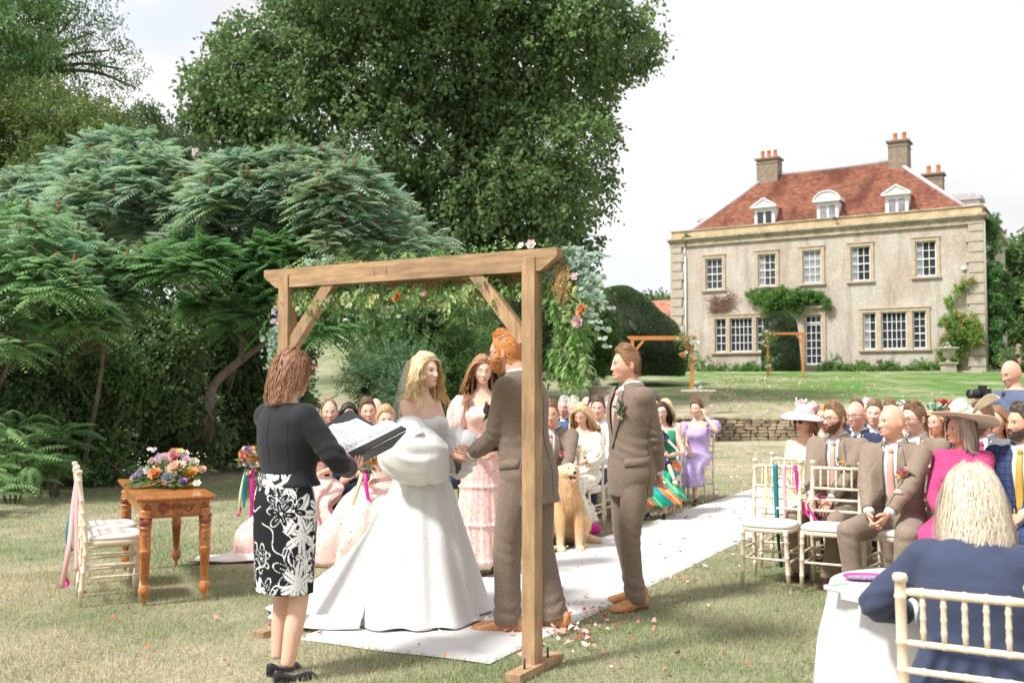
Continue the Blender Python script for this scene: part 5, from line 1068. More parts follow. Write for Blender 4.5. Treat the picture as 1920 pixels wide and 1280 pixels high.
        g = G(); g.loft(rows, False, closed=False); o = g.build(name, m, s.root); return solid(o, th, 1)
    def trousers(s, m, r=(.105, .094, .074, .068, .076), vox=None, off=.012, z1=.06, seed=5):
        g = G(); s.torso(g, off, -.13*s.s, z1*s.s, 8)
        for sd in (1, -1): s.leg(g, sd, np.array(r)*(1 if s.sex == 'm' else .92)*s.girth**.5, 1., 12, True)
        def fold(V):
            e = sum(ga(np.linalg.norm((V-s.kne[sd])*[1, 1, .8], axis=1), .12)*.6+ga(V[:, 2]-.14, .09)*.5 for sd in (1, -1)); return .005*e*np.sin(V[:, 2]*75+V[:, 0]*30+4*vnoise(V, 7, 1))
        return s.fused(g, vox or {3: .014, 2: .019, 1: .026}[s.q], m, 'trousers', .005, (8, 8, 4), seed, 3, fold)
    def shoes(s, m, L_=.285, dirs=None, heel=.02, pump=False, sole=(.08, .05, .035)):
        for sd in (1, -1):
            a = s.ank[sd]; d = np.array((dirs or {}).get(sd, (sd*.15, -1, 0)), float); d = unit(d); x = np.cross(d, [0, 0, 1]); k = s.s*L_/.285; g = G(); rings = []
            W_ = [.018, .032, .035, .034, .040, .047, .048, .040, .020]; Hh = [.05, .074, .082, .082, .072, .056, .046, .038, .024]; tt = np.array([-.085, -.075, -.04, .0, .05, .10, .14, .175, .192])+.0
            if pump: Hh = [.055, .060, .048, .030, .028, .032, .036, .032, .02]; W_ = [w*.88 for w in W_]
            for t, w, hh in zip(tt, W_, Hh):
                an = np.linspace(0, 2*np.pi, 14, endpoint=False); c, si = np.cos(an), np.sin(an); z0 = .004+heel*sst(.07, -.02, t); zc = np.where(si > 0, z0+hh*k*np.abs(si)**.85, z0-.002); rings.append(np.array([a[0], a[1], 0])+d*t*k+np.outer(w*k*np.sign(c)*np.abs(c)**.8, x)+np.stack([0*c, 0*c, zc], 1))
            g.loft(spl_rings(rings, 20), True); o = g.build('shoe', m, s.root)
            g = G(); ms = mat('shoe_sole', sole, .6) if not pump else m; g.loft([[np.array([a[0], a[1], 0])+d*t*k+x*w*1.06*k*sgn+[0, 0, z] for sgn, z in ((-1, .001), (1, .001), (1, .010), (-1, .010))] for t, w in zip(tt[3:], W_[3:])], True)
            g.loft([[np.array([a[0], a[1], 0])+d*t*k+x*w*1.03*k*sgn+[0, 0, z] for sgn, z in ((-1, .001), (1, .001), (1, .008+heel), (-1, .008+heel))] for t, w in ((-.082, .02), (-.07, .032), (-.035, .034), (-.01, .03))], True); g.build('sole', ms, o, smooth=False)
    def bodice(s, m, z0=.10, z1=.40, off=.010, name='bodice', neck=None, vneck=0., ruffle=None, back=None, pad=0):
        k = s.s; g = G(); zs = np.linspace(z0*k, z1*k, 16); rings = np.array([s.ring(z, off, 44) for z in zs]); 
        L_ = rings.reshape(-1, 3); V, F, C = G().loft(rings, False).arrays(); T = ap(np.linalg.inv(s.T), V)
        if s.sex == 'f': b = .026*k*ga(np.abs(T[:, 0])-.065*k, .05*k)*ga(T[:, 2]-.325*k, .055*k)*(T[:, 1] < 0); T[:, 1] -= b
        if neck: T[:, 2] -= neck*ga(T[:, 0], .05*k)*(T[:, 1] < 0)*sst(z1*k-.1, z1*k, T[:, 2])
        if vneck: kp = ~((T[:, 1] < .0) & (np.abs(T[:, 0]) < np.interp(T[:, 2]/k, [vneck, z1], [0, .065]))&(T[:, 2] > vneck*k)); V2, F, u = cull(T, F, kp); T = V2
        T[:, 1] += .002*np.sin(T[:, 2]*120)*0; T = T*1.0; V = ap(s.T, T); V = V+.003*fbm(V, 14, 2)[:, None]; o = link(name, mesh_np(name, V, F), m, s.root); return solid(o, .004, 1)
    def skirt(s, m, z0, z1, r0, r1, folds=9, amp=.03, n=120, rows=40, name='skirt', sy=.85, cen=None, tiers=(), colf=None, ex=None, p=1.0, parent=None):
        """standing skirt from waist height z0 down to z1, radius r0 -> r1"""
        a = np.linspace(0, 2*np.pi, n, endpoint=False); rings = []; ph = s.r.uniform(0, 6.28, 4)
        for t in np.linspace(0, 1, rows):
            z = z0+(z1-z0)*t; rad = r0+(r1-r0)*t**p; f = amp*t**1.2*(np.sin(a*folds+ph[0]+1.2*np.sin(a*2+ph[1]))*.6+.4*np.sin(a*folds*1.9+ph[2])); rr = rad*(1+f/max(rad, .1))
            for tz in tiers: rr = rr+.016*ga(z-tz, .012)*(1+.7*np.sin(a*folds*6+tz*50))
            c = np.array([0, 0, 0.])+(cen(t) if cen else 0); R_ = np.stack([c[0]+s.hip[0]+rr*np.cos(a), c[1]+s.hip[1]+rr*sy*np.sin(a)+.005, np.full(n, z)], 1)
            if ex is not None: R_ = ex(R_, a, t)
            rings.append(R_)
        g = G(); g.loft(rings, False); V, F, C = g.arrays(); C = colf(a, rows) if colf else C; o = link(name, mesh_np(name, V, F, C), m, parent or s.root); return solid(o, .004, 1)
    def lap_skirt(s, m, hem=.25, w=.20, amp=.012, name='skirt', flare=1.0, floor=None):
        k = (s.kne[1]+s.kne[-1])/2; fx = abs(s.kne[1][0]-s.kne[-1][0])/2+.085; P = [s.hip+[0, .06, .05], s.hip+[0, -.04, .02], (s.hip+k)/2+[0, 0, .015], k+[0, -.02, .0], k+[0, -.07, -.07], np.array([k[0], k[1]-.06, (k[2]+hem)/2]), np.array([k[0], k[1]-.02*flare, hem])]
        Wd = np.array([w*.95, w, w*.98, max(w*.85, fx), max(fx, w*.9), w*.98*flare, w*1.1*flare]); Dp = np.array([.11, .12, .105, .095, .10, .13*flare, .15*flare]); Q = spline(P, 30); WD = spline(np.stack([Wd, Dp], 1), 30)
        rg = tube_rings(Q, WD, 60, up=(0, 0, 1)); a = np.linspace(0, 2*np.pi, 60, endpoint=False); cen = Q[:, None]; t = np.linspace(0, 1, 30)[:, None]; f = 1+(amp/.15)*(t**1.0)*(np.sin(a*9+3*t)+.6*np.sin(a*17+1)); rg = cen+(rg-cen)*f[..., None]
        rg[..., 2] = np.maximum(rg[..., 2], .015); g = G(); g.loft(rg, False); o = g.build(name, m, s.root); return solid(o, .004, 1)
    def sleeve(s, m, sd, r, t0=.0, t1=.5, name='sleeve', wr=.006, n=24, vox=None):
        g = G(); s.arm(g, sd, r, t0, t1, n); return s.fused(g, vox or .012, m, name, wr, (9, 9, 9), 7+sd, 2)
    def posy(s, x=.115, z=.36, main=(.78, .70, .60), cols=((.75, .45, .30), (.45, .35, .55)), size=1., name='buttonhole'):
        k = s.s; p = s.hit(ap(s.T, (x*k, -1, z*k)), s.T[:3, :3]@np.array([0, 1., 0]), .014)
        if p is None: return
        g = G(); r = s.r; F0 = flower_g('rose', main); F0.xf(Mx(p+np.array([0, -.012, .01]), rx=R(75))@np.diag([.024*size]*3+[1])); g.merge(F0)
        for c in cols: q = p+np.array([r.uniform(-.028, .028), -.012, r.uniform(-.012, .035)])*size; f = flower_g('small', c); f.xf(Mx(q, rx=R(70))@np.diag([.014*size]*3+[1])); g.merge(f)
        o = g.build(name, PETAL, s.root); n = 14; d = rdir(r, n)*[1, .5, 1]+[0, -.2, -.1]; d /= np.linalg.norm(d, axis=1)[:, None]; l = G(); l.add(*leaves(r, np.tile(p, (n, 1)), d, .045*size, .018*size, greens(r, n, (.07, .13, .04)))); l.tube([p, p+[0.004, -.004, -.05*size]], .005, 6, col=(.6, .58, .5)); l.build('leaves', LEAF, o, smooth=False)
    def pocket_square(s, m, x=.10, z=.33):
        k = s.s; s.drape('pocket_square', m, [((x-.025)*k, z*k), ((x-.012)*k, (z+.028)*k)], [((x+.028)*k, z*k), ((x+.012)*k, (z+.022)*k)], .008)
def s_front(s, x, z, off):
    """point on the front of the bare torso profile (torso space)"""
    P = np.array(PROF[s.sex]); k = s.s; zz = z/k; rx = np.interp(zz, P[:, 0], P[:, 1])*k*s.girth+off; ry = np.interp(zz, P[:, 0], P[:, 2])*k*s.girth**1.5+off; yo = np.interp(zz, P[:, 0], P[:, 3])*k-(s.girth-1)*.12*ga(zz-.12, .16)
    c = min(.98, abs(x)/rx)**(1/.88); return np.array([x, yo-ry*(1-c*c)**.44, z])
def spl_rings(rings, n): rings = np.array(rings); m = rings.shape[0]; return spline(rings.reshape(m, -1), n).reshape(n, rings.shape[1], 3)
def solid(o, th, off=1):
    m = o.modifiers.new('thick', 'SOLIDIFY'); m.thickness = th; m.offset = off; return o
def clearlens():
    if 'clear_lens' in MAT: return MAT['clear_lens']
    m = bpy.data.materials.new('clear_lens'); m.use_nodes = True; t = m.node_tree; b = t.nodes['Principled BSDF']; b.inputs['Base Color'].default_value = (.6, .62, .65, 1); b.inputs['Roughness'].default_value = .05; b.inputs['Alpha'].default_value = .12; MAT['clear_lens'] = m; return m
PETAL = mat('flower_petal', vcol=True, rough=.6, spec=.3, trans=.2)
def flower_g(kind, col):
    g = G(); col = np.array(col); r = np.random.default_rng(3)
    def petal(a, el, ln, wd, c, cup=.3, z=0):
        u = np.linspace(0, 1, 4); v = np.linspace(-1, 1, 3); U, V = np.meshgrid(u, v, indexing='ij'); w = wd*np.sin(np.pi*(.12+.80*U))**.7; x = ln*U; y = V*w; h = cup*(V**2)*w+.15*ln*U**2*cup
        P = np.stack([x*math.cos(el)-h*math.sin(el), y, x*math.sin(el)+h*math.cos(el)+z], -1).reshape(-1, 3); P = ap(Mx(rz=a), P); ii, jj = np.meshgrid(np.arange(3), np.arange(2), indexing='ij'); k = (ii*3+jj).ravel(); g.add(P, np.stack([k, k+3, k+4, k+1], 1), c)
    if kind == 'rose':
        for L_, (n, el, ln, wd) in enumerate(((3, 1.45, .55, .35), (5, 1.2, .75, .42), (6, .85, .95, .48), (7, .4, 1.05, .5))):
            for k in range(n): petal(k/n*6.283+L_*.7, el, ln, wd, col*(1+.12*(L_-1.5)*-.5)*r.uniform(.92, 1.08), .6)
        g.ball((0, 0, .25), (.3, .3, .35), 8, 6, col=col*.8)
    elif kind == 'dahlia':
        for L_, (n, el, ln) in enumerate(((7, 1.3, .5), (10, .95, .75), (13, .6, .95), (14, .25, 1.1))):
            for k in range(n): petal(k/n*6.283+L_*.4, el, ln, .17, col*(1-.06*L_)*r.uniform(.9, 1.1), .5)
        g.ball((0, 0, .15), (.25, .25, .3), 8, 6, col=col*.7)
    else:
        for k in range(6): petal(k/6*6.283, .5, 1., .4, col*r.uniform(.9, 1.1), .4)
        g.ball((0, 0, .25), (.35, .35, .3), 8, 5, col=col*.75)
    return g
# ---- chairs
def bamboo(L_, r, nodes, n=8):
    z = [0]; rr = [r*.85]
    for k in nodes: z += [k-.008, k-.003, k+.003, k+.008]; rr += [r, r*1.17, r*1.17, r]
    z.append(L_); rr.append(r*.95); return [(a, b) for a, b in zip(rr, z)]
CH = {}
def chair_meshes():
    def mk(nm, g, m, sm=True): V, F, C = g.arrays(); me = mesh_np(nm, V, F, C, sm); me.materials.append(m); CH[nm] = me
    g = G(); g.lathe(bamboo(.445, .0165, (.12, .24, .36, .41)), n=10); V = g.V; mk('leg', g, CREAM)
    g = G(); pr = bamboo(.925, .0165, (.12, .24, .36, .45, .56, .645, .73, .87)); pr[-1] = (.0165, .915); pr += [(.022, .918), (.0225, .932), (.018, .94), (.0, .943)]; g.lathe(pr, n=10)
    g.V = [v+np.stack([0*v[:, 0], .05*sst(.45, .95, v[:, 2])+.03*sst(.4, 0, v[:, 2]), 0*v[:, 0]], 1) for v in g.V]; mk('back_post', g, CREAM)
    g = G(); g.lathe(bamboo(.36, .0115, (.06, .12, .18, .24, .30)), n=8); g.xf(Mx((-.18, 0, 0), ry=math.pi/2)); mk('rail', g, CREAM)
    g = G(); g.lathe(bamboo(.155, .0085, (.04, .08, .12)), n=7); mk('spindle', g, CREAM)
    g = G(); g.lathe(bamboo(.35, .0095, (.08, .17, .27)), n=7); g.xf(Mx((-.175, 0, 0), ry=math.pi/2)); mk('stretcher', g, CREAM)
    a = np.linspace(0, 2*np.pi, 36, endpoint=False); c, s_ = np.cos(a), np.sin(a); w = np.stack([.20*np.sign(c)*np.abs(c)**.55, .195*np.sign(s_)*np.abs(s_)**.55], 1)
    def rg(k, z): return np.stack([w[:, 0]*k, w[:, 1]*k, np.full(36, z)], 1)
    g = G(); g.loft([rg(.97, .415), rg(1, .42), rg(1, .445), rg(.97, .45)]); mk('seat_frame', g, CREAM)
    g = G(); g.loft([rg(.93, .448), rg(.99, .455), rg(1.0, .468), rg(.96, .48), rg(.8, .489), rg(.4, .492)]); mk('cushion', g, CUSH)
chair_meshes()
NCH = [0]
def chair(xy, face, label, group='cream bamboo-style chairs for the guests', z=0.):
    t = thing('bamboo_chair', label, 'chair', (xy[0], xy[1], z), math.atan2(face[0], -face[1]), group)
    def p(nm, loc, rot=(0, 0, 0), sc=(1, 1, 1)): o = link(nm, CH[nm], None, t); o.location = loc; o.rotation_euler = rot; o.scale = sc; return o
    for s in (-1, 1): p('leg', (s*.175, -.175, 0), (R(3), R(-s*2), 0)); p('back_post', (s*.178, .185, 0))
    p('seat_frame', (0, 0, 0)); p('cushion', (0, -.005, 0))
    for z_, y in ((.885, .228), (.73, .216), (.645, .207), (.56, .198)): p('rail', (0, y, z_), (0, 0, 0), (.98, 1.15 if z_ > .8 else .9, 1.15 if z_ > .8 else .9))
    for k in range(5): p('spindle', ((k-2)*.058, .216, .73), (R(-4.5), 0, 0))
    p('stretcher', (0, -.185, .22)); p('stretcher', (0, .195, .22)); 
    for s in (-1, 1): p('stretcher', (s*.178, 0, .20), (0, 0, math.pi/2)); p('stretcher', (s*.178, 0, .28), (0, 0, math.pi/2))
    return t
# ================================================================== PEOPLE: the wedding party
LIGHT = (.66, .42, .32); FAIR = (.70, .47, .37); RUDDY = (.62, .34, .24); TANN = (.55, .32, .21)
def loc_dir(f, d): return f.Minv[:3, :3]@np.array(d, float)
PINKTIE = cloth('pink_tie', (.72, .40, .33), .6); NAVY = cloth('navy_cloth', (.035, .045, .09), .85); NAVYSOCK = cloth('navy_sock', (.02, .03, .07), .9)
def socks(f, m=NAVYSOCK):
    for sd in (1, -1): g = G(); g.tube([f.ank[sd]+[0, 0, -.03], f.ank[sd]+[0, .0, .08]], .047*f.s, 10); g.build('sock', m, f.root)

# ---- groom
hold = at(869, 853, 6.42)
f = groom = Fig('x', (.10, 6.24), (-.90, .44), h=1.87, tone=RUDDY, q=3, head=(.05, .10), girth=1.03,
    hand_t={1: None, -1: None}, pole={1: (.5, .55, -.5), -1: (-.3, .6, -.6)}, feet={1: (.13, -.16, 0), -1: (-.15, .20, 0)}) if False else None
def mkgroom():
    xy = (.10, 6.26); fc = (-.90, .44); rz = math.atan2(fc[0], -fc[1]); Mi = np.linalg.inv(Mx((*xy, 0), rz=rz)); a = ap(Mi, hold+[.05, -.02, 0]); b = ap(Mi, hold+[.06, .14, -.01])
    return Fig('ginger bearded man in brown tweed suit and tan brogues, holding hands with the bride', xy, fc, h=1.87, tone=RUDDY, q=3, head=(.06, .06), lean=.13, hf=.04, girth=1.04, hand_t={1: a, -1: b}, pole={1: (.35, .5, -.8), -1: (-.3, .6, -.8)}, feet={1: (.11, -.09, 0), -1: (-.13, .13, 0)})
f = groom = mkgroom(); GING = (.50, .20, .06)
hd = unit(loc_dir(f, (-1, .25, -.10)))
f.body(brow=GING, beard=(np.array(GING)*.9, .75), hands={1: (hd, loc_dir(f, (.1, .8, .45)), .85), -1: (hd, loc_dir(f, (0, -.7, .4)), .85)}); f.hair('short', GING, front=.022, n=900, rec=.06); f.beard(GING, .010)
f.glasses((.08, .03, .02)); f.trousers(TWEED, (.112, .104, .084, .078, .080)); f.jacket(TWEED, z0=-.205, tie=PINKTIE, waist=TWEED, off=.028); f.shoes(TAN, .31, dirs={1: (.25, -1, 0), -1: (-.05, -1, 0)}); socks(f); f.posy(.12, .36, (.55, .30, .5), ((.8, .35, .08), (.25, .15, .5), (.6, .1, .2)), 1.5)
# pocket flaps, back vents and seam, worked in relief
def side_patch(f, name, m, P, d, off=.006, th=.004):
    rows = []
    for row in P:
        rr = []
        for p in row: h = f.hit(np.array(p)-np.array(d)*.8, d, off); rr.append(h if h is not None else p)
        rows.append(rr)
    g = G(); g.loft(rows, False, closed=False); return solid(g.build(name, m, f.root), th, 1)
def flap(f, sd, y0, y1, z0, z1, tilt=.02):
    ys = np.linspace(y0, y1, 7); side_patch(f, 'pocket_flap', TWEED, [[(0, y, z+tilt*(y-y0)/(y1-y0)) for y in ys] for z in np.linspace(z1, z0, 3)], (-sd, 0, 0))
flap(groom, 1, -.12, .04, 1.00, 1.055)
def seam(f, pts, d, name='seam', m=None):
    P = []
    for p in pts:
        h = f.hit(np.array(p)-np.array(d)*.8, d, .0005)
        if h is not None: P.append(h)
    if len(P) > 2: g = G(); g.tube(spline(P, 24), .0018, 5); g.build(name, m or cloth('tweed_seam', (.05, .036, .027), .9), f.root)
seam(groom, [(.01, 0, z) for z in np.linspace(.80, 1.50, 12)], (0, -1, 0)); seam(groom, [(.14+.01*math.sin(z*9), 0, z) for z in np.linspace(.80, 1.42, 12)], (0, -1, 0)); seam(groom, [(0, .055, z) for z in np.linspace(.80, 1.32, 12)], (-1, 0, 0))
g = G()
for k in range(3): p = groom.wri[1]+(groom.elb[1]-groom.wri[1])*(.16+.06*k); h = groom.hit(p+[0, .0, 0]-np.array([-1., -.3, 0])*.3, (-1, -.3, 0), .002); (h is not None) and g.ball(h, (.006,)*3, 8, 6)
if g.V: g.build('sleeve_buttons', mat('button', (.08, .05, .04), .3), groom.root)

# ---- bride
SATIN = mat('white_brocade', (.70, .695, .68), .5, .35, bump=(70, .45, .006), sheen=.1); VEIL = None
def mkbride():
    xy = (-.60, 6.66); fc = (.82, -.57); Mi = np.linalg.inv(Mx((*xy, 0), rz=math.atan2(fc[0], -fc[1]))); a = ap(Mi, hold+[-.06, -.01, 0]); b = ap(Mi, hold+[-.04, .15, -.01])
    return Fig('bride with long blonde waves in a white off-shoulder gown with huge puff sleeves', xy, fc, h=1.73, sex='f', tone=FAIR, q=3, head=(.0, -.06), hand_t={-1: a, 1: b}, pole={-1: (-.7, .5, -.6), 1: (.7, .4, -.6)}, girth=1.02)
f = bride = mkbride(); hd = unit(loc_dir(f, (1, -.1, .0)))
f.body(brow=(.22, .14, .08), lips=(.50, .16, .15), shut=0, hands={-1: (hd, loc_dir(f, (0, .6, -.5)), .5), 1: (hd, loc_dir(f, (0, -.5, -.6)), .5)}, smile=.3)
f.hair('long', (.68, .50, .30), length=.43, wave=.020, n=800, part=-.02, vol=1.12, q_rad=.0036, clump=.45)
f.bodice(SATIN, .10, .385, .012, neck=-.02)
tl = loc_dir(f, unit((-1, .06, 0))); ta = math.atan2(tl[1], tl[0])
def bride_ex(R_, a, t):
    da = np.abs((a-ta+np.pi) % (2*np.pi)-np.pi); w = np.exp(-(da/.75)**2)*t**3.2; R_[:, 0] += tl[0]*w*.60; R_[:, 1] += tl[1]*w*.60
    cam_ = loc_dir(f, (0.25, -1, 0)); dc = np.abs((a-math.atan2(cam_[1], cam_[0])+np.pi) % (2*np.pi)-np.pi); R_ += np.array([cam_[0], cam_[1], 0])*(np.exp(-(dc/.9)**2)*t**1.5*.10)[:, None]
    R_[:, 2] = np.maximum(R_[:, 2], .032+.012*np.sin(a*11)); return R_
f.skirt(SATIN, 1.115, .03, .132, .47, folds=7, amp=.050, n=200, rows=70, sy=.92, ex=bride_ex, p=1.02)
# train lying on the runner behind her
g = G(); n_ = 34; rows = []
for i in range(n_):
    t = i/(n_-1); row = []
    for j in range(44):
        v = -1+2*j/43; w = (.52+.10*t)*(1-.62*t**2.6); c = tl[:2]*(.30+.66*t); sd_ = np.array([-tl[1], tl[0]]); q = c+sd_*v*w; h = .16*math.exp(-(t/.28)**2)*(1-v*v)+.050+.02*math.sin(v*9+t*3)+.028*math.sin(v*21+t*8)*(1-t*.5); 
        row.append((q[0], q[1], max(.036, h*(1-max(0, abs(v)-.85)/.15*.6)) if t < .98 else .034))
    rows.append(row)
g.loft(rows, False, closed=False); solid(g.build('train', SATIN, f.root), .004, 1)
def puff(f, sd, m, radii, t0, t1, amp, seed, drop=.0):
    P = np.array([f.sho[sd], (f.sho[sd]*.45+f.elb[sd]*.55), f.elb[sd], (f.elb[sd]*.5+f.wri[sd]*.5), f.wri[sd]]); Q = spline(P, 60); NR = 44; k = np.linspace(t0, t1, NR); Qs = np.stack([np.interp(k, np.linspace(0, 1, 60), Q[:, i]) for i in range(3)], 1); tt = np.linspace(0, 1, NR); rr = np.interp(tt, np.linspace(0, 1, len(radii)), radii); rr = np.convolve(np.pad(rr, 3, 'edge'), np.ones(7)/7, 'valid')
    Qs = Qs+np.outer(np.sin(tt*np.pi)**1, [sd*.04, 0, -drop]); rg = tube_rings(Qs, rr, 72, up=(0, 0, 1)); a = np.linspace(0, 2*np.pi, 72, endpoint=False); n1 = vnoise(np.stack([np.cos(a)*2.2, np.sin(a)*2.2, 0*a+seed], 1), 1, seed)
    for i in range(NR):
        fo = amp*(.6*np.sin(a*7+tt[i]*3+3*n1)+.4*np.sin(a*13+seed-tt[i]*4+4*n1)); e = .35+.65*np.sin(tt[i]*np.pi)+.6*(tt[i] > .9)*1; nn = vnoise(rg[i]*7+seed, 1, seed); rg[i] = Qs[i]+(rg[i]-Qs[i])*(1+(fo*e+.16*nn*amp/.1)[:, None])
        if tt[i] > .72: lo = np.clip(-(rg[i][:, 2]-Qs[i][2])/rr[i], 0, 1); rg[i][:, 2] -= lo**2*.10*(tt[i]-.72)/.28*(drop > 0)
    g = G(); g.loft(rg, False); return solid(g.build('puff_sleeve', m, f.root), .004, 1)
puff(bride, -1, SATIN, [.08, .135, .175, .195, .195, .180, .160, .125, .05], .18, .93, .075, 3, .035); puff(bride, 1, SATIN, [.08, .125, .16, .175, .175, .160, .125, .08, .022], .36, .96, .085, 9, .03)
g = G(); a = np.linspace(0, 2*np.pi, 60, endpoint=False)
rg = []
for z, w in ((.315, .0), (.33, .008), (.352, .016), (.376, .014), (.383, .004)): rg.append(ap(f.T, np.stack([(.205+w)*f.s*np.cos(a), (-.005+(.112+w)*np.sin(a))*f.s, (z-.035*np.abs(np.cos(a))**4+.004*np.sin(a*23))*f.s], 1)))
g.loft(rg, False); solid(g.build('off_shoulder_band', SATIN, f.root), .005, 1)
def veilmat():
    m = bpy.data.materials.new('veil'); m.use_nodes = True; t = m.node_tree; t.nodes.remove(t.nodes['Principled BSDF']); N = t.nodes.new; K = t.links.new; a = N('ShaderNodeBsdfTransparent'); d = N('ShaderNodeBsdfDiffuse'); e = N('ShaderNodeBsdfTranslucent'); d.inputs[0].default_value = e.inputs[0].default_value = (.85, .85, .86, 1); x = N('ShaderNodeMixShader'); y = N('ShaderNodeMixShader'); x.inputs[0].default_value = .5; y.inputs[0].default_value = .26; K(d.outputs[0], x.inputs[1]); K(e.outputs[0], x.inputs[2]); K(a.outputs[0], y.inputs[1]); K(x.outputs[0], y.inputs[2]); K(y.outputs[0], t.nodes['Material Output'].inputs[0]); return m
g = G(); rows = []
for t in np.linspace(0, 1, 40):
    row = []
    for v in np.linspace(-1, 1, 26): w = .055+.30*t**.8; row.append((v*w+.02, .10+.16*t**.7+.05*t*math.cos(v*1.6)+.018*math.sin(v*11+t*3)*t, 1.69-1.60*t+.0))
    rows.append(row)
g.loft(rows, False, closed=False); g.build('veil', veilmat(), f.root)
G().ball(ap(f.H, np.array([[.0705, .0, -.045]]))[0], (.004,)*3, 8, 6).build('earring', mat('pearl', (.8, .78, .75), .2), f.root)

# ---- groomsman
f = best = Fig('clean-shaven young man in brown tweed suit standing alone on the runner, hands behind his back', (.82, 6.95), (-.93, -.36), h=1.79, tone=(.66, .37, .27), q=3, head=(-.22, .02), hand_t={1: (.07, .19, .90), -1: (-.07, .20, .90)}, pole={1: (.9, .5, .0), -1: (-.9, .5, .0)}, feet={1: (.11, -.02, 0), -1: (-.12, .10, 0)})
f.body(brow=(.22, .12, .06), smile=.8, hands={1: ((-.3, .3, -.9), (0, .9, .3), .7), -1: ((.3, .3, -.9), (0, .9, .3), .7)}); f.hair('short', (.24, .125, .06), front=.014, n=800)
f.trousers(TWEED, (.100, .090, .072, .066, .072)); f.jacket(TWEED, z0=-.19, tie=PINKTIE, waist=TWEED); f.shoes(TAN, .30, dirs={1: (.1, -1, 0), -1: (-.12, -1, 0)}); f.posy(.115, .40, (.80, .74, .62), ((.8, .78, .7), (.35, .3, .4)), 1.5); f.pocket_square(PINKTIE); flap(best, 1, -.11, .05, .965, 1.02)
seam(best, [(0, .04, z) for z in np.linspace(.78, 1.30, 12)], (-1, 0, 0))

# ---- officiant
BLK = cloth('black_jacket', (.018, .018, .022), .8, bump=(200, .3, .002))
f = offi = Fig('celebrant seen from behind in black jacket and floral pencil skirt, holding an open folder', (-1.18, 5.25), (.60, .80), h=1.68, sex='f', tone=(.64, .39, .29), q=3, head=(-.15, .12), hand_t={-1: (-.16, -.30, 1.06), 1: (.02, -.33, 1.16)}, pole={-1: (-1, .5, -.5), 1: (.8, .6, -.4)}, girth=1.06, feet={1: (.08, -.02, 0), -1: (-.075, .05, 0)})
f.body(hands={-1: ((.35, -.8, .35), (0, -.1, 1), .35), 1: ((-.75, -.6, -.2), (-.2, 0, -1), .4)}, legs=True); f.hair('bob', (.25, .125, .068), length=.105, n=1100, vol=1.45, wave=.006, part=.01, q_rad=.0030, clump=.2)
def lily_print(a, rows):
    n = len(a); V_, U_ = np.meshgrid(np.linspace(0, 1, rows)*.58, a/(2*np.pi)*1.02, indexing='ij'); w = np.zeros_like(U_)
    r = np.random.default_rng(12); fl = []
    for k in range(52): fl.append((r.uniform(0, 1.02), r.uniform(.02, .60), r.uniform(.06, .115), r.uniform(0, 6.28), r.uniform(0, 1) < .24))
    for cx, cy, Rr, th, solidf in fl:
        dx = (U_-cx+.51) % 1.02-.51; dy = V_-cy; rr = np.hypot(dx, dy); an = np.arctan2(dy, dx)+th; s = .5+.5*np.cos(6*an); e = Rr*(.25+.75*s**.55)*(1+.12*np.sin(an*2+th)); inside = rr < e; edge = np.abs(rr-e) < .0035
        vein = (np.abs(np.sin(an*3)) < .10) & inside & (rr > .015)
        if solidf: w = np.where(inside, 1, w); w = np.where(vein | (edge & inside), 0, w)
        else: w = np.where(inside, 0, w); w = np.where(edge | (vein & (rr < e*.6)), 1, w)
        w = np.where(rr < .008, 1, w)
    for k in range(26):
        cx, cy, th = r.uniform(0, 1.02), r.uniform(0, .58), r.uniform(0, 6.28); t = ((U_-cx)*math.cos(th)+(V_-cy)*math.sin(th)); q = -(U_-cx)*math.sin(th)+(V_-cy)*math.cos(th); w = np.where((np.abs(q-.02*np.sin(t*40)) < .003) & (np.abs(t) < .10), 1, w)
    c = np.where(w[..., None] > .5, np.array([.78, .78, .78]), np.array([.014, .014, .018])); return c.reshape(-1, 3)
def pencil():
    a = np.linspace(0, 2*np.pi, 270, endpoint=False); rows = 150; rings = []; k = f.s
    for t in np.linspace(0, 1, rows):
        z = 1.06-.61*t; rx = np.interp(t, [0, .25, .45, 1], [.152, .185, .19, .172]); ry = np.interp(t, [0, .3, 1], [.115, .145, .125]); wr = .004*np.sin(z*60+a*2)*ga(t-.05, .15)+.006*vnoise(np.stack([np.cos(a)*2, np.sin(a)*2, 0*a+z*5], 1), 1, 4); rings.append(np.stack([f.hip[0]+(rx+wr)*np.cos(a), .012+(ry+wr)*np.sin(a), np.full(270, z)], 1))
    g = G(); g.loft(rings, False, col=lily_print(a, rows)); solid(g.build('skirt', mat('print_cloth', vcol=True, rough=.75, spec=.2, bump=(200, .2, .002)), f.root), .004, 1)
pencil(); f.jacket(BLK, z0=.10, off=.030, vbot=.2, vtop=0, shirt=None, cuffs=False, lap=False, collar=False, sleeve=(.078, .070, .062, .060, .052), name='jacket')
seam(f, [(.0, 0, z) for z in np.linspace(1.02, 1.38, 10)], (0, -1, 0), m=BLK); seam(f, [(-.10-.02*math.sin((z-1)*5), 0, z) for z in np.linspace(1.02, 1.36, 10)], (0, -1, 0), m=BLK); seam(f, [(.10+.02*math.sin((z-1)*5), 0, z) for z in np.linspace(1.02, 1.36, 10)], (0, -1, 0), m=BLK)
f.shoes(BLACKSHOE, .25, dirs={1: (.15, -1, 0), -1: (-.2, -1, 0)}, pump=True, heel=.02)
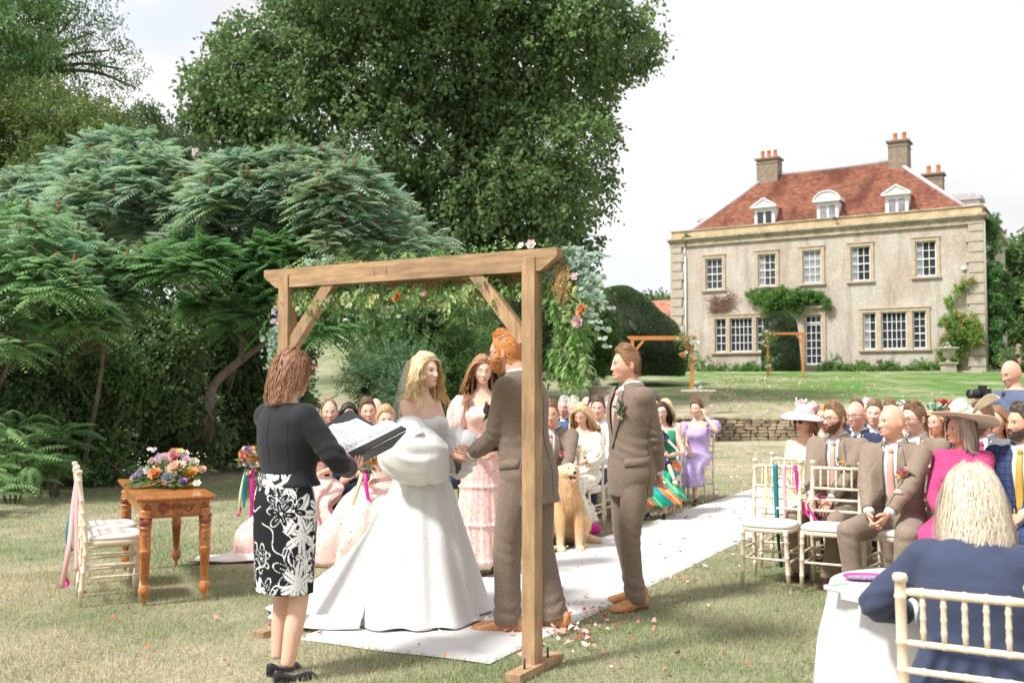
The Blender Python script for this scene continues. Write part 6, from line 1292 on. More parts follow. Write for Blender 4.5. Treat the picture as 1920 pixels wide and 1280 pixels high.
# folder: its own thing, held by her
fo = thing('folder', 'open black ring folder with printed pages held by the celebrant', 'folder', tuple(at(672, 842, 5.66)))
def board(P, m, name, th, par=fo): g = G(); g.loft(P, False, closed=False); o = g.build(name, m, par, smooth=False); return solid(o, th, 0)
o_ = np.array(fo.location); A = at(628, 868, 5.50)-o_; B = at(757, 801, 5.78)-o_; C_ = at(690, 782, 6.0)-o_; D_ = at(602, 822, 5.72)-o_; E1 = at(598, 806, 5.74)-o_; TOPF = at(648, 770, 5.92)-o_
BK = mat('folder_black', (.02, .02, .024), .5); PAPER = mat('paper', (.78, .78, .80), .7)
S1, S2 = at(622, 846, 5.55)-o_, at(735, 795, 5.85)-o_                # spine line
c1 = [S1+[0, -.03, -.035], S2+[0.0, -.03, -.035]]; low1, low2 = at(634, 872, 5.46)-o_, at(760, 806, 5.74)-o_
up1, up2 = at(598, 812, 5.60)-o_, at(656, 768, 5.98)-o_
board([[low1, low2], [c1[0]*.4+low1*.6, c1[1]*.4+low2*.6], c1], BK, 'cover', .006)
Q00, Q01, Q10, Q11 = at(618, 858, 5.50)-o_, at(752, 800, 5.78)-o_, at(604, 812, 5.66)-o_, at(652, 766, 5.98)-o_
def quad(a, b, c, d, n=8, bow=0): return [[(a*(1-u)+b*u)*(1-v)+(d*(1-u)+c*u)*v+np.array([0, -bow*math.sin(u*np.pi)*.3, bow*math.sin(v*np.pi)]) for u in np.linspace(0, 1, n)] for v in np.linspace(0, 1, n)]
mid1, mid2 = at(616, 846, 5.56)-o_, at(716, 806, 5.88)-o_
board(quad(mid1, mid2, at(712, 778, 6.02)-o_, at(603, 808, 5.70)-o_) if False else quad(mid1, mid2, at(655, 768, 6.02)-o_, at(600, 803, 5.72)-o_), BK, 'cover', .006)
board(quad(at(620, 840, 5.555)-o_, at(700, 800, 5.84)-o_, at(654, 776, 5.99)-o_, at(606, 806, 5.70)-o_), PAPER, 'page', .002)
board(quad(at(624, 862, 5.47)-o_, at(750, 799, 5.76)-o_, at(722, 788, 5.84)-o_, at(617, 838, 5.54)-o_, bow=.010), PAPER, 'page', .002)
board(quad(at(634, 872, 5.455)-o_, at(762, 804, 5.745)-o_, at(752, 799, 5.77)-o_, at(622, 860, 5.48)-o_), BK, 'cover', .012)
board(quad(at(634, 874, 5.465)-o_, at(762, 808, 5.755)-o_, at(735, 838, 5.85)-o_, at(655, 880, 5.62)-o_), BK, 'cover', .006)
ink = G()
for a, b, c, d, nl in ((at(620, 840, 5.55)-o_, at(700, 800, 5.835)-o_, at(654, 776, 5.985)-o_, at(606, 806, 5.695)-o_, 9), (at(624, 861, 5.463)-o_, at(750, 798, 5.753)-o_, at(722, 787, 5.833)-o_, at(617, 837, 5.533)-o_, 7)):
    r = np.random.default_rng(5)
    for k in range(nl):
        v = .15+.7*k/nl; u0, u1 = .12, r.uniform(.5, .88); x = u0
        while x < u1: y = min(u1, x+r.uniform(.02, .08)); p = (a*(1-x)+b*x)*(1-v)+(d*(1-x)+c*x)*v; q = (a*(1-y)+b*y)*(1-v)+(d*(1-y)+c*y)*v; ink.bar(p+[0, -.002, .004], q+[0, -.002, .004], .0012, .003, up=(0, 0, 1)); x = y+.012
o = ink.build('printed_lines', mat('ink', (.18, .18, .20), .7), fo, smooth=False); o['kind'] = 'stuff'

# ---- maid of honour
PINKD = mat('pink_floral', (.80, .56, .50), .75, .2, tex=spots_tex([(.62, .22, .24), (.55, .42, .38)], 26, .22), noise=(6, .06), bump=(60, .3, .004), sheen=.1)
PINKS = mat('pink_striped', (.78, .52, .47), .75, .2, tex=spots_tex([(.66, .28, .28), (.84, .68, .62)], 34, .30), noise=(40, .10, .05), bump=(60, .3, .004), sheen=.1)
f = moh = Fig('bridesmaid with long brown waves in a tiered pink floral dress standing behind the bridal pair', (-.24, 8.05), (.08, -1), h=1.76, sex='f', tone=LIGHT, q=3, head=(.10, .05), hand_t={1: (.06, -.26, 1.03), -1: (-.04, -.27, 1.02)})
f.body(brow=(.18, .10, .06), shut=1, hands={1: ((-.5, -.6, -.3), (0, .8, -.4), .6), -1: ((.5, -.6, -.3), (0, .8, -.4), .6)}); f.hair('long', (.33, .17, .085), length=.56, wave=.017, n=520, vol=1.1, part=.02)
f.bodice(PINKD, .10, .42, .014, neck=.01); f.skirt(PINKS, 1.12, .11, .125, .24, folds=13, amp=.014, tiers=(.98, .72, .42, .14), rows=90)
for sd in (1, -1): puff(f, sd, PINKD, [.06, .085, .095, .085, .055], .0, .42, .09, 4+sd, .0)
f.shoes(mat('tan_sandal', (.30, .11, .05), .5), .24, pump=True)
# ================================================================== GUESTS
CPL = np.array([-.1, 6.4])
def pxy(px, d): return ((px-960)/FPX*d, d)
FWD = (-.48, -.877)
def guest(label, px, d, face=FWD, look=CPL, sex='m', seat=True, lookz=.03, q=2, roll=0, **k):
    xy = pxy(px, d); rz = math.atan2(face[0], -face[1]); lt = np.array(look)-np.array(xy); yaw = math.atan2(lt[0], -lt[1])-rz; yaw = (yaw+math.pi) % (2*math.pi)-math.pi; yaw = max(-1.1, min(1.1, yaw))
    rr_ = np.random.default_rng(int(px)); lookz = lookz+rr_.normal(0, .05); roll = roll+rr_.normal(0, .05); yaw += rr_.normal(0, .08); k.setdefault('hf', rr_.uniform(0, .03))
    f = Fig(label, xy, face, 'sit', sex=sex, q=q, head=(yaw, lookz, roll), **k)
    if seat: chair(xy, face, 'cream chair under the '+' '.join(label.split(',')[0].split()[:11]))
    return f
BR = (.20, .115, .06); DK = (.035, .025, .02); GRY = (.42, .40, .38); BLD = (.56, .40, .22); WHT = (.66, .64, .60)
MAG = cloth('magenta', (.52, .06, .19), .8, noise=[(50, .25), (9, .1)], bump=(50, .9, .01)); MAGR = mat('magenta_ribbon', (.62, .02, .28), .4, .4); TEAL = mat('teal_ribbon', (.01, .20, .22), .4, .4); PINKR = mat('pink_ribbon', (.75, .42, .44), .45, .4); LIME = mat('pale_yellow_ribbon', (.68, .66, .38), .45, .4)
def man(f, suit, tie=None, hair=None, waist=None, beard=None, shoe=BROWNSHOE, gl=False, posy=None, trs=None, rec=0, front=.008, age=0, legs=True, shirt=SHIRT, gap=0., smile=.3, bc=None, hands=None, vb=.13, eye=(.03, .03, .03)):
    f.body(brow=bc or hair or GRY, beard=beard, smile=smile, age=age, hands=hands, eye=eye)
    if hair: f.hair('short', hair, rec=rec, front=front)
    if beard and beard[1] > .7: f.beard(beard[0], .009)
    if gl: f.glasses()
    f.jacket(suit, tie=tie, waist=waist, gap=gap, vbot=vb, shirt=shirt)
    if posy: f.posy(*posy)
    if legs: f.trousers(trs or suit); f.shoes(shoe)
    return f
CL = {1: (.035, -.40, .60), -1: (-.035, -.40, .60)}; LAP = {1: (.06, -.28, .66), -1: (-.05, -.28, .66)}
# ---- right block, front row
f = man(guest('bald older man in light tweed three-piece suit with pink tie, hands clasped between his knees', 1674, 7.25, (-.62, -.78), look=(-.6, 6.2), h=1.80, tone=(.63, .36, .26), q=3, hand_t={1: (.045, -.43, .57), -1: (-.045, -.43, .55)}, pole={1: (1, .2, -.2), -1: (-1, .2, -.2)}, knees={1: (.20, -.42, .50), -1: (-.20, -.42, .50)}, feet={1: (.17, -.42, 0), -1: (-.17, -.36, 0)}, lean=.10, lookz=-.05),
    TWEED2, PINKTIE, None, TWEED2, gap=.055, age=1.1, posy=(.125, .36, (.62, .22, .20), ((.75, .50, .10), (.40, .30, .55), (.70, .45, .35)), 1.7), smile=.1, bc=(.40, .30, .24), hands={1: ((-.45, -.5, -.75), (-.9, .1, .2), .55), -1: ((.45, -.5, -.75), (.9, .1, .2), .55)})
f.pocket_square(PINKTIE, .11, .25)
g = G(); V, F = sph(26, 16); k_ = (np.abs(V[:, 2]+.05) < .5) & (V[:, 1] > -.25); 
f = glassman = man(guest('bespectacled man with brown beard and quiff in tweed suit, fiddling with a magenta ribbon', 1566, 8.12, (-.62, -.78), look=(-.8, 6.6), h=1.80, tone=(.64, .38, .28), q=3, hand_t={1: (.07, -.40, .60), -1: (-.06, -.42, .62)}, lean=.08, knees={1: (.16, -.44, .50), -1: (-.18, -.42, .50)}, feet={1: (.12, -.50, 0), -1: (-.14, -.42, 0)}, lookz=.0),
    TWEED2, PINKTIE, (.22, .125, .065), TWEED2, ((.16, .075, .035), .95), gl=True, gap=.04, front=.026, posy=(.125, .34, (.78, .62, .55), ((.80, .50, .06), (.75, .70, .62), (.25, .35, .15)), 1.7), smile=.1)
g = flower_g('small', (.65, .02, .30)); g.xf(Mx(f.wri[1]+[-.02, -.09, .02])@np.diag([.03]*3+[1])); g.build('ribbon_knot', PETAL, f.root)
f = hatl = guest('woman in wide pink hat and sunglasses wearing a pale green dress', 1506, 9.05, (-.45, -.89), look=(-1, 6.5), sex='f', h=1.66, tone=(.66, .38, .29), q=2, hand_t=LAP)
f.body(smile=.2, age=.6); f.hair('bob', (.30, .15, .08), length=.13, n=420)
GREEND = mat('green_floral', (.66, .74, .48), .8, .2, tex=spots_tex([(.25, .45, .25), (.75, .70, .35)], 18, .28)); f.bodice(GREEND, .02, .50, .014, neck=.05); f.lap_skirt(GREEND); f.shoes(mat('pale_shoe', (.6, .45, .38), .5), .24, pump=True); f.glasses((.02, .02, .02), dark=True)
g = G(); g.ball(ap(f.T, (0, -.05, .52)), (.001,)*3); a = np.linspace(0, 2*np.pi, 30)
PEARL = mat('pearl', (.8, .78, .75), .25)
def necklace(f, z=.50, drop=.045, m=PEARL, n=34, rad=.004, rows=1):
    g = G()
    for j in range(rows):
        for k in range(n):
            a = k/n*2*np.pi; x, y = .066*math.cos(a)*(1+.12*j), .058*math.sin(a)*(1+.12*j)+.006; zz = z+.02-drop*(1+.5*j)*max(0, -math.sin(a)); o = ap(f.T, (x*f.s, y*f.s-.022*max(0, -math.sin(a)), zz*f.s)); g.ball(o, (rad,)*3, 6, 4)
    g.build('necklace', m, f.root)
necklace(f)
def hat(f, m, R0, wave=.03, crown=.085, ch=.085, tilt=(0, 0), up=.075, name='hat', bow=None, feathers=None, droop=.02, sq=(1, 1)):
    g = G(); n = 72; a = np.linspace(0, 2*np.pi, n, endpoint=False); rings = []
    for t in np.linspace(0, 1, 12): rr = crown+(R0-crown)*t; z = .0-droop*t**2+wave*t**2*np.sin(a*2+1)+.25*wave*t**2*np.sin(a*5); rings.append(np.stack([rr*np.cos(a)*sq[0], rr*np.sin(a)*1.05*sq[1], z], 1))
    cr = [np.stack([crown*k_*np.cos(a), crown*1.08*k_*np.sin(a), np.full(n, z_)], 1) for k_, z_ in ((.15, ch), (.6, ch*.98), (.88, ch*.86), (.98, ch*.55), (1.0, 0.0))]
    g.loft(cr+rings, False); M = f.H@Mx((0, .01, up), rx=tilt[0], ry=tilt[1]); g.xf(M); o = solid(g.build(name, m, f.root), .003, 1)
    b = G(); a2 = np.linspace(0, 2*np.pi, 30); b.tube(np.stack([crown*1.01*np.cos(a2), crown*1.09*np.sin(a2), 0*a2+.014], 1), (.005, .014), 6, cap=False); b.xf(M); b.build('hat_band', bow or m, o)
    return o, M
PINKH = cloth('pink_straw', (.78, .60, .60), .8, bump=(150, .6, .004)); CREAMH = cloth('cream_straw', (.76, .69, .56), .8, bump=(150, .6, .004))
def petals_on(M, pts, m, name, par, s=.07, nn=5, seed=2):
    g = G(); r = np.random.default_rng(seed)
    for p in pts:
        for k in range(nn):
            a = k/nn*6.28+r.uniform(-.3, .3); e = r.uniform(.2, .9); d = np.array([math.cos(a)*math.cos(e), math.sin(a)*math.cos(e), math.sin(e)]); sd = unit(np.cross(d, [0, 0, 1.])); up = np.cross(sd, d); L_ = s*r.uniform(.8, 1.3)
            rows = [[np.array(p)+d*L_*t+sd*v*L_*.42*math.sin(np.pi*(.1+.8*t))+up*(.25*L_*t*t-.15*L_*v*v) for v in (-1, 0, 1)] for t in np.linspace(0, 1, 6)]; g.loft(rows, False, closed=False)
    g.xf(M); return solid(g.build(name, m, par), .0015, 0)
o, M = hat(f, PINKH, .215, .02, .088, .085, (-.30, .05), .062, droop=.075); petals_on(M, [(.05, .04, .05), (-.05, -.02, .07), (.0, .08, .04)], PINKH, 'hat_trim', o, .075, 6)
f = crml = guest('woman in cream hat with huge bow, grey bob and bright magenta jacket', 1796, 7.02, (-.66, -.75), look=(-1.2, 6.4), sex='f', h=1.68, tone=(.66, .36, .26), q=3, hand_t=LAP)
f.body(smile=.9, age=.8, lips=(.55, .12, .12), brow=(.3, .24, .2)); f.hair('bob', (.36, .29, .25), length=.20, n=520); f.bodice(MAG, .0, .46, .016, neck=.05); f.jacket(MAG, z0=-.02, off=.024, vbot=.02, vtop=.075, gap=.05, tie=None, shirt=None, cuffs=False, collar=False, lap=False, low=False, name='jacket'); f.lap_skirt(MAG); f.shoes(BLACKSHOE, .24, pump=True); necklace(f, .49, .06, rows=3)
o, M = hat(f, CREAMH, .25, .018, .085, .075, (-.28, -.10), .070, sq=(1.15, .9), droop=-.01); f.posy(.10, .30, (.78, .76, .68), ((.75, .73, .62), (.35, .5, .2)), 1.4, 'corsage')
g = G()
for s_, L_ in ((1, .19), (-1, .15)):
    rows = [[np.array([s_*(.02+L_*t)+.04, .02+.055*v*(.3+t)+.0, .06+.12*t*(1 if s_ > 0 else .9)-.05*v*v+.035*v]) for v in np.linspace(-1, 1, 7)] for t in np.linspace(0, 1, 9)]; g.loft(rows, False, closed=False)
g.ball((.04, .02, .07), (.03, .025, .025), 10, 7); g.xf(M); solid(g.build('bow', CREAMH, o), .003, 0)
petals_on(M, [(.10, -.06, .02), (.13, -.02, .0)], CREAMH, 'feathers', o, .06, 7, 5)
CHK = mat('blue_check', (.045, .065, .15), .85, .2, tex=check_tex((.015, .022, .06), 22), noise=(60, .12), bump=(200, .3, .002))
f = man(guest('dark-haired man with greying beard in blue checked suit with gold tie at the right edge', 1912, 6.88, (-.66, -.75), look=(-1, 6.3), h=1.80, tone=(.60, .33, .23), q=3, hand_t=LAP, girth=1.08), CHK, cloth('gold_tie', (.55, .35, .06), .5), (.07, .05, .04), None, ((.10, .075, .06), .9), gap=.03, front=.018, smile=.1)
# ---- right block, rows behind
f = man(guest('man with black glasses and short brown hair in tweed suit behind the bald man', 1712, 8.0, (-.62, -.78), look=(-1, 6.4), h=1.80, tone=(.68, .42, .33), hand_t=LAP), TWEED2, PINKTIE, (.18, .10, .055), gl=True)
f = man(guest('man in grey suit with magenta tie and blue buttonhole half hidden by the cream hat', 1838, 7.85, (-.60, -.80), h=1.80, tone=(.60, .32, .22), hand_t=LAP), cloth('grey_cloth', (.15, .15, .16), .85), MAG, (.16, .08, .04), None, ((.22, .10, .05), .8), posy=(.13, .28, (.02, .25, .45), ((.02, .3, .5),), 1.5))
f = man(guest('bald man with glasses in navy suit behind the bespectacled bearded man', 1603, 8.95, (-.62, -.78), h=1.79, tone=(.66, .36, .28), hand_t=LAP), NAVY, cloth('blue_tie', (.05, .09, .25), .5), None, gl=True, age=.5, bc=(.3, .22, .18))
f = man(guest('young man with tousled brown hair and a navy suit in the fourth row', 1637, 9.62, (-.50, -.87), look=(.5, 3), h=1.78, tone=(.70, .43, .34), hand_t=LAP, girth=1.05), NAVY, NAVY, (.20, .12, .065), front=.016)
f = guest('blonde woman with a pale green fascinator behind the cream hat', 1754, 8.85, sex='f', h=1.64, tone=(.66, .36, .27), hand_t=LAP, lookz=.1); f.body(age=.8); f.hair('bob', (.58, .42, .24), length=.19, wave=.012); f.bodice(cloth('peach', (.70, .38, .28)), .0, .46, .014); f.lap_skirt(cloth('peach', ()))
SAGE = cloth('sage_net', (.30, .48, .36), .8); petals_on(f.H, [(.02, -.03, .115), (-.03, .01, .12), (.04, .03, .115)], SAGE, 'fascinator', f.root, .065, 7)
f = guest('woman with long wavy brown hair seated near the photographer', 1868, 8.55, sex='f', h=1.70, tone=(.62, .37, .27), hand_t=LAP); f.body(smile=.3); f.hair('long', (.24, .125, .065), length=.42, wave=.014); f.bodice(cloth('cream_top', (.72, .62, .52)), .0, .46, .014); f.lap_skirt(cloth('cream_top', ()))
back = [('bald man far back behind the bespectacled bearded man', 1568, 10.35, 'm', None, NAVY, 0), ('dark-haired man in the back rows right of the bald man', 1604, 10.7, 'm', (.13, .07, .04), NAVY, 0), ('grey-haired man in the back rows', 1624, 11.2, 'm', GRY, NAVY, 0),
        ('white-haired woman with a pale fascinator in the back rows', 1700, 10.4, 'f', WHT, None, 1), ('auburn woman with a red fascinator in the fifth row', 1768, 10.0, 'f', (.25, .09, .045), None, 2), ('brown-haired woman in the back rows left of the blonde', 1787, 10.7, 'f', (.26, .15, .08), None, 0), ('light blonde woman in the back rows near the photographer', 1818, 9.9, 'f', (.60, .48, .32), None, 0), ('brown-haired man in the back rows behind the tweed suit', 1668, 10.9, 'm', BR, NAVY, 0), ('ginger woman just behind the wide pink hat', 1543, 10.2, 'f', (.50, .22, .09), None, 0), ('fair woman in cream seated at the right edge in the second row', 1935, 8.3, 'f', (.5, .36, .2), None, 0)]
TOPS = [cloth('lilac_top', (.45, .38, .55)), cloth('rose_top', (.62, .30, .32)), cloth('sky_top', (.32, .45, .60)), cloth('cream_top', ())]
for i, (lab, px, d, sx, hc, sm, acc) in enumerate(back):
    f = guest(lab, px, d, sex=sx, h=1.76 if sx == 'm' else 1.66, tone=(.66, .38, .29), q=1, hand_t=LAP)
    if sx == 'm': man(f, sm, NAVY, hc)
    else:
        f.body(); f.hair('long' if i == 6 else 'bob', hc, length=.30 if i == 6 else .17); f.bodice(TOPS[i % 4], .0, .47, .014); f.lap_skirt(TOPS[i % 4])
        if acc: petals_on(f.H, [(.02, -.02, .115), (-.03, .02, .12)], cloth('fascinator_%d' % acc, ((.7, .7, .7), (.55, .05, .04))[acc-1]), 'fascinator', f.root, .075, 6, i)
# ---- empty chairs of the front row
c1 = chair((1.99, 7.72), (-.48, -.877), 'empty cream chair nearest the runner with coloured ribbons on its back'); c2 = chair((2.38, 7.50), (-.50, -.866), 'empty cream chair between the ribboned chair and the bald man'); chair((2.33, 8.50), (-.48, -.877), 'empty cream chair directly behind the ribboned chair')
def ribbon(par, P, m, w=.016, name='ribbon', seed=0):
    P = spline(P, 26); r = np.random.default_rng(seed); t = np.linspace(0, 1, 26); ph = r.uniform(0, 6); tw = .9*np.sin(t*5+ph)*t; sd = np.stack([np.cos(tw), np.sin(tw), .1*np.sin(t*9)], 1); g = G(); g.loft(np.stack([P-sd*w, P+sd*w], 1), False, closed=False); return solid(g.build(name, m, par), .001, 0)
def ribbon_set(name, label, loc, lst): 
    t = thing(name, label, 'ribbon', tuple(loc), 0)
    for i, (m, pts, w) in enumerate(lst): ribbon(t, [np.array(p)-np.array(loc) for p in pts], m, w, 'ribbon', i)
cb = np.array([1.99, 7.72, 0]); A3 = np.array([.48, .877, 0]); R3 = np.array([.877, -.48, 0])
def cp(u, v, z): return cb+A3*u+R3*v+[0, 0, z]
ribbon_set('chair_ribbons', 'teal, pink and yellow ribbons tied on the back of the nearest empty chair', cp(.23, 0, .88), [(TEAL, [cp(.21, -.01, .90), cp(.19, -.005, .86), cp(.19, 0, .6), cp(.2, .01, .3), cp(.21, .03, .10)], .019), (PINKR, [cp(.21, .06, .90), cp(.19, .06, .85), cp(.2, .065, .55), cp(.2, .05, .28)], .014), (LIME, [cp(.21, -.08, .90), cp(.19, -.08, .8), cp(.2, -.09, .5)], .013), (MAGR, [cp(.21, .14, .9), cp(.19, .15, .86)], .016)])
w0 = glassman.Mw; kn = ap(w0, glassman.wri[1]+[-.02, -.09, .03])
ribbon_set('held_ribbon', 'long magenta ribbon looping from the bearded man hands to the ribboned chair', kn, [(MAGR, [cp(.2, .15, .86), cp(.2, .17, .70), cp(.22, .22, .54), cp(.15, .34, .46), kn+[-.12, 0, -.06], kn], .014)])
# ---- woman in the foreground, back view
NB = cloth('navy_jersey', (.045, .058, .105), .85)
f = fore = Fig('platinum blonde woman seen from behind in a navy jacket on the nearest chair', (1.48, 3.22), (.42, .907), 'sit', h=1.49, sex='f', tone=LIGHT, q=3, head=(.20, .18), hand_t={1: (.22, -.30, .70), -1: (-.20, -.30, .70)}, pole={1: (1, .35, -.5), -1: (-1, .35, -.5)}, girth=1.2, lean=.27, spread=.09)
f.body(vox=.018); f.hair('bob', (.57, .50, .395), length=.25, n=2100, vol=1.55, part=.01, wave=.007, q_rad=.0013, clump=.16)
f.jacket(NB, z0=-.03, off=.030, vbot=.2, vtop=0, shirt=None, cuffs=False, lap=False, collar=False, sleeve=(.080, .072, .066, .058, .052), wr=.010, vox=.010); f.trousers(NB); f.shoes(BLACKSHOE, .25, pump=True)
g = G(); r_ = f.H; 
for sd in (1, -1): a = np.linspace(0, 2*np.pi, 17); g.tube(np.stack([sd*.034+.025*np.cos(a), np.full(17, -.065), .115+.018*np.sin(a)], 1), .0028, 5, cap=False); g.tube([(sd*.06, -.065, .12), (sd*.078, 0, .095), (sd*.08, .05, .07)], .0028, 5)
g.xf(f.H); g.build('glasses', mat('navy_frame', (.03, .04, .10), .3), f.root)
chair((1.45, 3.17), (.50, .866), 'nearest cream bamboo-style chair seen from behind, occupied by the woman in navy')
# ---- photographer
BLUESH = cloth('steel_blue_shirt', (.10, .125, .20), .8)
xy = pxy(1900, 9.25); f = Fig('bald photographer with dark goatee in blue-grey shirt and tie holding a camera', xy, (-.96, -.28), h=1.76, tone=(.58, .34, .25), q=2, head=(.0, .28), girth=1.2, hand_t={1: (.06, -.26, 1.42), -1: (-.05, -.26, 1.40)}, pole={1: (.8, .3, -.8), -1: (-.8, .3, -.8)})
f.body(brow=DK, age=.3, hands={1: ((-.5, -.8, .2), (-.3, .2, -.9), .7), -1: ((.5, -.8, .2), (.4, .2, .9), .7)}); f.beard((.05, .03, .025), .006) if False else None
f.jacket(BLUESH, z0=-.13, off=.016, vtop=0, vbot=.2, shirt=None, lap=False, cuffs=False, collar=False, sleeve=(.068, .06, .05, .046, .042), name='shirt'); f.tie(cloth('dark_tie', (.03, .035, .07)), .1); f.trousers(cloth('dark_trousers', (.03, .03, .04))); f.shoes(BLACKSHOE)
cp_ = ap(f.Mw, np.array([0, -.35, 1.45])); t = thing('camera_body', 'black digital camera in the hands of the photographer', 'camera', tuple(cp_), f.rz); bk = mat('camera_black', (.02, .02, .02), .4)
G().box((0, 0, 0), (.14, .07, .095)).box((0, 0, .06), (.05, .06, .035)).build('housing', bk, t, smooth=False); G().lathe([(.0, 0), (.038, 0), (.040, .03), (.036, .06), (.042, .10), (.042, .12), (.0, .115)], n=18).xf(Mx((0, -.03, 0), rx=math.pi/2)).build('lens', bk, t)
# ---- left block
FLD = mat('cream_floral', (.74, .72, .62), .8, .2, tex=spots_tex([(.70, .30, .25), (.30, .48, .38), (.75, .55, .35)], 17, .30))
f = b1 = guest('seated bridesmaid with swept-back fair hair in pink floral dress holding a bouquet', 722, 8.85, (-.15, -.99), look=(.5, 4.0), sex='f', h=1.70, tone=LIGHT, q=3, hand_t={-1: (-.12, -.26, .78), 1: (.05, -.24, .72)})
f.body(smile=1., lips=(.55, .16, .16), brow=(.25, .15, .09)); f.hair('bun', (.50, .32, .17), n=420); f.bodice(PINKD, .02, .42, .014, vneck=.24); f.lap_skirt(PINKD, hem=.03, w=.32, flare=1.35, amp=.035)
for sd in (1, -1): puff(f, sd, PINKD, [.05, .07, .075, .05], .0, .30, .08, 14+sd, 0)
f = b2 = guest('bridesmaid in pink floral dress with a pale train, mostly hidden behind the celebrant', 578, 9.2, (.0, -1), sex='f', h=1.68, tone=LIGHT, hand_t={1: (.16, -.28, .74), -1: (-.42, -.30, .80)}); f.body(); f.hair('long', BR, length=.3); f.bodice(PINKD, .02, .42, .014); f.lap_skirt(PINKD, hem=.03, w=.33, flare=1.35, amp=.035)
g = G(); rows = []
for t_ in np.linspace(0, 1, 16): rows.append([np.array([-.10-.75*t_, -.30-.25*t_+v*.28*(1-.55*t_), .02+.30*(1-t_)**2*(1-abs(v))+.02*abs(math.sin(v*8+t_*3))]) for v in np.linspace(-1, 1, 26)])
g.loft(rows, False, closed=False); solid(g.build('dress_train', cloth('pale_net', (.78, .70, .68)), f.root), .003, 1)
man(guest('balding man with light stubble seated left of the open folder', 617, 9.9, look=(-.3, 4), h=1.80, tone=(.64, .38, .29), hand_t=LAP), NAVY, NAVY, (.20, .11, .06), rec=.26, beard=((.25, .15, .10), .35), front=0)
f = guest('woman with swept black hair seated behind the folder', 651, 10.6, look=(.3, 4), sex='f', h=1.70, tone=(.58, .35, .25), hand_t=LAP); f.body(); f.hair('long', DK, length=.32, part=-.04); f.bodice(NAVY, .0, .47, .014); f.lap_skirt(NAVY)
man(guest('man with thick dark brown hair seated right of the open folder', 688, 9.9, look=(.3, 3), h=1.82, tone=(.66, .38, .29), hand_t=LAP), NAVY, NAVY, (.13, .075, .045), front=.02)
man(guest('bald man mostly hidden behind the seated bridesmaid', 704, 11.3, h=1.80, tone=(.68, .42, .33), q=1), NAVY, NAVY, None)
man(guest('bald man glimpsed between the bride and the standing bridesmaid', 856, 11.0, h=1.76, tone=(.68, .38, .32), q=1, hand_t=LAP), NAVY, NAVY, None)
dogp = np.array([(1061-960)/FPX*9.35, 9.35]); xy = pxy(1040, 9.95); Mi = np.linalg.inv(Mx((*xy, 0), rz=math.atan2(-.35, .94)))
f = man(guest('man in tweed suit seated behind the tall groom, one hand on the dog', 1040, 9.95, (-.35, -.94), h=1.82, tone=(.58, .30, .21), q=2, hand_t={1: ap(Mi, (dogp[0]-.10, dogp[1]-.10, .52)), -1: (-.10, -.26, .66)}, lean=.20, spread=.14, knees={1: (.20, -.38, .50), -1: (-.16, -.38, .5)}, hand_dummy=None) if False else guest('man in tweed suit seated behind the tall groom, one hand on the dog', 1040, 9.95, (-.35, -.94), h=1.82, tone=(.58, .30, .21), q=2, hand_t={1: ap(Mi, (dogp[0]-.08, dogp[1]-.17, .53)), -1: (-.10, -.26, .66)}, lean=.22, knees={1: (.22, -.36, .50), -1: (-.16, -.38, .5)}), TWEED, PINKTIE, BR, TWEED, posy=(.12, .33, (.70, .25, .30), ((.7, .4, .35),), 1.5), hands={1: ((-.2, -.6, -.75), (.1, .6, -.6), .3), -1: ((.2, -.8, -.3), (0, 0, -1), .4)})
f = blf = guest('woman with long blonde hair in cream floral dress looking down at the dog', 1088, 10.55, (-.40, -.92), look=(.3, 9.2), sex='f', h=1.70, tone=LIGHT, q=3, hand_t={1: (.02, -.30, .70), -1: (-.05, -.31, .70)}, lookz=.38)
f.body(smile=1., shut=1, brow=(.3, .2, .12)); f.hair('long', (.62, .45, .25), length=.40, wave=.014, n=430); f.bodice(FLD, .0, .44, .016, vneck=.20); f.lap_skirt(FLD, hem=.16, w=.21, flare=1.25); f.shoes(mat('pink_shoe', (.65, .14, .16), .5), .24, pump=True)
for sd in (1, -1): puff(f, sd, FLD, [.055, .08, .085, .10, .095, .05], .0, .66, .08, 24+sd, 0)
WJ = cloth('white_jacket', (.70, .68, .64), .8)
man(guest('man in off-white linen jacket and navy trousers behind the blonde woman', 1119, 11.2, (-.48, -.88), h=1.82, tone=(.62, .36, .27), hand_t=LAP), WJ, None, (.1, .06, .04), trs=NAVY, shirt=cloth('white_shirt', ()))
for lab, px, d, hc in (('white-haired man leaning in at the left of the back rows beside the groom', 1056, 12.6, GRY), ('silver-haired man in blue jacket behind the blonde woman', 1074, 11.9, WHT), ('bald man at the rear of the left block', 1099, 13.6, None), ('man with short black hair behind the blonde woman', 1112, 12.4, DK), ('grey-bearded older man beside the stone urn', 1140, 13.3, (.3, .22, .18))):
    man(guest(lab, px, d, h=1.80, tone=(.66, .36, .29), q=1, hand_t=LAP), cloth('blue_jacket', (.05, .10, .22), .85) if hc == WHT else NAVY, NAVY, hc, age=.5)
f = guest('grey-haired older woman in a pale sleeveless top, half hidden by the young groomsman', 1138, 11.9, sex='f', h=1.66, tone=(.64, .37, .29), hand_t=LAP); f.body(age=1); f.hair('bob', (.45, .42, .40), length=.10); f.bodice(cloth('pale_top', (.6, .56, .52)), .0, .47, .014); f.lap_skirt(cloth('pale_top', ()))
man(guest('dark-haired man in the left block behind the woman with the fringe', 1226, 13.5, h=1.80, tone=(.60, .35, .26), hand_t=LAP), cloth('pale_grey', (.5, .5, .5)), NAVY, (.09, .055, .035))
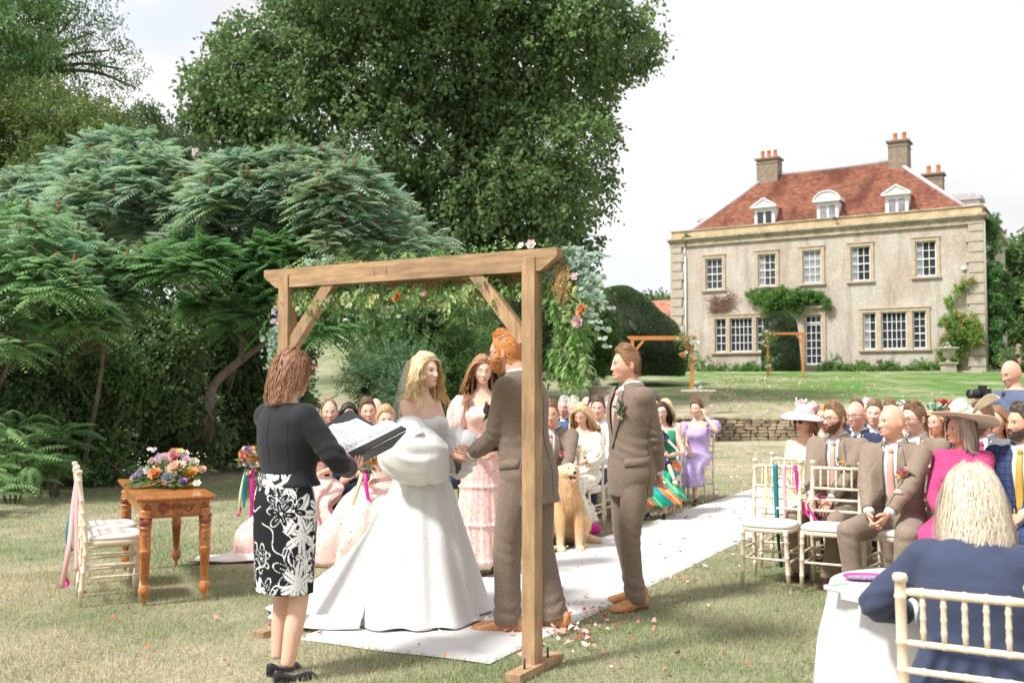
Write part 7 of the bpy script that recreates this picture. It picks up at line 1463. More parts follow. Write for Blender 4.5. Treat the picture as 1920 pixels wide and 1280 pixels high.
f = guest('blonde woman with a bob in pale blue top behind the woman with the baby', 1247, 12.85, look=(0, 9), sex='f', h=1.74, tone=LIGHT, hand_t={1: (.1, -.34, .70), -1: (-.2, -.3, .7)}, lookz=.2); f.body(); f.hair('bob', (.62, .47, .27), length=.16); f.bodice(cloth('pale_blue', (.38, .52, .72)), .0, .48, .014); f.lap_skirt(cloth('pale_blue', ()))
MULTI = mat('striped_skirt', (.02, .36, .25), .7, .2, tex=None)
def stripes(t, tc, cs):
    N = t.nodes.new; K = t.links.new; s = N('ShaderNodeSeparateXYZ'); K(tc.outputs['Object'], s.inputs[0]); a = N('ShaderNodeMath'); a.operation = 'ADD'; K(s.outputs[0], a.inputs[0]); K(s.outputs[2], a.inputs[1]); m = N('ShaderNodeMath'); m.operation = 'MULTIPLY'; m.inputs[1].default_value = 3.2; K(a.outputs[0], m.inputs[0]); f_ = N('ShaderNodeMath'); f_.operation = 'FRACT'; K(m.outputs[0], f_.inputs[0]); r = N('ShaderNodeValToRGB'); r.color_ramp.interpolation = 'CONSTANT'; e = r.color_ramp.elements
    e[0].color = (.01, .36, .22, 1); e[1].position = .3; e[1].color = (.01, .25, .40, 1)
    for p, c in ((.42, (.70, .22, .05, 1)), (.62, (.72, .60, .45, 1)), (.68, (.70, .22, .05, 1)), (.80, (.02, .42, .32, 1)), (.92, (.30, .60, .25, 1))): q = e.new(p); q.color = c
    K(f_.outputs[0], r.inputs[0]); return r.outputs[0]
STR = mat('bright_stripes', (.02, .36, .25), .7, .2, tex=stripes)
NFL = mat('navy_floral', (.02, .03, .09), .8, .2, tex=spots_tex([(.60, .55, .35), (.3, .35, .5)], 20, .27))
f = gran = guest('woman with dark fringe and glasses in green striped skirt holding a baby on her lap', 1240, 11.85, (-.35, -.94), look=(.3, 8), sex='f', h=1.68, tone=LIGHT, q=2, hand_t={1: (.13, -.24, .72), -1: (-.10, -.28, .78)}, girth=1.08)
f.body(age=.5, hands={1: ((-.7, -.7, .1), (-.3, .9, 0), .4), -1: ((.8, -.5, -.1), (0, .9, -.3), .4)}); f.hair('bob', (.05, .03, .025), length=.25, n=420); f.glasses((.08, .04, .04)); f.bodice(cloth('green_top', (.03, .28, .16)), .0, .48, .014, vneck=.30); f.lap_skirt(STR, hem=.22, w=.23, flare=1.3); f.shoes(BLACKSHOE, .24, pump=True)
# baby: own small body
bb = ap(gran.Mw, np.array([.03, -.30, .66]))
f = baby = Fig('fair-haired baby in navy floral romper and white shoes on a lap', (bb[0], bb[1]), (.35, -.94), 'sit', h=.86, sex='f', tone=(.72, .47, .38), q=2, head=(.35, .1), z=.20, hand_t={1: (.20, -.16, .55), -1: (-.12, -.16, .55)}, knees={1: (.06, -.12, .42), -1: (-.06, -.12, .42)}, feet={1: (.08, -.20, .22), -1: (-.07, -.20, .22)})
f.hip = f.hip; f.body(vox=.008, brow=(.5, .35, .22)); f.hair('short', (.58, .42, .26), n=200, rec=.1, front=0)
g = G(); f.torso(g, .016, -.12*f.s, .50*f.s, 10); [f.arm(g, sd, np.array([.085, .085, .07]), 0, .42) for sd in (1, -1)]; [g.tube([f.hipj[sd], f.kne[sd]], .050, 10) for sd in (1, -1)]; f.fused(g, .009, NFL, 'romper', .003)
g = G(); [g.ball(f.ank[sd]+[0, -.02, -.03], (.028, .045, .026), 12, 8) for sd in (1, -1)]; g.build('baby_shoes', SHIRT, f.root)
PUR = mat('purple_dots', (.44, .34, .58), .8, .2, tex=spots_tex([(.75, .68, .80)], 38, .22))
f = purp = guest('young woman with brown updo in lilac dotted dress touching her ear', 1304, 13.35, (-.45, -.89), look=(-.5, 9), sex='f', h=1.72, tone=LIGHT, q=2, hand_t={-1: (.0, -.30, .68), 1: (.15, -.07, 1.13)}, pole={1: (.9, -.5, -.9)})
f.body(smile=1., hands={1: ((-.3, .1, .95), (-.9, .3, 0), .6), -1: ((.3, -.8, -.3), (0, 0, -1), .4)}, brow=(.14, .08, .05)); f.hair('bun', (.14, .075, .04), n=380); f.bodice(PUR, .0, .43, .014); f.lap_skirt(PUR, hem=.28, w=.19, flare=1.05); f.shoes(BLACKSHOE, .24, pump=True)
for sd in (1, -1): puff(f, sd, PUR, [.06, .09, .09, .055], .0, .26, .09, 34+sd, 0)
# ================================================================== DOG
DOGC = np.array([.72, .50, .27]); t = thing('golden_retriever', 'cream-golden retriever sitting on the grass beside the runner, mouth open', 'dog', (dogp[0], dogp[1], 0), R(14)); r = np.random.default_rng(77); g = G()
tb = lambda P, rr: g.tube(spline(P, 14), np.interp(np.linspace(0, 1, 14), np.linspace(0, 1, len(rr)), rr), 12)
tb([(0, .24, .14), (0, .20, .25), (0, .08, .40), (0, -.02, .50), (0, -.05, .58)], [.14, .17, .155, .145, .11]); tb([(0, -.04, .52), (0, -.06, .62), (0, -.08, .70)], [.115, .10, .085])
g.ball((0, -.10, .73), (.088, .10, .080), 16, 12); g.ball((0, -.155, .745), (.062, .06, .05), 14, 10); g.tube([(0, -.15, .725), (0, -.20, .725), (0, -.255, .722)], [(.050, .040), (.042, .032), (.032, .024)], 12); g.tube([(0, -.13, .675), (0, -.18, .662), (0, -.215, .655)], [(.040, .016), (.034, .012), (.022, .008)], 10)
for s in (1, -1):
    tb([(s*.085, -.03, .45), (s*.095, -.09, .30), (s*.09, -.10, .16), (s*.09, -.11, .05)], [.075, .052, .038, .036]); g.ball((s*.09, -.145, .03), (.042, .062, .032), 12, 8)
    tb([(s*.13, .22, .16), (s*.17, .10, .22), (s*.17, .0, .20)], [.11, .11, .07]); tb([(s*.17, .02, .18), (s*.165, .08, .06), (s*.16, .0, .035), (s*.16, -.09, .03)], [.06, .045, .038, .036])
    g.ball((s*.083, -.075, .725), (.022, .045, .068), 12, 9)
tb([(0, .34, .08), (.12, .36, .05), (.28, .28, .05), (.40, .16, .05)], [.055, .06, .06, .025])
V, F, N = remesh(g, .011, 3); V = V+N*(.007*fbm(V*[1, 1, .5], 30, 3, 5))[:, None]; chest = ga(V[:, 0], .11)*ga(V[:, 1]+.14, .12)*ga(V[:, 2]-.42, .16)
c = DOGC*(1+.35*fbm(V, 8, 3, 2)[:, None]); c = c*(1-chest[:, None]*.25)+np.array([.55, .26, .08])*chest[:, None]*.25; lt = sst(.66, .78, V[:, 2])+sst(.24, .10, V[:, 2]); c = c*(1-.55*lt[:, None])+np.array([.74, .60, .42])*.55*lt[:, None]
FUR = mat('fur', vcol=True, rough=.8, spec=.2); link('body', mesh_np('body', V, F, np.clip(c, 0, 1)), FUR, t)
n = 26000; ix = r.integers(0, len(V), n); P = V[ix]; Nn = N[ix].astype(float); head_ = P[:, 2] > .66; L_ = np.where(head_, .007, .020)*r.uniform(.6, 1.3, n)*(1+1.8*chest[ix]+1.0*(P[:, 1] > .15)); k = ~((P[:, 1] < -.20) & head_) & (P[:, 2] > .03); P, Nn, L_, cc = P[k], Nn[k], L_[k], c[ix][k]; n = len(P)
D = Nn*.28+np.array([0, .0, -.8])+np.where(P[:, 2:3] > .66, [0, .8, .5], [0, 0, 0])+rdir(r, n)*.22; D /= np.linalg.norm(D, axis=1)[:, None]; sd = np.cross(D, Nn); sd /= np.maximum(1e-6, np.linalg.norm(sd, axis=1))[:, None]; g = G(); w = .0014
g.add(np.stack([P-sd*w, P+sd*w, P+D*L_[:, None]+Nn*.004], 1).reshape(-1, 3), np.arange(3*n).reshape(-1, 3), np.repeat(np.clip(cc*r.uniform(.75, 1.25, (n, 1)), 0, 1), 3, 0)); o = g.build('coat', FUR, t, smooth=False); o['kind'] = 'stuff'
NB_ = mat('dog_nose', (.03, .022, .022), .3); G().ball((0, -.268, .738), (.019, .014, .014), 12, 8).build('nose', NB_, t)
for s in (1, -1): G().ball((s*.034, -.186, .770), (.010, .008, .009), 10, 8).build('eye', mat('dog_eye', (.03, .015, .01), .15), t)
G().ball((0, -.195, .682), (.034, .055, .012), 14, 8).build('mouth', mat('dog_mouth', (.06, .02, .02), .5), t); G().tube(spline([(0, -.17, .682), (0, -.22, .684), (0, -.255, .665), (0, -.262, .640)], 10), np.array([(.018, .005)]*8+[(.016, .005), (.009, .004)]), 10).build('tongue', mat('tongue', (.62, .24, .25), .4), t)
# magenta clutch bag on the grass
t = thing('clutch_bag', 'small magenta fabric bag lying on the grass beside the dog', 'bag', tuple(gp(1108, 1002)), .3); V, F = sph(24, 14); V = np.sign(V)*np.abs(V)**.7*[.11, .05, .06]; V = V+.012*fbm(V, 16, 3)[:, None]; G().add(V+[0, 0, .06], F).build('pouch', MAGR, t); G().tube([(-.10, -.0, .115), (0, -.0, .122), (.10, 0, .115)], .008, 6).build('clasp', mat('gold_metal', (.6, .4, .15), .3, metal=1), t)
# ================================================================== ARCH
PR = gp(998, 1256); PL = gp(533, 1182); PR[2] = PL[2] = 0; ad = unit(PR-PL); an_ = np.array([-ad[1], ad[0], 0.]); 
if an_[1] > 0: an_ = -an_                                            # towards the camera
def timber_mat(): return WOOD_ARCH
ar = thing('wooden_arch', 'large rustic timber wedding arch with slanted beam ends in the foreground', 'arch', tuple((PR+PL)/2), math.atan2(ad[1], ad[0])); Lh = np.linalg.norm(PR-PL)/2
def prism(g, prof, y0, y1):
    n = len(prof); V = [(x, y0, z) for x, z in prof]+[(x, y1, z) for x, z in prof]; g.add(V, [np.array([[i, (i+1) % n, n+(i+1) % n, n+i] for i in range(n)])]); g.add(V, [np.array([[0, i+1, i+2] for i in range(n-2)]), np.array([[n, n+i+2, n+i+1] for i in range(n-2)])])
def bev(o, w=.004): m = o.modifiers.new('bevel', 'BEVEL'); m.width = w; m.segments = 2; m.limit_method = 'ANGLE'; return o
ZB = 2.25
for s in (-1, 1):
    g = G(); g.box((s*Lh, -.0, (ZB-.07)/2+.03), (.080, .090, ZB-.07)); bev(g.build('post', WOOD_ARCH, ar, smooth=False))
    g = G(); g.box((s*Lh, .0, .022), (.09, .46, .045)) if s < 0 else g.box((s*Lh+.02, .0, .022), (.09, .50, .045)); bev(g.build('foot', WOOD_ARCH, ar, smooth=False))
    g = G(); a, b = np.array([s*(Lh-.03), 0.012, ZB-.50]), np.array([s*(Lh-.36), 0.012, ZB-.10]); w = .036; d = unit(b-a); n = np.array([-d[2], 0, d[0]])*w*(1 if s > 0 else 1)
    P = [a-n-d*.02, a+n+d*(.02), b+n, b-n]; prism(g, [(p[0], p[2]) for p in P], -.028, .030); bev(g.build('brace', WOOD_ARCH, ar, smooth=False), .003)
    G().tube([(s*Lh+.03, -.14, .04), (s*Lh+.03, -.14, .10)], .006, 6).tube([(s*Lh+.03, .12, .04), (s*Lh+.03, .12, .10)], .006, 6).build('peg', mat('dark_metal', (.05, .05, .05), .5), ar)
g = G(); e = Lh+.17; prism(g, [(-e+.10, ZB-.118), (e-.10, ZB-.118), (e, ZB-.045), (e, ZB), (-e, ZB), (-e, ZB-.045)], -.036, .060); bev(g.build('beam', WOOD_BEAM, ar, smooth=False))
for k, x in enumerate((-.17, -.08)): a = np.linspace(0, 2*np.pi, 13); G().tube(np.stack([x+.004*np.sin(a*2), .012+.054*np.cos(a), ZB-.06+.066*np.sin(a)], 1)*[1, 1, 1], .0018, 5, cap=False).build('twine', mat('twine', (.35, .24, .12), .9), ar)
# ---- garland: own thing, tied to the arch
ga_ = thing('flower_garland', 'leafy garland of eucalyptus, moss and flowers draped over the timber arch', 'garland', tuple((PR+PL)/2), math.atan2(ad[1], ad[0])); r = np.random.default_rng(5); g = G(); gm = G()
EU = np.array([.34, .46, .36]); GL = np.array([.16, .30, .09]); OL = np.array([.40, .50, .22])
def sprig(p, d, L_, col, ll, lw, npair, sag, tgt=None): (tgt or g).add(*pinnate(r, np.array(p), np.array(d, float), L_, np.array(col)*r.uniform(.75, 1.25), npair, lw*.45/L_, ll*.45/L_, sag, .55))
def euc(p, d, L_, n=9, rad=.022):
    P = spline([p, np.array(p)+unit(d)*L_*.5, np.array(p)+unit(d)*L_+[0, 0, -.35*L_]], n)
    for k, q in enumerate(P):
        for s in (-1, 1):
            nn = unit(rdir(r, 1)[0]+[0, -.9, .5]); u = unit(np.cross(nn, [0, 0, 1.])+rdir(r, 1)[0]*.2); v = np.cross(nn, u); a = np.arange(8)/8*2*np.pi; R_ = rad*r.uniform(.6, 1.25)*(1-.4*k/n); c = q+u*s*R_*.9
            g.add([c+R_*(math.cos(x)*u+math.sin(x)*v*.85)+nn*R_*.12*math.cos(2*x) for x in a], np.array([[0, 1, 2, 3], [0, 3, 4, 7], [4, 5, 6, 7]]), EU*r.uniform(.8, 1.35))
    gm.tube(P, .002, 4, col=(.2, .16, .1))
for k in range(190):                                                    # under the beam
    x = r.uniform(-Lh, Lh+.12); w = 1-.35*abs(x/Lh); p = (x, r.uniform(.0, .16), ZB-.12-r.uniform(0, .07)); sprig(p, (r.uniform(-1, 1), r.uniform(-.6, .5), -.25), r.uniform(.10, .19), (OL if r.uniform() < .5 else GL), .042, .022, 7, .3)
for k in range(75):                                                     # over the top
    x = r.uniform(-Lh-.1, Lh+.15); p = (x, r.uniform(.05, .13), ZB-.02); sprig(p, (r.uniform(-1, 1), r.uniform(-.2, .6), r.uniform(.2, .9)), r.uniform(.10, .22), GL*1.2 if r.uniform() < .6 else OL, .045, .017, 5, .3)
for k in range(90):                                                     # the right-hand trail
    t = r.uniform()**1.2; x = Lh+.06+abs(r.normal())*.08+.10*t*(1-t); z = ZB-.12-t*.46; sprig((x, .12+r.uniform(-.08, .1), z), (r.uniform(.0, .8), -.3, -1), r.uniform(.12, .22), GL*1.3 if r.uniform() < .55 else OL, .055, .026, 6, .25)
for k in range(5): sprig((Lh+.07+.04*k, .08, ZB-.52), (.12*k, -.1, -1), .20, GL*1.3, .06, .024, 7, .1)
for k in range(60):                                                     # the left-hand trail
    t = r.uniform()**1.1; x = -Lh-.05-r.uniform(0, .16)*(1-t); z = ZB-.18-t*.66; sprig((x, .12+r.uniform(-.06, .08), z), (-.5+r.uniform(-.4, .4), -.3, -1), r.uniform(.12, .24), GL*1.1 if r.uniform() < .5 else EU, .035, .014, 8, .35)
for k in range(26): euc((Lh+.10+r.uniform(-.02, .10), .08, ZB-.02-r.uniform(0, .35)), (1, -.2, r.uniform(-.4, .7)), r.uniform(.14, .30), 8, .026)
for k in range(12): euc((-Lh-.06, .08, ZB-.32-r.uniform(0, .25)), (-1, -.2, r.uniform(-.5, .3)), r.uniform(.08, .18), 7, .026)
for k in range(7): euc((-Lh+.05+r.uniform(-.1, .35), .08, ZB), (r.uniform(-.6, .6), .1, 1), .10, 5, .022)
for k in range(8): euc((-.55+r.uniform(-.3, .5), .08, ZB-.15), (r.uniform(-.8, .8), -.1, -1), .13, 5, .020)
o = g.build('foliage', LEAF, ga_, smooth=False); o['kind'] = 'stuff'; gm.build('stems', BARK, ga_)['kind'] = 'stuff'
MOSS = mat('moss', vcol=True, rough=.95)
def moss(c, rr, name='moss'):
    q = G(); V, F = sph(24, 16); V = V*(1+.22*fbm(V, 6, 3, int(c[0]*50))[:, None]); q.add(V*np.array(rr)*.9+c, F, (.22, .15, .06)); n = 900; d = rdir(r, n); P = np.array(c)+d*np.array(rr)*.92; dd = d*.5+rdir(r, n); dd /= np.linalg.norm(dd, axis=1)[:, None]
    q.add(*leaves(r, P, dd, .030, .0035, greens(r, n, (.33, .24, .10), .5))); o = q.build(name, MOSS, ga_, smooth=False)
moss((Lh+.17, .06, ZB-.19), (.065, .06, .12)); moss((-Lh-.07, .06, ZB-.20), (.045, .05, .10)); moss((Lh-.20, .10, ZB-.135), (.16, .04, .045)); moss((-Lh+.35, .085, ZB+.0), (.30, .025, .022)); moss((.1, .11, ZB-.13), (.35, .04, .03))
def flowers(par, lst, base=(0, 0, 0), face=(0, -1, .4)):
    for kind, c, p, s in lst:
        f_ = flower_g(kind, c); q = Vector(unit(np.array(face)+rdir(r, 1)[0]*.35)).to_track_quat('Z', 'Y').to_matrix().to_4x4(); f_.xf(np.array(Matrix.Translation(tuple(np.array(p)+base))@q)@np.diag([s]*3+[1])); f_.build({'rose': 'rose', 'dahlia': 'dahlia', 'small': 'blossom'}[kind], PETAL, par)
ORG = (.80, .38, .16); LIL = (.56, .44, .62); PCH = (.82, .58, .44); WHI = (.80, .78, .70); YEL = (.80, .64, .24); HPK = (.72, .26, .33); PNK = (.80, .58, .58)
flowers(ga_, [('rose', LIL, (-.95, .0, ZB-.27), .045), ('small', PNK, (-.93, .0, ZB-.34), .03), ('small', LIL, (-.99, .0, ZB-.33), .025), ('rose', ORG, (-.02, -.0, ZB-.21), .042), ('rose', YEL, (-.20, .01, ZB-.22), .034), ('small', HPK, (-.52, .02, ZB-.22), .02), ('small', HPK, (.16, .02, ZB-.20), .022), ('small', PNK, (-.62, .02, ZB-.23), .03), ('small', ORG, (.50, .02, ZB-.22), .02),
    ('rose', ORG, (Lh+.30, .02, ZB-.34), .042), ('rose', PNK, (Lh+.28, .0, ZB-.40), .036), ('small', PNK, (Lh-.02, .03, ZB+.03), .035), ('small', WHI, (Lh-.08, .03, ZB+.03), .025), ('small', PNK, (Lh+.24, .04, ZB-.16), .03), ('small', ORG, (-.30, .03, ZB-.21), .018), ('small', WHI, (-.40, .03, ZB-.25), .025)])
# small orange arches on the upper lawn
def garden_arch(label, pxl, pxr, y, ztop_px, seed):
    a = at(pxl, 700, y); b = at(pxr, 700, y); a[2] = zt(a[0], a[1]); b[2] = zt(b[0], b[1]); z1 = at(pxr, ztop_px, y)[2]; c = (a+b)/2; t = thing('wooden_arch', label, 'arch', tuple(c), 0); h = z1-c[2]; w = (b[0]-a[0])/2
    for s in (-1, 1):
        bev(G().box((s*w, 0, h/2-.03), (.09, .09, h-.06)).build('post', WOOD_ORANGE, t, smooth=False)); a_, b_ = (s*(w-.03), 0, h-.5), (s*(w-.36), 0, h-.09); G().bar(a_, b_, .07, .07, up=(0, 1, 0)).build('brace', WOOD_ORANGE, t, smooth=False)
    g = G(); e = w+.15; prism(g, [(-e+.08, h-.12), (e-.08, h-.12), (e, h-.05), (e, h), (-e, h), (-e, h-.05)], -.05, .05); g.build('beam', WOOD_ORANGE, t, smooth=False)
    return t, w, h
t, w, h = garden_arch('orange-stained timber arch on the upper lawn left of the house with a flower swag', 1186, 1297, 29.7, 630, 1)
def swag(label, c, pts, n, s, seed):
    global r; r = np.random.default_rng(seed); q = thing('flower_swag', label, 'flowers', tuple(c)); l = G()
    for k in range(n):
        p = pts[r.integers(len(pts))]+r.normal(size=3)*[.10, .05, .09]*s; flowers(q, [(('rose', 'small', 'dahlia')[k % 3], (ORG, WHI, PCH, YEL, WHI)[k % 5], p, r.uniform(.05, .085)*s)])
    P = np.array(pts)[r.integers(0, len(pts), 260)]+r.normal(size=(260, 3))*[.13, .07, .12]*s; l.add(*leaves(r, P, rdir(r, 260), .10*s, .045*s, greens(r, 260, (.14, .22, .08)))); l.build('foliage', LEAF, q, smooth=False)
tl_ = np.array(t.location)
swag('orange and white flower swag on the right post of the nearer garden arch', tl_, [np.array([w-.05-.05*k, -.08, h-.15-.0*k]) for k in range(0, 7, 2)]+[np.array([w-.1, -.08, h-.3]), np.array([w-.1, -.08, h-.5]), np.array([w, -.08, h-.65])], 20, 1., 3)
t2, w2, h2 = garden_arch('small far timber arch beside the clipped yew column near the house door', 1440, 1506, 50, 623, 2)
swag('small flower swag at the top left corner of the far arch', np.array(t2.location), [np.array([-w2+.0, -.08, h2-.2]), np.array([-w2+.2, -.08, h2-.12]), np.array([-w2-.05, -.08, h2-.5])], 11, 1.25, 4)
swag('flowers at the foot of the far arch left post', np.array(t2.location)+[-w2, 0, 0], [np.array([0, -.1, .9]), np.array([0, -.1, .6]), np.array([.05, -.1, .3])], 9, 1.1, 5)

# ================================================================== SIGNING TABLE
A0 = gp(270, 1136); B0 = gp(372, 1124); C0 = gp(237, 1056); sx = unit(np.array([.90, .436, 0])); sy_ = unit(np.array([-.436, .90, 0])); TW, TL, TH = .40, 1.50, .745
tb_ = thing('carved_table', 'orange-brown carved wooden side table with fluted turned legs and floral apron', 'table', tuple(A0), math.atan2(sx[1], sx[0]))
# local: x across (short), y along (long); front-left leg at the origin
prof = [(.010, 0), (.016, .004), (.013, .05), (.015, .055), (.034, .075), (.043, .10), (.040, .125), (.028, .142), (.022, .15), (.024, .155), (.0245, .16), (.038, .355), (.040, .36), (.040, .365), (.044, .37), (.044, .382), (.036, .388), (.037, .40), (.041, .43), (.041, .50), (.037, .525), (.045, .530), (.045, .542), (.038, .546), (.034, .552), (.040, .60), (.043, .605), (.043, .612), (.034, .625), (.040, .64), (.040, .66)]
pf = []
for (r0, z0), (r1, z1) in zip(prof[:-1], prof[1:]):
    k = max(1, int((z1-z0)/.03)); pf += [(r0+(r1-r0)*j/k, z0+(z1-z0)*j/k) for j in range(k)]
pf.append(prof[-1])
for x, y in ((0, 0), (TW, 0), (0, TL), (TW, TL)):
    g = G()
    rings = []; a = np.linspace(0, 2*np.pi, 64, endpoint=False)
    for rr, z in pf:
        fl = .34*(.5-.5*np.cos(a*16)) if .165 < z < .352 else (.14*(.5-.5*np.cos(a*12)) if .553 < z < .60 else (.10*(.5-.5*np.cos(a*8)) if .08 < z < .13 else 0*a)); rings.append(np.stack([x+rr*(1-fl)*np.cos(a), y+rr*(1-fl)*np.sin(a), np.full(64, z)], 1))
    g.loft(rings); lg = g.build('leg', MAHOG, tb_)
    g = G()
    for s in (-1, 1):
        for zz in (.44, .48): tt = np.linspace(0, 5.2, 14); g.tube(np.stack([x+s*(.010+.009*np.cos(tt)), np.full(14, y-.041), zz+.014*np.sin(tt)], 1), .0025, 5)
    g.lathe([(.044, .556), (.0445, .60), (.036, .602)], (x, y, 0), 24); g.build('leg_carving', MAHOGR, lg)['kind'] = 'stuff'
g = G(); g.box((TW/2, -.0+.01, .665+.0), (TW+.05, .03, .11)); g.box((TW/2, TL-.01, .665), (TW+.05, .03, .11)); g.box((-.01, TL/2, .665), (.026, TL-.04, .11)); g.box((TW+.01, TL/2, .665), (.026, TL-.04, .11)); bev(g.build('apron', MAHOG, tb_, smooth=False), .002)
for x in (.01, TW-.01, ): g = G(); g.box((x, -.008, .668), (.075, .012, .095)); g.build('corner_block', MAHOG, tb_, smooth=False)
def rope(P0, P1, rad, m, name):
    n = int(np.linalg.norm(np.array(P1)-P0)/.016); g = G()
    for k in range(n): c = np.array(P0)+(np.array(P1)-P0)*(k+.5)/n; g.ball(c, (.010, .010, rad), 6, 4)
    g.build(name, m, tb_)
rope((-.055, -.045, TH-.018), (TW+.055, -.045, TH-.018), .007, MAHOGR, 'rope_edge'); rope((-.045, -.035, .608), (TW+.045, -.035, .608), .007, MAHOGR, 'rope_edge'); rope((-.055, -.045, TH-.018), (-.055, TL+.045, TH-.018), .007, MAHOGR, 'rope_edge')
g = G(); g.box((TW/2, TL/2, TH-.007), (TW+.13, TL+.11, .018)); g.box((TW/2, TL/2, TH-.023), (TW+.09, TL+.07, .012)); bev(g.build('tabletop', MAHOG, tb_, smooth=False), .003); G().box((TW/2, .0, .610), (TW+.08, .06, .012)).build('lower_moulding', MAHOG, tb_, smooth=False)
g = G(); yf = -.010                                                        # carved scroll on the apron front
def ring_(cx, cz, rr, th=.004, k=24, a0=0, a1=6.283, sp=0): a = np.linspace(a0, a1, k); q = rr*(1-sp*(a-a0)/(a1-a0)); g.tube(np.stack([cx+q*np.cos(a), np.full(k, yf), cz+q*np.sin(a)], 1), th*1.35, 6)
ring_(.115, .668, .033); ring_(.115, .668, .014, .004)
for k in range(8): a = k/8*6.283; g.ball((.115+.020*math.cos(a), yf, .668+.020*math.sin(a)), (.007, .005, .007), 6, 4)
ring_(.29, .668, .034, .004, 30, 2.6, 9.6, .7)
for s in (0, 1): P = spline([(.150, yf, .650), (.185, yf, .690), (.215, yf, .655), (.25, yf, .685)] if s else [(.15, yf, .69), (.185, yf, .65), (.22, yf, .688), (.255, yf, .652)], 20); g.tube(P, .0042, 6)
for k in range(6): a = k/6*6.283; g.ball((.20+.017*math.cos(a), yf-.001, .67+.014*math.sin(a)), (.011, .004, .006), 8, 5)
for k in range(5): g.ball((.275+.012*k, yf, .668+.012*math.sin(k*2)), (.007, .005, .009), 6, 4)
for cx in (.01, TW-.01):
    for k in range(8): a = k/8*6.283; g.ball((cx+.018*math.cos(a), -.015, .668+.024*math.sin(a)), (.010 if abs(math.cos(a)) > .5 else .006, .005, .008 if abs(math.cos(a)) > .5 else .014), 8, 5)
    g.ball((cx, -.018, .668), (.008, .006, .008), 8, 5)
g.build('apron_carving', MAHOGR, tb_)['kind'] = 'stuff'
def tl(x, y, z): return A0+sx*x+sy_*y+np.array([0, 0, z])
# flower arrangement on the table
fc = tl(.21, .70, TH+.002); fa = thing('flower_arrangement', 'big mixed arrangement of peach, lilac, white and orange flowers on the carved table', 'flowers', tuple(fc)); r = np.random.default_rng(15)
F_ = [('rose', ORG, (-.02, -.14, .10), .062), ('dahlia', PCH, (.12, -.10, .14), .080), ('dahlia', (.80, .42, .10), (.22, -.07, .10), .068), ('rose', (.46, .50, .62), (.07, -.17, .07), .052), ('rose', (.48, .26, .55), (.19, -.17, .05), .038), ('rose', WHI, (-.08, -.10, .11), .06), ('rose', (.52, .46, .56), (-.15, -.07, .10), .055), ('rose', (.44, .42, .55), (-.19, -.09, .07), .045), ('dahlia', PNK, (.0, -.02, .19), .06), ('rose', HPK, (.07, .0, .22), .045), ('rose', PCH, (.04, .08, .24), .05), ('rose', WHI, (.20, .05, .17), .05), ('small', (.50, .42, .58), (-.06, .05, .21), .05), ('rose', PNK, (-.10, .02, .18), .045), ('rose', WHI, (.12, .10, .23), .045), ('small', YEL, (.09, .06, .26), .035), ('small', WHI, (.28, -.12, .03), .04), ('small', WHI, (.13, -.16, .10), .025), ('small', WHI, (-.16, .10, .27), .03), ('small', LIL, (-.11, .08, .27), .03), ('small', PNK, (-.13, -.16, .02), .035), ('rose', PCH, (.27, .03, .12), .04), ('small', LIL, (.14, .03, .21), .04), ('rose', PNK, (.17, -.01, .19), .04), ('small', (.78, .35, .4), (-.03, .1, .22), .04)]
flowers(fa, F_, face=(0, -.8, .8)); l = G(); n = 300; d = rdir(r, n)*[1, .8, .5]+[0, -.1, .05]; d /= np.linalg.norm(d, axis=1)[:, None]; P = d*[.20, .14, .10]*r.uniform(.3, 1, (n, 1))+[.03, -.02, .08]; P[:, 2] = np.maximum(P[:, 2], .012); dd = d+rdir(r, n)*.5; dd[:, 2] = np.maximum(dd[:, 2], -.05); dd /= np.linalg.norm(dd, axis=1)[:, None]; l.add(*leaves(r, P, dd, .07, .032, greens(r, n, (.09, .18, .06), .4)))
for k in range(14): a = r.uniform(0, 6.28); l.add(*pinnate(r, np.array([.15*math.cos(a), .12*math.sin(a)-.02, .05]), np.array([math.cos(a), math.sin(a)*.8, .25]), .14, np.array([.11, .22, .07]), 7, .06, .12, .4))
for k in range(50): p = np.array([r.uniform(-.28, .3), r.uniform(-.15, .15), r.uniform(.05, .26)]); l.ball(p, (.006,)*3, 5, 4, col=(.62, .62, .42))
l.build('foliage', LEAF, fa, smooth=False)['kind'] = 'stuff'
# the two chairs at the table
f0 = (sx[0], sx[1]); bp = gp(158, 1139); cc1 = bp+sx*.185+sy_*.178; cc2 = cc1+unit(np.array([-.425, .905, 0]))*.52
chair(cc1[:2], f0, 'nearer of two cream chairs at the carved table, with ribbons on its back', 'pair of cream chairs at the carved table'); chair(cc2[:2], f0, 'farther of two cream chairs at the carved table, hidden behind the first', 'pair of cream chairs at the carved table')
b_ = cc1-sx*.235
ribbon_set('chair_ribbons', 'teal and pale pink ribbons hanging down the back of the chair at the carved table', b_+[0, 0, .85], [(TEAL, [b_+sy_*.05+[0, 0, .87], b_+sy_*.05-sx*.02+[0, 0, .7], b_+sy_*.03-sx*.05+[0, 0, .48], b_+sy_*.03-sx*.04+[0, 0, .36]], .020), (PINKR, [b_+[0, 0, .88], b_-sx*.03+[0, 0, .66], b_-sx*.05-sy_*.05+[0, 0, .4], b_-sx*.09-sy_*.05+[0, 0, .12]], .018), (PINKR, [b_-sy_*.08+[0, 0, .88], b_-sx*.01-sy_*.10+[0, 0, .6], b_-sx*.0-sy_*.10+[0, 0, .24]], .016), (MAGR, [b_-sy_*.04+[0, 0, .20]-sx*.07, b_-sy_*.04+[0, 0, .15]-sx*.05, b_-sy_*.04+[0, 0, .12]-sx*.07], .012)])

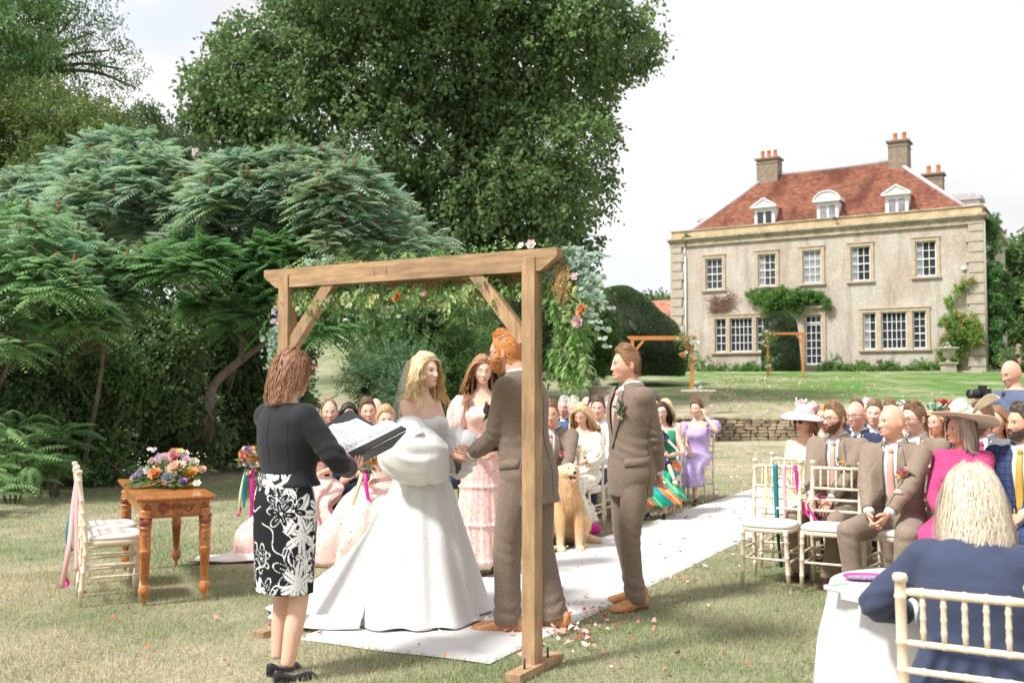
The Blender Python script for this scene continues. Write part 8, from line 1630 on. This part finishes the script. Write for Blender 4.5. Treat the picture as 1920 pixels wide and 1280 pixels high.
# ================================================================== ROUND TABLE in the foreground
RC = np.array([1.66, 3.86, 0]); rt = thing('round_table', 'small round table hidden under a long white cloth at the lower right', 'table', tuple(RC)); G().lathe([(.42, 0), (.42, .022), (.0, .022)], (0, 0, .712), 48).lathe([(.03, 0), (.03, .71)], n=12).lathe([(.22, 0), (.2, .03), (.03, .05)], n=24).build('tabletop', MAHOG, rt)
a = np.linspace(0, 2*np.pi, 220, endpoint=False); rings = []
for t in np.concatenate([np.linspace(0, 1, 8)*.42, ]): rings.append(np.stack([t*np.cos(a), t*np.sin(a), np.full(220, .739)+.001*np.sin(a*3)], 1))
ph = 5*vnoise(np.stack([np.cos(a)*2, np.sin(a)*2, 0*a], 1), 1, 3)
for t in np.linspace(.02, 1, 46): f_ = sst(0, .35, t); rr = .424+.050*t+f_*.030*np.sin(a*13+ph)+f_*.010*np.sin(a*29+2*ph+t*2); rings.append(np.stack([rr*np.cos(a), rr*np.sin(a), np.full(220, .738-.732*t)+.004*np.sin(a*13+ph)*t*0], 1))
g = G(); g.loft(rings, False); tc_ = solid(g.build('tablecloth', cloth('table_linen', (.64, .63, .65), .8, bump=(9, .25, .01)), None), .003, 1); tc_.location = tuple(RC); tc_['label'] = 'white floor-length tablecloth with soft folds over the small round table'; tc_['category'] = 'tablecloth'
def ontable(px, py): p = gp(px, py, .745); return p
GB = mat('pale_green_box', (.58, .64, .60), .7, noise=(12, .05)); q = ontable(1593, 1108); t = thing('box_lid', 'shallow pale grey-green box lid lying open on the white tablecloth', 'box', tuple(q), .5); g = G(); g.box((0, 0, .004), (.13, .13, .006)); [g.box(c, d) for c, d in (((0, -.063, .010), (.13, .004, .018)), ((0, .063, .010), (.13, .004, .018)), ((-.063, 0, .010), (.004, .122, .018)), ((.063, 0, .010), (.004, .122, .018)))]; g.build('tray', GB, t, smooth=False)
q = ontable(1632, 1124); t = thing('gift_box', 'pale green box with a small grey card on it, front of the round table', 'box', tuple(q), .55); bev(G().box((0, 0, .014), (.16, .13, .028)).build('carton', GB, t, smooth=False), .002); G().add([(-.05, -.02, .030), (.02, -.035, .031), (.035, .0, .032), (-.035, .015, .030)], np.array([[0, 1, 2, 3]])).build('card', mat('grey_card', (.42, .38, .37), .6), t)
q = ontable(1622, 1085); t = thing('cloth_purse', 'magenta patterned folded cloth purse on the round table', 'purse', tuple(q), -.1); V, F = sph(20, 8); V = np.sign(V)*np.abs(V)**.6*[.085, .035, .010]; G().add(V+[0, 0, .012], F).build('flap', mat('purse_pink', (.62, .04, .24), .6), t); V2 = V*[1.0, .8, .8]; G().add(V2+[.01, -.022, .012], F).build('panel', mat('purse_grey', (.26, .20, .30), .7, tex=spots_tex([(.6, .5, .6)], 90, .3)), t)
q = ontable(1660, 1100); t = thing('paper_note', 'pale yellow sheet of paper half under the green box', 'paper', tuple(q), .4); solid(G().add([(-.06, -.04, .002), (.06, -.04, .002), (.06, .05, .004), (-.06, .05, .002)], np.array([[0, 1, 2, 3]])).build('sheet', mat('yellow_paper', (.74, .64, .34), .7), t), .001)
# ================================================================== BOUQUETS
def bouquet(label, c, rib, seed):
    global r; r = np.random.default_rng(seed); t = thing('bouquet', label, 'bouquet', tuple(c)); pal = [ORG, ORG, WHI, PCH, HPK, ORG, (.45, .20, .5), PNK, YEL, ORG, WHI, ORG]
    for k in range(15): a = k*2.4; q = .085*math.sqrt(k/15); flowers(t, [(('dahlia', 'rose', 'small')[k % 3], pal[k % 12], (q*math.cos(a), -.035*(1-k/15)-.02, q*math.sin(a)), (.042, .038, .028)[k % 3])], face=(math.cos(a)*.5, -1, math.sin(a)*.5+.3))
    l = G(); n = 90; d = rdir(r, n)*[1, .5, 1]; d /= np.linalg.norm(d, axis=1)[:, None]; l.add(*leaves(r, d*.05+[0, .0, -.02], d, .08, .03, greens(r, n, (.08, .17, .06)))); l.build('foliage', LEAF, t, smooth=False)['kind'] = 'stuff'; G().tube([(0, 0, -.03), (0, -.01, -.20)], .016, 8).build('stems', mat('stem_green', (.12, .2, .07), .7), t)
    for i, (m, pts, w) in enumerate(rib): ribbon(t, pts, m, w, 'ribbon', i+seed)
c = ap(b1.Mw, b1.wri[-1]+np.array([.06, -.09, .12])); bouquet('orange and white bouquet with trailing pink and yellow ribbons held by the seated bridesmaid', c, [(MAGR, [(0, -.02, -.08), (.01, -.09, -.2), (.05, -.12, -.38), (.09, -.14, -.52)], .017), (LIME, [(-.02, -.02, -.08), (-.06, -.08, -.25), (-.11, -.10, -.42), (-.13, -.1, -.56)], .018), (MAGR, [(-.10, -.1, -.46), (-.12, -.1, -.54), (-.13, -.11, -.60)], .016)], 3)
c = ap(b2.Mw, b2.wri[-1]+np.array([-.01, -.05, .10])); bouquet('orange bouquet with teal and magenta ribbons peeping out left of the celebrant', c, [(TEAL, [(-.02, -.03, -.10), (-.04, -.05, -.26), (-.04, -.05, -.44)], .018), (MAGR, [(.02, -.03, -.10), (.03, -.05, -.3), (.03, -.05, -.58)], .019), (LIME, [(-.03, -.03, -.10), (-.07, -.05, -.3), (-.08, -.05, -.5)], .012), (MAGR, [(-.07, -.05, -.44), (-.09, -.05, -.52)], .014)], 4)
